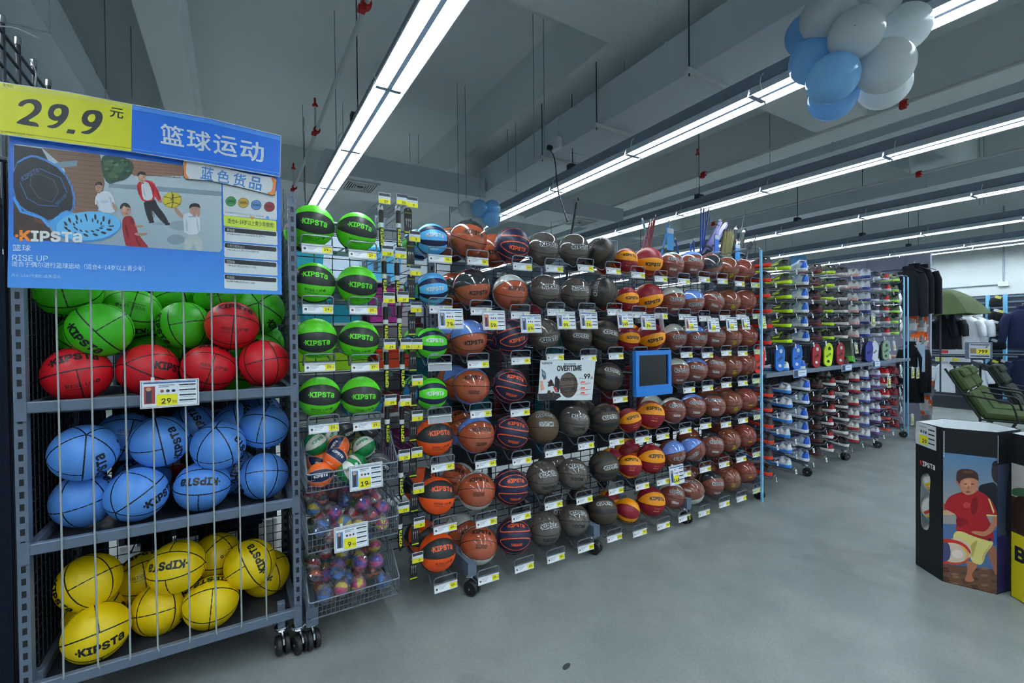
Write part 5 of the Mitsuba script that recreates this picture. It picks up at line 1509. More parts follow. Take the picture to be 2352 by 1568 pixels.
# shoe: heel at -y (towards the aisle), toe at +y; sole on z = 0
def outline(s, grow=0.0):
    """half widths left, right at s in 0..1 from heel to toe"""
    w = .036 + .012 * math.sin(math.pi * min(1, s * 1.1)) + .008 * math.exp(-((s - .72) / .2) ** 2)
    w *= math.sqrt(max(0, 1 - ((s - .13) / .13) ** 2)) * .999 + .001 if s < .13 else 1
    w *= math.sqrt(max(0, 1 - ((s - .74) / .26) ** 2)) if s > .74 else 1
    return max(w, .002) + grow


SL = .285
def shoe_meshes(high):
    ss = np.concatenate([[0, .012, .035, .08], np.linspace(.14, .86, 11), [.92, .965, .99, 1.0]])
    ring = np.array([(-outline(s, .004), s * SL) for s in ss] + [(outline(s, .004), s * SL) for s in ss[::-1]])
    # sole: rocker sides
    zlo = lambda s: .006 * max(0, (s - .72) / .28) ** 2 * 3
    V, F, n = [], [], len(ss)
    for z, g in ((0, -.004), (.006, .003), (.022, .004), (.028, 0)):
        for s in ss: V.append((-outline(s, g), s * SL, z + zlo(s) + (.008 * max(0, 1 - s * 3) if z > .01 else 0)))
        for s in ss[::-1]: V.append((outline(s, g), s * SL, z + zlo(s) + (.008 * max(0, 1 - s * 3) if z > .01 else 0)))
    k = 2 * n
    for r in range(3):
        for j in range(k):
            a, b = r * k + j, r * k + (j + 1) % k
            F += [[a, b + k, b], [a, a + k, b + k]]
    for j in range(n - 1):
        F += [[j, k - 1 - j, j + 1], [j + 1, k - 1 - j, k - 2 - j]]
        o = 3 * k
        F += [[o + j, o + j + 1, o + k - 1 - j], [o + j + 1, o + k - 2 - j, o + k - 1 - j]]
    sole = trimesh.Trimesh(V, F, process=False)
    # upper: arches along the length
    def top(s):
        hc = .118 if high else .098
        if s < .1: return hc - .012 * (1 - s / .1) ** 2
        if s < .27: return hc - .022 * math.sin((s - .1) / .17 * math.pi)
        if s < .32: return hc + .010
        return .050 + (hc + .008 - .050) * max(0, 1 - (s - .32) / .48) ** 1.15 if s < .82 else .050 * math.sqrt(max(0, 1 - ((s - .82) / .20) ** 2)) + .002
    us = np.concatenate([[.004, .02, .06, .11, .16, .21, .26, .29, .33], np.linspace(.42, .9, 8), [.94, .97, .99]])
    A = np.linspace(0, math.pi, 11)
    V, F = [], []
    for s in us:
        w, h, b = outline(s, -.001), top(s), .024 + zlo(s)
        for a in A:
            c, q = math.cos(a), math.sin(a)
            e = .75 if s < .4 else .9
            x = -w * np.sign(c) * abs(c) ** e
            x *= 1 - .44 * (q ** 1.6) * (1 if s < .45 else .6)
            V.append((x, s * SL + (.010 * q if s < .05 else 0), b + (h - b) * q ** .8))
    m = len(A)
    for i in range(len(us) - 1):
        for j in range(m - 1):
            a = i * m + j
            F += [[a, a + 1, a + m + 1], [a, a + m + 1, a + m]]
    for i, rev in ((0, 1), (len(us) - 1, 0)):
        for j in range(1, m - 1):
            f = [i * m, i * m + j, i * m + j + 1]
            F.append(f[::-1] if rev else f)
    upper = trimesh.Trimesh(V, F, process=False)
    trimesh.repair.fix_normals(upper); trimesh.repair.fix_normals(sole)
    # collar opening
    oz = (.106 if high else .088)
    op = [(.019 * math.sin(t) * (1 if math.cos(t) < .2 else .8), (.17 - .115 * math.cos(t)) * SL, oz + .002 - .004 * math.cos(2 * t) + (.010 if math.cos(t) < -.7 else 0)) for t in np.linspace(0, 2 * math.pi, 16, endpoint=False)]
    opening = tube(np.vstack([op, op[:1]]), .0065, 5, caps=False)
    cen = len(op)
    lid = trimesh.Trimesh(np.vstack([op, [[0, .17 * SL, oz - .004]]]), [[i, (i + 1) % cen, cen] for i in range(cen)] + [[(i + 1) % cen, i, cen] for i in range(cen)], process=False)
    # laces over the instep
    lc = []
    for k in range(5):
        s = .40 + .075 * k
        h, w = top(s), outline(s)
        lc.append(tube([(-w * .55, s * SL - .003, h - .016), (-w * .25, s * SL, h - .001), (w * .25, s * SL + .002, h - .001), (w * .55, s * SL - .003, h - .016)], .0036, 5))
    for sg_ in (-1, 1): lc.append(tube([(0, .385 * SL, top(.39) + .002), (.012 * sg_, .36 * SL, top(.37) + .012), (.022 * sg_, .38 * SL, top(.4) - .002)], .003, 4))
    # heel counter and side patch, a little proud of the upper
    def skin(s0, s1, a0, a1, ns, na, lift):
        V, F = [], []
        for s in np.linspace(s0, s1, ns):
            w, h, b = outline(s, -.001), top(s), .024 + zlo(s)
            for a in np.linspace(a0, a1, na):
                c, q = math.cos(a), math.sin(a)
                e = .75 if s < .4 else .9
                x = -w * np.sign(c) * abs(c) ** e * (1 - .44 * (q ** 1.6) * (1 if s < .45 else .6))
                V.append((x * (1 + lift / max(w, .01)), s * SL + (.010 * q if s < .05 else 0) - (lift if s < .1 else 0), b + (h - b) * q ** .8 + lift * .3))
        for i in range(ns - 1):
            for j in range(na - 1):
                a = i * na + j
                F += [[a, a + 1, a + na + 1], [a, a + na + 1, a + na]]
        t = trimesh.Trimesh(V, F, process=False)
        return t
    heel = cat_([skin(.004, .17, .02, math.pi / 2 - .5, 6, 5, .0016), skin(.004, .17, math.pi / 2 + .5, math.pi - .02, 6, 5, .0016)])
    patch = skin(.36, .62, .25, .62, 5, 4, .0016)
    return sole, upper, opening, lid, cat_(lc), heel, patch


SHOE = {h: shoe_meshes(h) for h in (False, True)}
_sd = {}
def sdict(h, k, col, smooth=True):
    key = (h, k, tuple(col))
    if key not in _sd:
        m = SHOE[h][k]
        _sd[key] = mikit.ply(m, 'shoe_colour', smooth=smooth, uv=cuv(col, len(m.vertices)))
    return _sd[key]


def shoe(loc, rot, look, label, group, high=False):
    up, so, la, he, pa = look
    t = thing('sports_shoe', label, 'shoe', group)
    m = M4(loc, rot)
    put(t, 'sole', sdict(high, 0, so, False), m)
    put(t, 'upper', sdict(high, 1, up), m)
    c = put(t, 'collar', sdict(high, 2, tuple(int(x * .8) for x in up)), m)
    put(c, 'lining', sdict(high, 3, (28, 28, 32), False), m)  # dark cap, its colour stands for the shade inside the shoe
    put(t, 'laces', sdict(high, 4, la), m)
    put(t, 'heel_counter', sdict(high, 5, he, False), m)
    put(t, 'side_patch', sdict(high, 6, pa, False), m)
    return t


# upper, sole, laces, heel, patch
TOPS = [('charcoal shoe with a red sole', ((52, 52, 56), (214, 44, 28), (190, 30, 32), (62, 62, 66), (80, 70, 72))), ('charcoal shoe with a lime sole', ((58, 62, 58), (196, 232, 34), (204, 236, 40), (66, 72, 64), (190, 226, 40))), ('pale grey shoe with blue heel', ((190, 202, 214), (232, 236, 240), (60, 120, 206), (36, 96, 196), (150, 170, 196))),
        ('dark maroon shoe', ((44, 36, 38), (92, 40, 44), (40, 34, 36), (60, 36, 38), (66, 52, 54))), ('black shoe with lime laces', ((32, 36, 30), (176, 206, 50), (176, 216, 36), (34, 38, 32), (48, 54, 42))), ('black shoe with a pale sole', ((38, 34, 36), (208, 200, 202), (96, 44, 50), (42, 36, 38), (62, 50, 52))),
        ('speckled grey shoe', ((176, 182, 178), (200, 150, 146), (120, 110, 112), (188, 190, 186), (96, 80, 78))), ('white shoe with a navy sole', ((212, 220, 226), (56, 66, 140), (90, 110, 160), (190, 200, 212), (200, 208, 220))), ('navy and white shoe', ((72, 74, 88), (216, 220, 226), (180, 186, 200), (60, 62, 78), (190, 194, 204))), ('grey shoe with a red collar', ((84, 82, 84), (196, 196, 200), (196, 30, 30), (190, 28, 30), (206, 210, 212))), ('dark green shoe with lime sole', ((66, 78, 62), (176, 222, 90), (160, 220, 50), (74, 88, 68), (196, 206, 196)))]
LOWS = [('charcoal shoe with orange red sole', ((58, 52, 54), (222, 58, 32), (170, 34, 30), (64, 56, 58), (92, 76, 78))), ('white shoe with navy laces', ((222, 230, 236), (58, 132, 214), (30, 66, 128), (206, 218, 228), (60, 70, 96))), ('grey shoe with a blue heel', ((168, 180, 192), (226, 232, 236), (34, 52, 132), (38, 92, 200), (216, 222, 228))),
        ('dark brown shoe', ((46, 39, 38), (84, 44, 44), (40, 35, 34), (50, 42, 41), (62, 53, 50))), ('black white-soled shoe with red heel', ((42, 40, 40), (222, 222, 222), (42, 38, 40), (150, 34, 40), (84, 80, 78))), ('black shoe with a white sole', ((40, 36, 36), (216, 216, 216), (44, 38, 38), (42, 38, 38), (130, 40, 38))), ('white shoe with dark red sole', ((206, 208, 202), (170, 44, 54), (108, 104, 104), (196, 198, 192), (150, 144, 138))),
        ('white shoe with a navy midsole', ((214, 220, 226), (78, 88, 160), (110, 118, 140), (204, 212, 220), (200, 206, 214))), ('white and purple shoe', ((204, 208, 218), (108, 70, 130), (90, 86, 130), (190, 194, 208), (184, 186, 204))), ('red shoe', ((188, 22, 34), (214, 206, 206), (160, 24, 32), (176, 22, 32), (226, 226, 226))), ('dark red shoe with white tick', ((120, 34, 42), (120, 40, 46), (96, 40, 44), (110, 32, 40), (222, 222, 222)))]
SCOL = [.03, .44, .83, 1.17, 1.49, 1.87, 2.22, 2.59, 2.96, 3.32, 3.68]
ROWT = [2.33, 2.18, 2.03, 1.88, 1.73, 1.57]
ROWB = [1.05, .905, .745, .59, .435, .28]
HS = mikit.ply(cat_([tube(bend([(-.035, .52, .0), (-.035, -.03, -.012), (-.035, -.05, .02), (.035, -.05, .02), (.035, -.03, -.012), (.035, .52, .0)], .012, 2), .0034, 5), box((0, .52, .006), (.09, .006, .04))]), 'grey_wire')
_tm = board((0, 0, 0), (1, 0, 0), (0, -1, .15))
TAG = Print(.0003).add(rect(-.017, -.024, .017, .024), (216, 220, 224)).add(rect(-.009, -.012, .009, .010), (90, 96, 104)).add(rect(-.004, -.006, .004, .004), (216, 220, 224)).dict('print_card', _tm)
sr = random.Random(11)
SROT = SM[:3, :3]
for (rows, looks, part) in ((ROWT, TOPS, 'upper'), (ROWB, LOWS, 'lower')):
    for ci, u in enumerate(SCOL):
        for ri, z in enumerate(rows):
            nm, lk = looks[ci]
            if part == 'lower' and ci == 9 and ri >= 3: nm, lk = 'navy shoe with a red sole', ((40, 44, 62), (200, 80, 60), (60, 62, 80), (46, 48, 66), (190, 196, 206))
            lift = .075 * (ci / 10.0) * (1 if part == 'upper' else .35)
            uu = u + sr.uniform(-.015, .015)
            loc = sp(uu + .02, -.11 + sr.uniform(-.012, .012), z - .055 + lift)
            rot = SROT @ rz(sr.uniform(-.08, .08) - .16) @ rx(sr.uniform(.02, .10))
            place = f'{ORD[ri]} row, {part} block, {ORD[ci]} column from the balls'
            shoe(loc, rot, lk, f'{nm}, {place}', f'shoes on the {part} block of the gondola', ci in (2, 7))
            hl = sp(uu + .03, -.09, z - .066 + lift)
            h = thing('shoe_holder', f'wire shoe holder, {place}', 'wire holder', 'shoe holders on the gondola')
            put(h, 'wire_frame', HS, M4(hl, SROT @ rz(.2)))
            put(h, 'size_tag', TAG, M4(hl + SU * .025 - SN * .055 + np.array([0, 0, -.022]), SROT @ rz(sr.uniform(-.1, .3))))
            if sr.random() < .3:                     # a second shoe behind
                l2 = sp(uu + .07, -.09 + SL + .02, z - .05 + lift)
                shoe(l2, rot, lk, f'{nm} behind, {place}', 'shoes in the second row')

# soles shown upright on the shelf
def sole_show(u, z0, ang, col, spot, label, tilt=.12):
    t = thing('display_shoe', label, 'shoe', 'shoes stood on end on the grey shelf')
    ss = np.linspace(0, 1, 25)
    q = np.array([(-outline(s, .003), s * SL) for s in ss] + [(outline(s, .003), s * SL) for s in ss[::-1]])
    pr = prism(sg.Polygon(q).buffer(0), .022)
    # stand up: length along z, thickness towards the aisle
    base = np.array([[1, 0, 0, 0], [0, 0, -1, 0], [0, 1, 0, 0], [0, 0, 0, 1.0]])
    m = M4(sp(u, .0, z0), SROT @ rz(ang) @ rx(-tilt) @ ry(.16)) @ base
    put(t, 'sole', paint(xf(pr, m), col))
    up = xf(SHOE[False][1], M4((0, 0, -.002), np.diag([1, 1, -1.0])))
    up.invert()
    put(t, 'upper', paint(xf(up, m), (70, 74, 82), smooth=True))
    if spot:
        put(t, 'pivot_disc', paint(xf(prism(sg.Point(0, .06).buffer(.017, 8), .003), m @ M4((0, 0, .0221))), spot))
        put(t, 'pivot_disc', paint(xf(prism(affinity.scale(sg.Point(.004, .215).buffer(.02, 8), .8, 1.1), .003), m @ M4((0, 0, .0221))), spot))
    for k in range(4):
        put(t, 'groove', paint(xf(prism(affinity.rotate(rect(-.004, -.012, .004, .012), 35 * (1 if k % 2 else 1)), .002), m @ M4(((-.02 + .013 * k), .115 + .012 * k, .0221))), (20, 26, 34)))


SH = [(.0, 1.222, (226, 50, 28), (60, 30, 30), 'red sole'), (.42, 1.222, (42, 116, 206), (226, 232, 238), 'broad blue sole'), (.80, 1.222, (48, 112, 206), (214, 220, 226), 'second blue sole with pale discs'), (1.28, 1.222, (158, 32, 40), (216, 216, 218), 'dark red sole with white discs'), (1.60, 1.222, (206, 240, 30), (40, 44, 30), 'lime sole with dark discs'), (1.95, 1.222, (150, 34, 44), (212, 214, 216), 'second dark red sole with white discs'),
      (2.88, 1.222, (50, 60, 150), None, 'navy and white sole'), (3.10, 1.222, (196, 200, 212), None, 'pale lilac sole'), (3.52, 1.222, (120, 150, 124), (40, 50, 40), 'grey green sole')]
for k, (u, z, c, s, n) in enumerate(SH):
    sole_show(u, z, -.45 if k % 2 else -.55, c, s, f'shoe stood on end on grey shelf showing its {n}')
for k, (u, lk) in enumerate(((.62, LOWS[1]), (1.0, LOWS[2]), (2.2, TOPS[3]), (3.25, TOPS[8]), (3.72, TOPS[6]))):
    shoe(sp(u, -.02, 1.2215), SROT @ rz(.5), lk[1], f'{lk[0]} lying flat on the grey shelf, {ORD[k]} from the balls', 'shoes lying on the grey shelf')
t = thing('shoe_box', 'dark green shoe box with a lime band standing on the grey shelf', 'box')
mb = M4(sp(2.45, .08, 1.385), SROT @ rz(.2) @ rx(-.1) @ ry(.12))
put(t, 'carton', paint(xf(cbox((.2, .11, .31), .003), mb), (74, 84, 70)))
put(t, 'band', paint(xf(cbox((.204, .114, .07), .003, (0, 0, -.115)), mb), (86, 190, 40)))
put(t, 'print', Print().add(sg.Point(-.05, .0).buffer(.02), (30, 40, 30)).add(fit(text_poly('2', 'latin', 2), h=.05, centre=(.045, 0)), (30, 40, 30)).dict('print_ink', mb @ np.array([[1, 0, 0, 0], [0, 0, -1, -.0575], [0, 1, 0, -.115], [0, 0, 0, 1.0]])))
for k, u in enumerate((.24, .62, 1.05, 1.42, 1.78, 2.14, 2.68, 3.32, 3.9, 4.15)):
    price_card(sp(u - .02, .05, 1.415), SU, -SN + np.array([0, 0, .1]), .10, .135, ['399', '349', '449', '299', '399', '249', '499', '349', '399', '299'][k], f'price card over the grey shelf of soles, {ORD[k]} from the balls', pics[k % 7], (206, 216, 170) if k in (3, 6) else (226, 232, 240), k, arm=GV - .05)
for k, u in enumerate((.72, 1.95, 2.92)):
    t = thing('shelf_label', f'blue and white label clipped on the grey shoe shelf, {ORD[k]} from the balls', 'shelf label')
    m = board(sp(u, -.088, 1.195), SU, -SN)
    put(t, 'sleeve', mikit.ply(xf(cbox((.30, .085, .006), .001, (0, 0, -.004)), m), 'white_plastic'))
    put(t, 'print', Print().add(rect(-.148, -.04, .148, .04), (66, 104, 180)).add(rect(-.05, -.03, .14, .03), (206, 216, 232)).add(rect(-.14, -.03, -.06, .03), (40, 50, 70)).add(rect(-.03, .0, .1, .008), (110, 130, 160)).dict('print_ink', m))
for k, (u, z) in enumerate(((2.55, 1.78), (4.12, 1.02), (4.35, 1.0), (4.1, .33), (3.12, .95), (4.3, .12))):
    price_card(sp(u, -.17, z), SU, -SN, .12, .15, '199', f'pale green price card among the shoes, {ORD[k]} from the left', (90, 110, 90), (196, 210, 160), k, arm=GV + .17)

# ================================================================== things past the shoes: panel, shirts, camping gear, textile wall
def hullpts(pts): return trimesh.convex.convex_hull(np.asarray(pts, float))


def disc_hull(rings):
    """hull chain of horizontal ellipses (x, y, z, rx, ry)"""
    parts = []
    for a, b in zip(rings[:-1], rings[1:]):
        P = []
        for (x, y, z, rx_, ry_) in (a, b):
            t = np.arange(14) * 2 * np.pi / 14
            P.append(np.stack([x + rx_ * np.cos(t), y + ry_ * np.sin(t), np.full(14, z)], 1))
        parts.append(hullpts(np.vstack(P)))
    return parts


def loft(rings, n=16):
    """closed skin through horizontal ellipses (x, y, z, rx, ry)"""
    t = np.arange(n) * 2 * np.pi / n
    V, F = [], []
    for (x, y, z, a, b) in rings: V.append(np.stack([x + a * np.cos(t), y + b * np.sin(t), np.full(n, z)], 1))
    V = np.vstack(V)
    for i in range(len(rings) - 1):
        for j in range(n):
            p, q = i * n + j, i * n + (j + 1) % n
            F += [[p, q, q + n], [p, q + n, p + n]]
    c0, c1 = len(V), len(V) + 1
    V = np.vstack([V, [rings[0][:3]], [rings[-1][:3]]])
    for j in range(n):
        F += [[c0, (j + 1) % n, j], [c1, (len(rings) - 1) * n + j, (len(rings) - 1) * n + (j + 1) % n]]
    m = trimesh.Trimesh(V, F, process=False)
    m.fix_normals()
    return m


def garment(m, col, label, group=None, w=.24, h=.68, sleeve=.62, name='shirt', cat='shirt'):
    """hanging shirt: x across, faces -y, collar at the origin, with sleeves"""
    t = thing(name, label, cat, group)
    body = loft([(0, 0, -h, w * .98, .05), (0, 0, -h * .8, w * .95, .06), (0, 0, -h * .5, w * .90, .07), (0, 0, -.25, w * .98, .07), (0, 0, -.12, w * 1.0, .065), (0, 0, -.05, w * .62, .055), (0, 0, 0, w * .28, .045)], 20)
    V = body.vertices.copy()
    V[:, 1] += .012 * np.sin(V[:, 0] * 38) * np.clip(-V[:, 2] * 2, 0, 1)
    put(t, 'body', paint(xf(trimesh.Trimesh(V, body.faces, process=False), m), col, 'cloth_colour', True))
    for s in (-1, 1):
        put(t, 'sleeve', paint(xf(tube([(s * w * .86, 0, -.10), (s * w * 1.12, -.01, -.22), (s * w * 1.22, -.02, -.22 - sleeve * .4), (s * w * 1.30, -.03, -.2 - sleeve * .72)], [.075, .075, .062, .05], 10), m), col, 'cloth_colour', True))
    put(t, 'collar', paint(xf(lathe([(.045, 0), (.065, -.01), (.062, .045), (.05, .05), (.045, .04)], 14, M4(rot=np.diag([1.2, .75, 1.0]))), m), col, 'cloth_colour', True))
    hk = put(t, 'hanger', mikit.ply(xf(tube(bend([(-.17, 0, -.06), (0, 0, .03), (.17, 0, -.06)], .03), .005, 5), m), 'dark_steel'))
    put(hk, 'hook', mikit.ply(xf(tube([(0, 0, .03), (0, 0, .08), (.02, 0, .10), (.025, 0, .08)], .003, 5), m), 'chrome'))
    return t


FX = np.array([[0, 0, 1], [-1, 0, 0], [0, 0, 0]])  # unused axes note
RXm = rz(-math.pi / 2)                               # things on X-walls: their front (-y) turned to face -x
mat('partition_paint', (150, 154, 176), .6)
PP = t = thing('partition_panel', 'tall lilac grey partition panel standing behind the black shirts', 'partition')
put(t, 'panel', mikit.ply(box2((10.0, 2.93, 0), (10.06, 4.42, 2.94)), 'partition_paint'))
for y in (3.30, 3.86): put(t, 'batten', mikit.ply(box2((9.985, y - .03, 0), (10.0, y + .03, 2.94)), 'partition_paint'))
put(t, 'hook_rail', mikit.ply(cat_([rod((9.98, 2.95, z), (9.98, 3.6, z), .008) for z in (2.72,)]), 'grey_wire'))
for k, (px, py, x, yaw) in enumerate(((2086, 618, 9.35, .3), (2100, 612, 9.55, .35), (2118, 614, 9.75, .25))):
    o = onX(px, py, x)
    garment(M4(o, RXm @ rz(yaw)), [(34, 36, 42), (26, 28, 33), (22, 23, 28)][k], ['black long sleeved shirt nearest the shoe gondola', 'black long sleeved shirt in the middle of three', 'black long sleeved shirt with its sleeve hanging out at the right'][k], 'black shirts on the panel', w=.15, h=.76, sleeve=.8)
    put(PP, 'peg_arm', mikit.ply(tube([(o[0] + .02, o[1], o[2] + .095), (10.0, o[1], o[2] + .095)], .005, 5), 'chrome'))
# orange glove packs
pr = random.Random(3)
for k, (px, py, x) in enumerate(((2098, 735, 9.5), (2113, 728, 9.6), (2120, 738, 9.7), (2102, 778, 9.5), (2112, 772, 9.6), (2122, 775, 9.7), (2128, 873, 9.75), (2134, 885, 9.8), (2126, 918, 9.75), (2132, 928, 9.8), (2125, 955, 9.75))):
    o = onX(px, py, x)
    t = thing('glove_pack', f'grey goalkeeper glove pack with an orange card, {ORD[k]} counted from the top', 'gloves', 'glove packs on the panel')
    R_ = RXm @ rz(pr.uniform(-.3, .3))
    put(t, 'card', paint(xf(cbox((.11, .012, .22), .003, (0, 0, -.03)), M4(o, R_)), (226, 96, 30)))
    gl = [disc_hull([(0, -.03, -.17, .06, .03), (0, -.04, -.05, .068, .036)])[0]] + [tube([(-.04 + .026 * j, -.035, -.06), (-.045 + .03 * j, -.04, .02 + .012 * math.sin(j + 1))], [.014, .011], 6) for j in range(4)] + [tube([(.05, -.035, -.10), (.085, -.04, -.06)], [.015, .012], 6)]
    put(t, 'glove', paint(xf(cat_(gl), M4(o, R_)), [(190, 192, 196), (130, 132, 138), (210, 212, 216)][k % 3], 'cloth_colour', 40))
    put(t, 'peg', mikit.ply(xf(rod((0, -.06, .11), (0, 9.98 - o[0], .11), .004), M4(o, RXm)), 'chrome'))
t = thing('side_shelf', 'small pale wooden shelf with a white end label on the lilac panel', 'shelf')
o = onX(2128, 818, 9.7)
put(t, 'board', paint(box2((9.45, 2.95, o[2] - .03), (10.0, 3.45, o[2])), (188, 160, 132)))
put(t, 'end_label', paint(box2((9.44, 2.94, o[2] - .11), (9.45, 3.2, o[2] + .01)), (214, 218, 222)))
solo('hanging_ribbon', paint(xf(cbox((.09, .004, .44), .001), M4(onX(2116, 822, 9.4), RXm)), (170, 196, 220)), 'pale blue hanging strip at the front of the wooden shelf', 'label strip')
for k, (px, py) in enumerate(((2094, 905), (2103, 900))):
    o = onX(px, py, 9.45 + .08 * k); o[2] = 1.42
    garment(M4(o, RXm @ rz(.2)), (24, 25, 30), f'black garment hanging under the wooden shelf, {ORD[k]} from the left', 'black garments under the wooden shelf', w=.11, h=.95, sleeve=.8, name='dark_garment', cat='garment')
# silver bags at the end of the shoe gondola
for k, (u, z) in enumerate(((3.98, 2.12), (4.0, 1.92), (4.02, 1.72), (4.0, .72), (4.02, .50), (4.02, 1.05))):
    o = sp(u, -.05, z)
    t = thing('lace_pack', f'small silver accessory bag at the end of the shoe gondola, {ORD[k]} counted from the top', 'accessory pack', 'silver bags at the end of the shoes')
    put(t, 'bag', mikit.ply(xf(loft([(0, 0, -.10, .05, .01), (0, 0, -.06, .055, .025), (.005, 0, 0, .05, .03), (0, 0, .06, .045, .015), (0, 0, .09, .045, .004)], 12), M4(o, SROT)), 'chrome', smooth=True))
    put(t, 'header', paint(xf(cbox((.09, .003, .04), .001, (0, 0, .105)), M4(o, SROT)), (60, 62, 70)))
    put(t, 'peg', mikit.ply(xf(rod((0, -.02, .112), (0, GV + .05, .112), .003), M4(o, SROT)), 'chrome'))

# olive umbrella
mat('olive_cloth', (74, 88, 56), .8, 0, .2)
uc = onX(2160, 722, 12.0)
UR, UH = .72, .50
t = thing('umbrella', 'olive green fishing umbrella opened high behind the black shirts', 'umbrella')
for k in range(8):
    V, F = [], []
    for i in range(9):
        q = i / 8
        for j in range(7):
            a = 2 * math.pi * (k + j / 6) / 8
            r = UR * q * (1 - .045 * q * math.sin(math.pi * j / 6))
            V.append((r * math.cos(a), r * math.sin(a), UH * (1 - q ** 2.1) - .02 * q * math.sin(math.pi * j / 6)))
    for i in range(8):
        for j in range(6):
            p = i * 7 + j
            F += [[p, p + 7, p + 8], [p, p + 8, p + 1]]
    put(t, 'panel', mikit.ply(xf(trimesh.Trimesh(V, F, process=False), M4(uc)), 'olive_cloth', smooth=True))
for k in range(8):
    a = 2 * math.pi * k / 8
    put(t, 'rib', mikit.ply(xf(tube([(UR * q * math.cos(a), UR * q * math.sin(a), UH * (1 - q ** 2.1) - .012) for q in np.linspace(.02, 1, 8)], .006, 5), M4(uc)), 'dark_steel'))
put(t, 'pole', mikit.ply(xf(rod((0, 0, UH + .06), (0, 0, .4 - uc[2] + .0), .014, 10), M4(uc)), 'dark_steel'))

# olive loungers
mat('olive_pad', (52, 66, 36), .85, 0, .2)
mat('dark_olive_pad', (38, 46, 40), .85, 0, .2)
def lounger(o, yaw, label, pad='olive_pad', back=math.radians(62), ln=1.15):
    """bed chair: hinge of back and seat at the origin's x,y; seat runs along +x, back rises at -x"""
    t = thing('bed_chair', label, 'camp chair')
    m = M4(o, rz(yaw))
    W, H = .32, .40
    put(t, 'seat_pad', mikit.ply(xf(cat_([cbox((ln * .5 - .01, 2 * W, .09), .03, (ln * .25, 0, H + .045)), cbox((ln * .5 - .01, 2 * W, .085), .03, (ln * .75, 0, H + .043))]), m), pad))
    bm = M4((0, 0, H), ry(back - math.pi))
    put(t, 'back_pad', mikit.ply(xf(cat_([cbox((.36, 2 * W, .09), .03, (.20, 0, -.05)), cbox((.34, 2 * W, .10), .03, (.57, 0, -.05))]), m @ bm), pad))
    put(t, 'head_pillow', mikit.ply(xf(cbox((.12, 2 * W - .12, .05), .02, (.64, 0, -.115)), m @ bm), pad))
    fr = []
    for s in (-1, 1):
        y = s * (W + .02)
        fr += [tube([(0, y, H), (ln, y, H)], .014, 8), xf(tube([(0, y, 0), (.78, y, 0)], .014, 8), bm)]
    fr += [tube([(ln, -W - .02, H), (ln, W + .02, H)], .014, 8)]
    put(t, 'frame', mikit.ply(xf(cat_(fr), m), 'dark_olive_pad'))
    for x, dx in ((.08, -.18), (ln - .18, .16)):
        for s in (-1, 1):
            l = put(t, 'leg', mikit.ply(xf(tube([(x, s * (W + .02), H), (x + dx, s * (W + .02), .012)], .012, 8), m), 'dark_steel'))
            put(l, 'foot', mikit.ply(xf(lathe([(.001, 0), (.05, 0), (.045, .016), (.015, .022), (.001, .022)], 12, M4((x + dx, s * (W + .02), 0))), m), 'black_rubber', smooth=40))
    for s in (-1, 1):
        put(t, 'arm_rest', mikit.ply(xf(cat_([tube(bend([(-.2, s * (W + .05), H + .34), (.3, s * (W + .05), H + .26), (.36, s * (W + .05), H)], .06), .012, 7)]), m), 'black_plastic'))
    return t


b1 = onZ(2190, 946, .42)
b1 = b1 + np.array([0, -.33, 0])
lounger((b1[0], b1[1], 0), -math.pi / 2 + .12, 'olive bed chair nearest the cardboard bins, its back raised')
lounger((b1[0] + .75, b1[1] + .10, 0), -math.pi / 2 + .12, 'second olive bed chair, standing behind the nearest one')
lounger((b1[0] + 1.55, b1[1] - .05, 0), -math.pi / 2 + .1, 'dark olive bed chair farthest back by the textile wall', 'dark_olive_pad')
# sign 799 on its stand
o = onX(2250, 805, 11.0)
t = thing('floor_sign', 'upright floor sign with a price card reading 799 beside the bed chairs', 'sign')
m = board(o, RXm @ np.array([1.0, 0, 0]), RXm @ np.array([0, -1.0, 0]))
put(t, 'frame', mikit.ply(xf(cbox((.34, .29, .03), .006, (-.02, 0, -.02)), m), 'rack_paint'))
put(t, 'print', Print().add(rect(-.19, -.18, .19, .18), (196, 204, 214)).add(rect(-.17, .13, .17, .155), (60, 66, 76)).add(rect(-.17, -.07, -.06, .06), (150, 130, 90)).add(rect(-.05, -.08, .17, .04), (226, 214, 30)).add(fit(text_poly('799', 'latin', 3), h=.07, centre=(.06, -.02)), (40, 40, 34)).add(rect(-.17, -.15, .17, -.12), (60, 66, 76)).add(sg.Polygon([(.09, .07), (.13, .11), (.15, .11), (.13, .075)]), (50, 54, 60)).dict('print_ink', m @ np.diag([.7, .7, 1.0, 1.0])))
put(t, 'post', mikit.ply(rod((o[0] + .03, o[1], .02), (o[0] + .03, o[1], o[2] - .2), .018, 10), 'dark_steel'))
put(t, 'base', mikit.ply(cbox((.36, .36, .02), .004, (o[0] + .03, o[1], .01)), 'dark_steel'))
put(t, 'tray', mikit.ply(xf(cbox((.42, .26, .02), .004), M4((o[0] + .02, o[1] - .10, o[2] - .30), RXm @ rx(-.5) @ ry(.35))), 'dark_steel'))

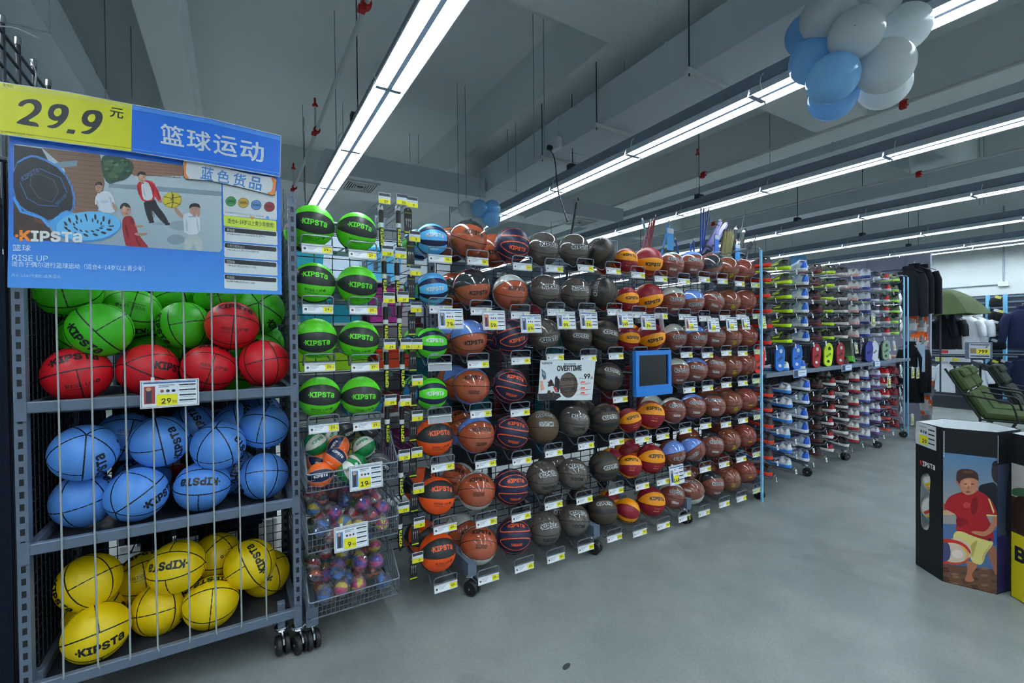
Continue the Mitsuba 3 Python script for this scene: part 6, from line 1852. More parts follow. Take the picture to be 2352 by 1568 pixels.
# textile wall along the far white wall
TR = t = thing('textile_rack', 'dark slatted wall rack with light blue posts against the white wall', 'display rack')
put(t, 'back_board', paint(box2((13.30, 1.2, .25), (13.36, 5.3, 2.36)), (48, 54, 64)))
for k in range(14): put(t, 'slat', paint(box2((13.285, 1.2, 2.30 - .11 * k), (13.30, 5.3, 2.335 - .11 * k)), (92, 102, 116)))
put(t, 'plinth', paint(box2((12.95, 1.2, 0), (13.36, 5.3, .25)), (44, 48, 56)))
for px in (2268, 2308):
    q = onX(px, 680, 13.2)
    put(t, 'blue_post', mikit.ply(box2((13.17, q[1] - .022, .26), (13.28, q[1] + .022, 2.36)), 'sky_paint'))
wl = [('navy jacket', (2348, 708), 12.85, (34, 40, 68), .2, .75), ('navy jacket', (2352, 822), 12.85, (30, 36, 60), .2, .75), ('black track jacket', (2162, 728), 12.7, (30, 32, 38), .17, .68), ('black track jacket', (2186, 726), 12.75, (38, 40, 46), .17, .68), ('white training shirt', (2222, 726), 12.8, (222, 226, 232), .19, .72), ('white training shirt', (2245, 726), 12.85, (226, 230, 236), .17, .72), ('white training shirt', (2170, 832), 12.7, (214, 220, 228), .17, .62), ('white training shirt', (2246, 832), 12.85, (220, 226, 234), .16, .70)]
wn = ['upper', 'lower', 'left', 'right', 'upper left', 'upper right', 'lower left', 'lower right']
for k, (nm, p, x, col, w, h) in enumerate(wl):
    o = onX(*p, x)
    garment(M4(o, RXm), col, f'{nm} on the far textile wall, {wn[k]} one', None, w, h, .62 if 'navy' in nm else .3, 'jacket' if 'jacket' in nm else 'shirt', 'jacket' if 'jacket' in nm else 'shirt')
    put(TR, 'peg_arm', mikit.ply(rod((o[0], o[1], o[2] + .095), (13.3, o[1], o[2] + .095), .006), 'chrome'))
for k, (px, py) in enumerate(((2287, 692), (2284, 722), (2280, 748), (2292, 724), (2278, 790), (2296, 790), (2280, 838), (2300, 838), (2280, 878), (2300, 878))):
    o = onX(px, py, 13.05)
    t = thing('small_bag', f'small black pouch with a white tag between the blue posts, {ORD[k]} counted from the top', 'bag', 'pouches between the blue posts')
    put(t, 'pouch', paint(xf(loft([(0, 0, -.13, .10, .04), (0, 0, -.10, .12, .07), (0, 0, .02, .115, .07), (0, 0, .08, .08, .04), (0, 0, .10, .05, .02)], 14), M4(o, RXm, .8)), (28, 30, 34), 'cloth_colour', True))
    put(t, 'tag', paint(xf(cbox((.09, .004, .05), .001, (.02, -.085, .09)), M4(o, RXm @ ry(.4))), (214, 206, 90) if k % 3 == 0 else (220, 222, 226)))
    put(t, 'peg', mikit.ply(xf(rod((0, -.05, .11), (0, .24, .11), .005), M4(o, RXm)), 'chrome'))
for k, (px, py, w) in enumerate(((2200, 808, .55), (2170, 825, .3), (2206, 826, .3))):
    o = onX(px, py, 12.6)
    m = board(o, RXm @ np.array([1.0, 0, 0]), RXm @ np.array([0, -1.0, 0]))
    t = thing('rail_sign', ['long white and red price strip above the bed chairs', 'small yellow price card above the bed chairs, left one', 'small yellow price card above the bed chairs, right one'][k], 'sign')
    put(t, 'plate', mikit.ply(xf(cbox((w, .09, .008), .002, (0, 0, -.005)), m), 'white_plastic'))
    put(t, 'print', Print().add(rect(-w / 2 + .01, -.035, w / 2 - .01, .035), (206, 212, 220)).add(rect(-w / 2 + .02, -.03, -w / 2 + .13, .03), (206, 60, 70) if k == 0 else (214, 206, 60)).dict('print_ink', m))
t = thing('rail_bar', 'dark rail carrying the price strips in front of the textile wall', 'rail')
o = onX(2200, 812, 12.62)
put(t, 'bar', mikit.ply(rod((12.64, 1.4, o[2]), (12.64, 4.2, o[2]), .02, 8), 'dark_steel'))
for y in (1.5, 4.1): put(t, 'stand', mikit.ply(rod((12.64, y, 0), (12.64, y, o[2]), .02, 8), 'dark_steel'))
# conduit on the white wall
t = thing('wall_conduit', 'thin grey conduit with a junction box on the white wall', 'conduit')
q0, q1, q2 = onX(2305, 652, 13.58), onX(2180, 664, 13.58), onX(2305, 560, 13.58)
put(t, 'pipe', mikit.ply(cat_([rod((13.585, q0[1], q0[2]), (13.585, q1[1] + 1, q0[2]), .012, 6), rod((13.585, q0[1], q0[2]), (13.585, q0[1], 4.2), .014, 6)]), 'trunk_paint'))
put(t, 'junction_box', mikit.ply(cbox((.04, .16, .10), .006, (13.575, q0[1], q0[2])), 'white_plastic'))

# ================================================================== printed cardboard bins
H0 = 1.0
P0, P1, P2 = np.array([4.043, 1.264]), np.array([3.905, 1.083]), np.array([3.988, .853])
hx = [P0, P1, P2]
for a in (-13.2, 46.8, 106.8):
    hx.append(hx[-1] + .238 * np.array([math.cos(math.radians(a)), math.sin(math.radians(a))]))
hx = np.array(hx)
mat('card_white', (214, 220, 224), .8)


def side_board(A, B, z=0.0):
    """board whose x runs from A to B (reader outside)"""
    ex = np.array([B[0] - A[0], B[1] - A[1], 0]); L = np.linalg.norm(ex[:2])
    n = np.array([ex[1], -ex[0], 0]) / L
    return board((A[0], A[1], z), ex, n), L


t = BIN = thing('ball_bin', 'tall black hexagonal cardboard bin printed with a boy playing beach football', 'cardboard bin')
sb = []
for k in range(6):
    A, B = hx[k], hx[(k + 1) % 6]
    m, L = side_board(A, B)
    sb.append((m, L))
    shp = rect(0, 0, L, H0)
    slot = None
    if k == 0:
        tr = traced(m, 3.0142, 2000, 900)
        slot = sg.Polygon(smooth_poly(tr((380, 560), (350, 572), (338, 620), (340, 880), (348, 935), (375, 958), (400, 950), (406, 900), (402, 760), (408, 690), (414, 600), (400, 566)), 2)).buffer(0)
        shp = shp.difference(slot)
    w = put(t, 'wall', paint(xf(prism(shp, .005), m @ M4((0, 0, -.0055))), (20, 22, 26), 'print_card'))
    put(w, 'liner', mikit.ply(xf(prism(shp.buffer(-.001), .002), m @ M4((0, 0, -.0078))), 'card_white'))
    if k in (1, 2):
        put(w, 'edge_slit', paint(xf(prism(rect(.004, H0 - .19, .008, H0 - .02), .001), m), (210, 216, 220), 'print_card'))
put(t, 'floor_board', mikit.ply(prism(sg.Polygon(hx).buffer(-.008), .02), 'card_white'))
# left face: wordmark, price card
m, L = sb[0]
tr = traced(m, 3.0142, 2000, 900)
p = Print()
q = quad_text(LOGO, tr((336, 503), (446, 543), (446, 506), (336, 468)))
for k, g in enumerate(sorted(polys(q), key=lambda g: g.centroid.x)): p.add(g, (206, 30, 36) if k < 4 and g.centroid.x < tr((366, 500))[0][0] else (226, 228, 230))
put(t, 'wordmark_print', p.dict('print_ink', m))
qq = tr((316, 205), (452, 245), (452, 405), (314, 352))
t2 = thing('price_card', 'white price card reading 29 stuck at the top of the black cardboard bin', 'price card')
p = Print()
p.add(qq, (216, 222, 228))
bi = lambda u, v: (qq[0] * (1 - u) + qq[1] * u) * (1 - v) + (qq[3] * (1 - u) + qq[2] * u) * v
bq = lambda a, b, c, d: [bi(a, b), bi(c, b), bi(c, d), bi(a, d)]
p.add(bq(.2, .52, .62, .92), (214, 206, 24)); p.add(quad_text(text_poly('29', 'latin', 2), [bi(.34, .86), bi(.56, .86), bi(.56, .68), bi(.34, .68)]), (60, 56, 30))
for k in range(4): p.add(bq(.64, .16 + .2 * k, .95, .22 + .2 * k), (36, 38, 44))
for k in range(3): p.add(bq(.24 + .12 * k, .3, .32 + .12 * k, .42), [(60, 66, 76), (90, 96, 110), (40, 46, 56)][k])
p.add(bq(.2, .12, .55, .16), (150, 158, 170))
put(t2, 'sheet', paint(xf(prism(sg.Polygon(qq).buffer(.002), .0015), m @ M4((0, 0, .0002))), (200, 206, 210), 'print_card'))
put(t2, 'print', p.dict('print_ink', m @ M4((0, 0, .002))))
# front face: the beach picture
m, L = sb[1]
tr = traced(m, 3.0142, 2000, 900)
pic = sg.Polygon([tr((482, 418))[0], (L - .001, tr((872, 455))[0][1]), (L - .001, .004), (tr((487, 1300))[0][0], .004)]).buffer(0)
pic = sg.box(.002, .004, L - .001, tr((600, 428))[0][1])
p = Print(.0002)
y1, y0 = pic.bounds[3], pic.bounds[1]
def pa(pts, col, sm=2):
    q = tr(*pts)
    if sm: q = smooth_poly(q, sm)
    q = sg.Polygon(q).buffer(0).intersection(pic)
    if q.area > 1e-9: p.add(q, col)
p.add(pic, (110, 140, 170), .03, lambda v: [np.array((84, 122, 160)) + (np.array((150, 148, 146)) - (84, 122, 160)) * min(1, max(0, (y1 - y) / (.42 * (y1 - y0)))) for x, y in v])
pa([(470, 910), (890, 930), (890, 1260), (470, 1260)], (78, 106, 148), 0)
pa([(470, 1180), (560, 1195), (890, 1230), (890, 1420), (470, 1420)], (104, 72, 52), 0)
for k in range(26):
    x, y = 480 + (k * 67) % 400, 1215 + (k * 41) % 180
    pa([(x, y), (x + 42, y - 6), (x + 70, y + 8), (x + 30, y + 16)], [(72, 48, 38), (136, 98, 72), (88, 60, 46)][k % 3], 1)
# figure behind
pa([(742, 650), (790, 632), (885, 620), (885, 870), (800, 830), (750, 720)], (24, 26, 32)); pa([(838, 500), (856, 476), (885, 476), (885, 640), (850, 620), (834, 570)], (52, 38, 36)); pa([(838, 520), (842, 488), (862, 474), (885, 480), (885, 510), (850, 515)], (28, 24, 26))
pa([(806, 1060), (870, 1050), (885, 1260), (860, 1270), (838, 1190), (812, 1130)], (150, 96, 74)); pa([(840, 960), (885, 950), (885, 1060), (820, 1064)], (40, 78, 150))
# legs, shorts, shirt, arms, head
pa([(655, 1160), (740, 1180), (735, 1215), (702, 1250), (700, 1280), (722, 1300), (690, 1316), (655, 1310), (650, 1290), (668, 1255), (668, 1210)], (176, 112, 82))
pa([(566, 1000), (590, 958), (650, 965), (760, 1000), (845, 1030), (845, 1060), (800, 1110), (775, 1190), (745, 1196), (692, 1170), (690, 1110), (640, 1080), (575, 1060)], (220, 206, 124), 1)
pa([(690, 1060), (710, 1040), (740, 1020), (730, 1060), (704, 1150), (694, 1130)], (186, 166, 84)); pa([(770, 1130), (820, 1060), (840, 1050), (800, 1110), (770, 1185)], (196, 178, 96))
pa([(484, 790), (520, 770), (560, 780), (600, 800), (626, 806), (624, 836), (585, 848), (520, 850), (484, 850)], (196, 160, 122))
pa([(484, 770), (520, 775), (540, 800), (520, 822), (484, 815)], (150, 96, 74))
pa([(560, 712), (600, 700), (640, 688), (690, 690), (736, 678), (790, 705), (830, 740), (862, 800), (880, 850), (876, 858), (800, 850), (812, 880), (835, 920), (852, 1000), (850, 1036), (780, 1020), (690, 990), (640, 965), (585, 960), (600, 900), (592, 850), (560, 830), (500, 800), (530, 740)], (160, 26, 34), 1)
pa([(700, 740), (730, 720), (745, 760), (735, 830), (700, 860), (690, 800)], (126, 14, 26)); pa([(590, 860), (640, 870), (690, 900), (640, 930), (592, 930)], (134, 18, 28)); pa([(640, 760), (690, 765), (690, 800), (640, 800)], (190, 60, 60))
pa([(812, 735), (822, 738), (856, 828), (848, 842)], (226, 210, 130), 0); pa([(800, 846), (876, 852), (876, 860), (800, 856)], (226, 210, 130), 0)
pa([(848, 858), (880, 858), (880, 900), (850, 960), (810, 992), (770, 1000), (700, 975), (692, 966), (720, 958), (790, 970), (830, 920)], (184, 120, 88)); pa([(812, 1010), (832, 1010), (832, 1030), (812, 1030)], (40, 20, 26), 0)
pa([(640, 680), (730, 670), (738, 690), (690, 715), (645, 708)], (150, 92, 68)); pa([(614, 600), (640, 585), (700, 590), (742, 605), (742, 660), (728, 690), (690, 712), (660, 712), (632, 690), (616, 655)], (188, 124, 94), 1)
pa([(588, 610), (604, 605), (614, 630), (612, 655), (596, 640)], (170, 106, 80)); pa([(660, 600), (700, 610), (690, 660), (650, 660), (640, 620)], (204, 144, 112))
pa([(592, 612), (594, 560), (606, 540), (640, 530), (690, 534), (730, 550), (746, 580), (744, 622), (736, 606), (700, 592), (650, 596), (622, 612), (614, 640), (602, 615)], (64, 38, 32), 1); pa([(625, 545), (690, 540), (720, 560), (660, 565)], (96, 60, 46))
pa([(646, 634), (664, 632), (664, 638), (648, 640)], (40, 24, 22), 0); pa([(694, 634), (714, 632), (714, 638), (696, 640)], (40, 24, 22), 0); pa([(674, 640), (682, 668), (668, 670)], (150, 90, 68), 1); pa([(654, 690), (672, 684), (692, 690), (672, 698)], (120, 50, 46), 1)
pa(ell(590, 1100, 108, 88, 8), (214, 190, 170), 0); pa([(484, 1020), (540, 1040), (556, 1110), (540, 1170), (484, 1170)], (70, 70, 110), 2)
pa([(484, 1014), (560, 1016), (640, 1040), (690, 1090), (692, 1130), (660, 1080), (600, 1046), (540, 1040), (484, 1040)], (196, 50, 36)); pa([(600, 1056), (660, 1080), (684, 1130), (640, 1170), (668, 1120), (640, 1085)], (222, 170, 60)); pa([(560, 1180), (640, 1176), (690, 1130), (660, 1180), (590, 1196), (500, 1176), (488, 1240), (484, 1180), (520, 1165)], (206, 70, 40))
pa(ell(600, 1120, 40, 30, 8), (232, 216, 200), 0)
put(t, 'picture', p.dict('print_ink', m @ M4((0, 0, .0006))))
for q in p.grounds(m @ M4((0, 0, .0006))): put(t, 'picture_ground', q)
# right face: dark continuation
m, L = sb[2]
put(t, 'side_picture', Print().add(rect(.0, .01, L, .36), (40, 40, 90)).add(rect(.0, .36, L * .5, .80), (60, 70, 96)).add(smooth_poly([(L * .3, .3), (L * .9, .4), (L, .75), (L * .6, .82), (L * .4, .7)], 2), (26, 28, 36)).dict('print_ink', m))
# balls seen through the slot
cx, cy = hx.mean(0)
def swirl_ball(loc, r, cols, label):
    t = thing('beach_ball', label, 'ball', 'white balls in the cardboard bin')
    mm = M4(loc, facing(loc, .2, 0, 35), r)
    put(t, 'body', ball_body([(-180, 180, (222, 222, 216))], 'rubber_colour', None, 9), mm)
    for k, c in enumerate(cols):
        V, F = ribbon(sph(np.linspace(.3, 2.8, 26), .25 * np.sin(np.linspace(0, 6, 26)) + .5 * k - .45), .2, .008)
        put(t, 'stripe', plyn(V, F, 'rubber_colour', V / np.linalg.norm(V, axis=1, keepdims=True), cuv(c, len(V))), mm)
dirc = (P0 + P1) / 2 - np.array([cx, cy]); nn = dirc / np.linalg.norm(dirc)
bc_ = np.array([4.086, 1.147])
for k, (z, cols, lab) in enumerate(((.80, [(150, 20, 28), (180, 30, 34)], 'white ball with dark red swirls, uppermost in the bin slot'), (.602, [(222, 60, 30), (236, 180, 30), (240, 200, 40)], 'white ball with red and yellow swirls in the middle of the bin slot'), (.41, [(60, 160, 60), (240, 200, 40), (220, 60, 40)], 'white ball with green and yellow swirls, lower in the bin slot'), (.215, [(190, 190, 186)], 'plain white ball, lowest in the bin slot'))):
    swirl_ball((bc_[0] + (.004 if k % 2 else 0), bc_[1] - (.004 if k % 2 else 0), z), .100, cols, lab)
# second bin, cut by the frame
t = thing('ball_bin', 'second black cardboard bin at the right edge, with a yellow printed band', 'cardboard bin')
c2 = np.array([4.175, .515])
R2 = P1 - np.array([cx, cy])
A0 = P0 - np.array([cx, cy])
hx2 = hx - np.array([cx, cy]) + np.array([cx, cy]) + (np.array([-.008, -.459]))
for k in range(6):
    A, B = hx2[k], hx2[(k + 1) % 6]
    m, L = side_board(A, B)
    w = put(t, 'wall', paint(xf(prism(rect(0, 0, L, H0), .005), m @ M4((0, 0, -.0055))), (20, 22, 26), 'print_card'))
    put(w, 'liner', mikit.ply(xf(prism(rect(.001, 0, L - .001, H0), .002), m @ M4((0, 0, -.0078))), 'card_white'))
    if k in (0, 1):
        p = Print()
        p.add(rect(.004, .005, L - .002, .40), (206, 190, 24)).add(rect(.004, .40, L - .002, .62), (60, 38, 30)).add(rect(.004, .62, L - .002, .82), (176, 172, 168))
        if k == 0:
            p.add(smooth_poly([(.004, .42), (L * .5, .40), (L, .5), (L, .64), (L * .4, .66), (.004, .6)], 2), (44, 26, 22)).add(smooth_poly([(.0, .62), (L * .4, .64), (L, .66), (L, .70), (L * .3, .69), (.004, .66)], 1), (56, 92, 60))
        if k == 0: p.add(fit(text_poly('BU', 'latin', 4), w=L * .62, centre=(L * .42, .28)), (26, 28, 30))
        put(w, 'print', p.dict('print_ink', m))
put(t, 'floor_board', mikit.ply(prism(sg.Polygon(hx2).buffer(-.008), .02), 'card_white'))

# ================================================================== balloons
for nm, c, d in (('white', (228, 234, 236), (206, 212, 214)), ('blue', (170, 218, 250), (104, 176, 230))):
    scene[f'balloon_{nm}'] = {'type': 'blendbsdf', 'weight': .45, 'a': {'type': 'principledthin', 'base_color': rgb(c), 'roughness': .2, 'diff_trans': .9, 'spec_trans': 0.0, 'eta': 1.5},
                              'b': {'type': 'twosided', 'bsdf': {'type': 'roughplastic', 'alpha': .04, 'diffuse_reflectance': rgb(d)}}}
_bp = [(.001, -1.16)] + [(.05, -1.15), (.075, -1.10), (.04, -1.06), (.09, -1.02)]
_bp += [(math.sin(t) * (1 - .08 * math.cos(t)), -math.cos(t) * 1.12 + .12) for t in np.linspace(.12, math.pi - .02, 30)]
BLN = lathe(_bp, 44)
BLN.fix_normals()
BD = {c: mikit.ply(BLN, f'balloon_{c}', smooth=True) for c in ('white', 'blue')}


def cluster(items, where, group, hang=None):
    for k, (loc, r, c, ax, extra) in enumerate(items):
        z = np.asarray(ax, float); z /= np.linalg.norm(z)
        u, v = frame_of(z)
        t = thing('balloon', f'{"pale blue" if c == "blue" else "white"} balloon {extra} {where}', 'balloon', group)
        put(t, 'skin', BD[c], M4(loc, np.stack([u, v, z], 1), r))


zb = lambda x, y: (1600 + x / 2.449, y / 2.449)
BC = EYE + ray(*zb(930, 270)) * (2.42 / FOCAL)
its = []
for (p, w, r, c, e) in (((755, 110), 2.34, .122, 'white', 'at the upper left of'), ((1000, 10), 2.42, .125, 'white', 'at the top of'), ((898, 195), 2.24, .116, 'white', 'in the middle of'), ((1140, 172), 2.42, .118, 'white', 'at the upper right of'), ((1042, 362), 2.28, .122, 'white', 'at the lower right of'), ((1040, 455), 2.50, .124, 'white', 'behind the lower right one of'),
                        ((690, 330), 2.42, .118, 'blue', 'at the left of'), ((775, 430), 2.28, .114, 'blue', 'at the lower left of'), ((780, 520), 2.48, .116, 'blue', 'hanging lowest in'), ((650, 200), 2.62, .118, 'blue', 'half hidden at the left of'), ((1120, 20), 2.64, .118, 'blue', 'half hidden at the top right of')):
    o = EYE + ray(*zb(*p)) * (w / FOCAL)
    d = o - BC
    its.append((o, r, c, d + 1e-3 + RIGHT * .02, e))
cluster(its, 'the big balloon cluster', 'balloons under the second light strip')
solo('balloon_string', mikit.ply(tube([BC, BC + np.array([.03, .05, .5]), (BC[0] + .05, BC[1] + .1, 4.3)], .0025, 5), 'cord_grey'), 'thin string holding the big balloon cluster', 'string')
z5 = lambda x, y: (1000 + x / 3.2667, 460 + y / 3.2667)
its = [(EYE + ray(*z5(*p)) * (d / FOCAL), .098, c, (a, b, .3), e) for p, d, c, a, b, e in (((245, 75), 5.45, 'white', -1, 0, 'at the left of'), ((335, 70), 5.4, 'blue', -.3, -.2, 'at the top of'), ((415, 65), 5.5, 'blue', .6, 0, 'at the upper right of'), ((415, 140), 5.4, 'blue', .6, 0, 'at the right of'), ((335, 160), 5.55, 'white', 0, .2, 'at the bottom of'))]
cluster(its, 'the far balloon cluster above the rust balls', 'far balloons')
c0 = its[1][0]
solo('balloon_string', mikit.ply(tube([c0 + [0, 0, 0], (c0[0], c0[1], 3.6)], .003, 5), 'cord_grey'), 'thin string holding the far balloon cluster', 'string')
zs = lambda x, y: (1700 + x / 4.9, 540 + y / 4.9)
its = [(EYE + ray(*zs(*p)) * (11.5 / FOCAL), .135, c, (1, 0, .3), e) for p, c, e in (((490, 272), 'white', 'at the left of'), ((580, 278), 'blue', 'in the middle of'), ((665, 268), 'blue', 'at the right of'))]
cluster(its, 'the balloons behind the top row of shoes', 'balloons behind the shoes')
c0 = its[1][0]
solo('balloon_string', mikit.ply(tube([c0, (c0[0], c0[1], 4.9)], .003, 5), 'cord_grey'), 'thin string holding the balloons behind the shoes', 'string')

# ================================================================== fishing gear sticking up behind the brown balls
zA = lambda x, y: (1400 + x / 4.1275, 480 + y / 4.1275)
def stick(a, b, y, r, c, label, name='fishing_rod', cat='fishing rod', group=None, tip=None):
    A, B = onY(*zA(*a), y), onY(*zA(*b), y)
    d = (B - A) / np.linalg.norm(B - A)
    A = A - d * .35
    t = thing(name, label, cat, group)
    put(t, 'blank', paint(tube([A, B], [r, r * .7], 8), c))
    put(t, 'tip', paint(tube([B, B + d * .03], [r * .75, r * .5], 8), tip or (190, 190, 180)))
    put(t, 'grip', paint(tube([A, A + d * .12], [r * 1.5, r * 1.5], 8), (30, 30, 32)))
    put(t, 'ring', paint(tube([A + d * .3, A + d * .315], r * 1.5, 8), (120, 124, 128)))


for k, (a, b) in enumerate((((320, 350), (385, 120)), ((350, 350), (400, 130)), ((370, 350), (418, 110)), ((385, 350), (435, 75)))):
    stick(a, b, 3.5, .011, (110, 26, 34), f'dark red fishing rod behind the crimson balls, {ORD[k]} from the left', group='red rods')
stick((345, 220), (315, 110), 3.55, .018, (90, 130, 150), 'short grey blue rod tube leaning left by the red rods')
stick((515, 340), (560, 130), 3.55, .016, (60, 130, 190), 'blue rod tube leaning right beside a blue card')
for k, (a, b) in enumerate((((862, 390), (868, 0)), ((880, 390), (893, 10)), ((885, 390), (938, 15)), ((640, 360), (625, 290)), ((800, 390), (798, 300)), ((770, 390), (768, 330)))):
    stick(a, b, 3.6, .012 if k < 3 else .014, (44, 84, 176), f'blue fishing rod behind the brown balls, {["leftmost of three tall ones", "middle of three tall ones", "rightmost of three tall ones", "short one by the blue card", "short one left of the tall three", "shortest one left of the tall three"][k]}', group='blue rods')
for k, (a, b) in enumerate((((940, 350), (1045, 125)), ((985, 330), (1025, 165)), ((1005, 300), (1100, 150)))):
    stick(a, b, 3.55, .045, (168, 164, 216), f'lavender rod cover behind the brown balls, {ORD[k]} from the left', 'rod_cover', 'rod cover', 'lavender covers', (30, 30, 34))
for k, (a, b) in enumerate((((1060, 420), (1095, 215)), ((1085, 430), (1120, 215)), ((1110, 430), (1145, 210)), ((1135, 430), (1168, 245)))):
    stick(a, b, 3.5, .03, (112, 106, 62), f'olive gold fishing rod with reel, {ORD[k]} from the left', group='olive rods', tip=(30, 30, 28))
for k, (a, b) in enumerate((((1165, 470), (1195, 200)), ((1245, 400), (1270, 225)))):
    stick(a, b, 3.5, .034, (38, 42, 44), f'black hooked landing tool behind the brown balls, {ORD[k]} from the left', 'landing_tool', 'fishing tool', 'black tools')
    B = onY(*zA(*b), 3.5)
    solo('tool_hook', mikit.ply(tube(bend([B, B + [0, 0, .05], B + [.05, 0, .06], B + [.06, 0, .02]], .03), .006, 6), 'dark_steel'), f'dark hook on top of the black tool, {ORD[k]} from the left', 'hook')
stick((1245, 470), (1340, 320), 3.5, .035, (24, 26, 30), 'thick black grip of a rod leaning right at the end of the brown balls')
stick((1310, 440), (1390, 260), 3.5, .007, (30, 32, 36), 'thin black rod leaning right at the end of the brown balls')
solo('thin_rod', paint(tube([onY(*zA(1225, 330), 3.55), onY(*zA(1288, 0), 3.55)], [.006, .003], 6), (60, 66, 62)), 'very thin long rod leaning right above the brown balls', 'fishing rod')
solo('antenna_pole', paint(tube([onY(1296, 690, 3.2), onY(1312, 540, 3.3), onY(1325, 466, 3.3)], .011, 8), (24, 26, 30)), 'black pole sticking up behind the taupe balls', 'pole')
for k, (x, y, w, h, c) in enumerate(((575, 285, .10, .25, (70, 160, 226)), (1212, 410, .10, .2, (60, 140, 214)), (1015, 330, .08, .22, (60, 110, 200)))):
    o = onY(*zA(x, y), 3.45)
    t = thing('hang_card', f'light blue header card behind the brown balls, {ORD[k]} from the left', 'card')
    put(t, 'card', paint(box(o, (w, .01, h)), c))
    put(t, 'top_band', paint(box(o + np.array([0, -.006, h * .36]), (w * .96, .004, h * .22)), (206, 216, 226)))
    put(t, 'hook', mikit.ply(tube([o + [0, 0, h / 2], o + [0, .01, h / 2 + .06], o + [0, .1, h / 2 + .07]], .003, 5), 'chrome'))
for k, (x, y) in enumerate(((1050, 430), (1290, 400), (50, 330))):
    a = onY(*zA(x, y), 3.0)
    solo('top_loop', mikit.ply(tube(bend([a + [-.22, .1, -.12], a + [-.2, 0, .0], a + [.03, 0, .03], a + [.03, .0, -.12]], .02), .0045, 6), 'grey_wire', smooth=50), f'bent wire loop on the gondola top, {["in the middle", "at the blue post", "at the crimson balls"][k]}', 'wire loop')

# ================================================================== goods on the far side of the gondola, seen through the wire
def goods(x0, x1, z0, z1, y, cols, n, where, r):
    for k in range(n):
        w, h, d = r.uniform(.10, .24), r.uniform(.22, .5), r.uniform(.06, .14)
        x, z = r.uniform(x0 + w / 2, x1 - w / 2), r.uniform(z0 + h / 2, z1 - h / 2)
        yy = y + (k % 7) * .16 + r.uniform(0, .02)
        cn, c = r.choice(cols)
        t = thing('hanging_pack', f'{cn} pack {where}, {["lower", "middle", "upper"][min(2, int(3 * (z - z0) / (z1 - z0)))]} {["left", "centre", "right"][min(2, int(3 * (x - x0) / (x1 - x0)))]}, {ORD[k % 7]} layer back', 'pack', f'packs hanging {where}')
        put(t, 'pack', paint(cbox((w, d, h), .012, (x, yy, z)), c, 'cloth_colour'))
        put(t, 'header', paint(box((x, yy, z + h / 2 + .03), (w * .8, .006, .06)), (150, 156, 160) if k % 4 == 0 else tuple(int(q * .7) for q in c)))
        put(t, 'peg', mikit.ply(rod((x, GY + .02, z + h / 2 + .05), (x, yy, z + h / 2 + .05), .0035), 'dark_steel'))


DK = [('black', (22, 24, 28))] * 5 + [('dark grey', (48, 52, 58))] * 3 + [('navy', (30, 38, 62))] * 2 + [('dark red', (96, 22, 28)), ('grey', (104, 110, 116)), ('teal', (30, 90, 104)), ('maroon', (70, 26, 34))]
gr = random.Random(21)
goods(1.30, 2.26, .55, 2.15, 3.42, DK, 30, 'behind the rust and navy balls', gr)
goods(2.26, 3.30, .45, 2.2, 3.42, DK, 30, 'behind the taupe and crimson balls', gr)
goods(3.30, 4.40, .40, 2.2, 3.42, DK, 28, 'behind the brown balls', gr)
goods(4.5, 8.7, .35, 2.2, 3.75, DK, 54, 'behind the shoes', gr)
RK = [('black', (22, 24, 28))] * 5 + [('dark green', (24, 70, 40)), ('dark red', (104, 24, 28)), ('navy', (26, 34, 58)), ('dark grey', (46, 50, 56))]
goods(-.72, .28, .06, 2.15, 3.48, RK, 64, 'behind the ball rack', gr)
# dark panels added to stand for the dark between the packs
for nm, a, b in (('behind the ball display', (1.28, 4.62, .12), (4.46, 4.66, 2.18)), ('behind the ball rack', (-.8, 4.62, .02), (.3, 4.66, 2.2)), ('behind the shoe display', (4.6, 4.75, .12), (8.9, 4.8, 2.15))):
    t = thing('far_rack', f'dark back panel of the next display row {nm}', 'display rack')
    put(t, 'panel', paint(box2(a, b), (34, 38, 46)))
    for q in range(4):
        x = a[0] + (b[0] - a[0]) * (q + .5) / 4
        put(t, 'stand', paint(box2((x - .02, a[1] - .03, 0), (x + .02, a[1], b[2])), (60, 66, 76)))
# bay of the green balls: pale panel and storage boxes
t = thing('far_rack', 'white back panel of the next display row behind the green balls', 'display rack')
put(t, 'panel', paint(box2((.32, 4.35, .1), (1.9, 4.40, 2.55)), (214, 222, 230)))
for z in (.55, .98, 1.36, 1.74): put(t, 'shelf', mikit.ply(box2((.32, 3.78, z - .02), (1.26, 4.35, z)), 'white_paint'))
def tub(x, y, z, s, c, label):
    t = thing('storage_box', label, 'storage box')
    w, d, h = s
    V = loft([(0, 0, 0, w * .44, d * .44), (0, 0, h, w * .5, d * .5)], 4)
    body = hullpts([(sx * w * q, sy * d * q, zz) for q, zz in ((.45, 0), (.5, h)) for sx in (-1, 1) for sy in (-1, 1)])
    put(t, 'body', paint(xf(body, M4((x, y, z))), c))
    put(t, 'lid', paint(xf(cbox((w * 1.06, d * 1.06, h * .12), .006, (0, 0, h * 1.06)), M4((x, y, z))), tuple(min(255, int(q * 1.15)) for q in c)))
    for sx in (-1, 1): put(t, 'clip', paint(xf(cbox((.012, .06, h * .3), .003, (sx * w * .53, 0, h * .95)), M4((x, y, z))), (210, 214, 218)))
zz3 = lambda x, y: (640 + x / 3.1364, 420 + y / 3.1364)
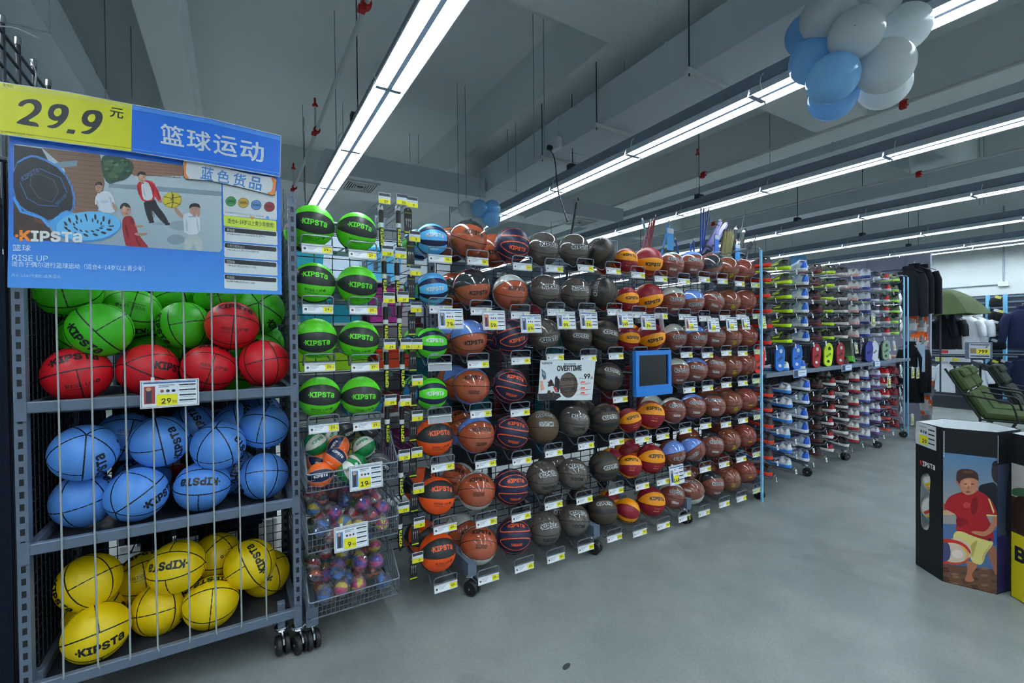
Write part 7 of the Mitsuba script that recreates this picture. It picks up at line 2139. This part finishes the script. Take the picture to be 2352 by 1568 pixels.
for k, (px, s, c, lab, z) in enumerate((((370, 970), (.46, .34, .17), (20, 120, 140), 'teal storage box behind the second green ball row', 1.74), ((180, 510), (.26, .3, .2), (40, 150, 170), 'turquoise box at the left behind the top green balls', 2.1), ((745, 450), (.26, .28, .26), (90, 180, 226), 'sky blue box behind the hand pumps, upper', 2.1),
                                        ((740, 690), (.3, .3, .26), (150, 40, 120), 'magenta box behind the hand pumps', 1.75), ((380, 1390), (.56, .34, .16), (150, 200, 30), 'lime storage box behind the third green ball row', 1.36), ((790, 970), (.3, .3, .14), (220, 70, 40), 'orange red box behind the hand pumps', 1.74 - .38 + .0), ((800, 1090), (.34, .3, .14), (120, 40, 34), 'dark red box behind the lower hand pumps', .98), ((590, 1260), (.3, .3, .12), (60, 150, 190), 'blue box behind the green balls, lower', .98), ((820, 1250), (.3, .3, .2), (110, 30, 90), 'purple box behind the lower hand pumps', .55), ((540, 960), (.16, .2, .2), (220, 206, 60), 'small yellow box beside the teal box', .55))):
    o = onY(*zz3(*px), 4.05)
    x = min(max(o[0], .32 + s[0] / 2), 1.75)
    tub(x, 4.05, z + (.002), s, c, lab)
put(t, 'shelf', mikit.ply(box2((.32, 3.85, 2.08), (1.26, 4.35, 2.10)), 'white_paint'))

# ================================================================== left edge: dark cloth, storage rack top
V, F = [], []
nx, nz = 36, 10
for i in range(nx + 1):
    for j in range(nz + 1):
        x = -.80 - .95 * i / nx
        V.append((x, 2.66 + .035 * math.sin(i * 1.3) * (1 - .4 * j / nz) + .02 * math.sin(i * .5 + j * .4), 2.35 * j / nz + .01))
for i in range(nx):
    for j in range(nz):
        a = i * (nz + 1) + j
        F += [[a, a + 1, a + nz + 2], [a, a + nz + 2, a + nz + 1]]
t = thing('dark_curtain', 'dark navy cloth hanging at the left edge beside the ball rack', 'curtain')
put(t, 'cloth', paint(trimesh.Trimesh(V, F, process=False), (26, 34, 48), 'cloth_colour', True))
V2, F2 = [], []
for i in range(31):
    for j in range(nz + 1):
        V2.append((-.79 - .022 * math.sin(i * 1.4) * (1 - .3 * j / nz), 2.66 + 1.5 * i / 30, 2.35 * j / nz + .01))
for i in range(30):
    for j in range(nz):
        a = i * (nz + 1) + j
        F2 += [[a, a + 1, a + nz + 2], [a, a + nz + 2, a + nz + 1]]
put(t, 'cloth', paint(trimesh.Trimesh(V2, F2, process=False), (26, 34, 48), 'cloth_colour', True))
put(t, 'rail', mikit.ply(rod((-.78, 2.66, 2.36), (-1.8, 2.66, 2.36), .012, 8), 'dark_steel'))
for x in (-.8, -1.75): put(t, 'stand', mikit.ply(rod((x, 2.70, 0), (x, 2.70, 2.36), .012, 8), 'dark_steel'))
t = thing('storage_rack', 'tall dark wire rack with bright post caps rising behind the yellow price sign', 'rack')
for y in (2.87, 3.04, 3.24, 3.45, 3.68):
    q = put(t, 'post', mikit.ply(rod((-.85, y, .0), (-.85, y, 3.03), .009, 8), 'dark_wire'))
    put(q, 'cap', mikit.ply(lathe([(.001, -.02), (.012, -.02), (.012, .012), (.006, .018), (.001, .018)], 10, M4((-.85, y, 3.03))), 'chrome', smooth=40))
for z in (2.97, 2.90, 2.82, 2.55, 2.2): put(t, 'bar', mikit.ply(rod((-.85, 2.75, z), (-.85, 3.8, z), .007, 6), 'dark_wire'))
solo('cable_tie', mikit.ply(tube(bend([onX(0, 60, -.84), onX(35, 62, -.84), onX(90, 88, -.82)], .1, 5), .003, 5), 'white_plastic'), 'white cable tie end sticking out of the wire rack at the upper left', 'cable tie')
solo('cable_tie', mikit.ply(tube(bend([onX(69, 135, -.84), onX(84, 165, -.82), onX(80, 200, -.84)], .1, 5), .003, 5), 'white_plastic'), 'second white cable tie looped at a post of the wire rack', 'cable tie')
solo('floor_mark', paint(prism(affinity.rotate(affinity.scale(sg.Point(0, 0).buffer(.028, 8), 1, .5), 20), .0006).apply_translation([*onZ(1301, 1530, 0)[:2], 0.0]), (48, 54, 58)), 'small dark stain on the concrete floor in the foreground', 'stain')
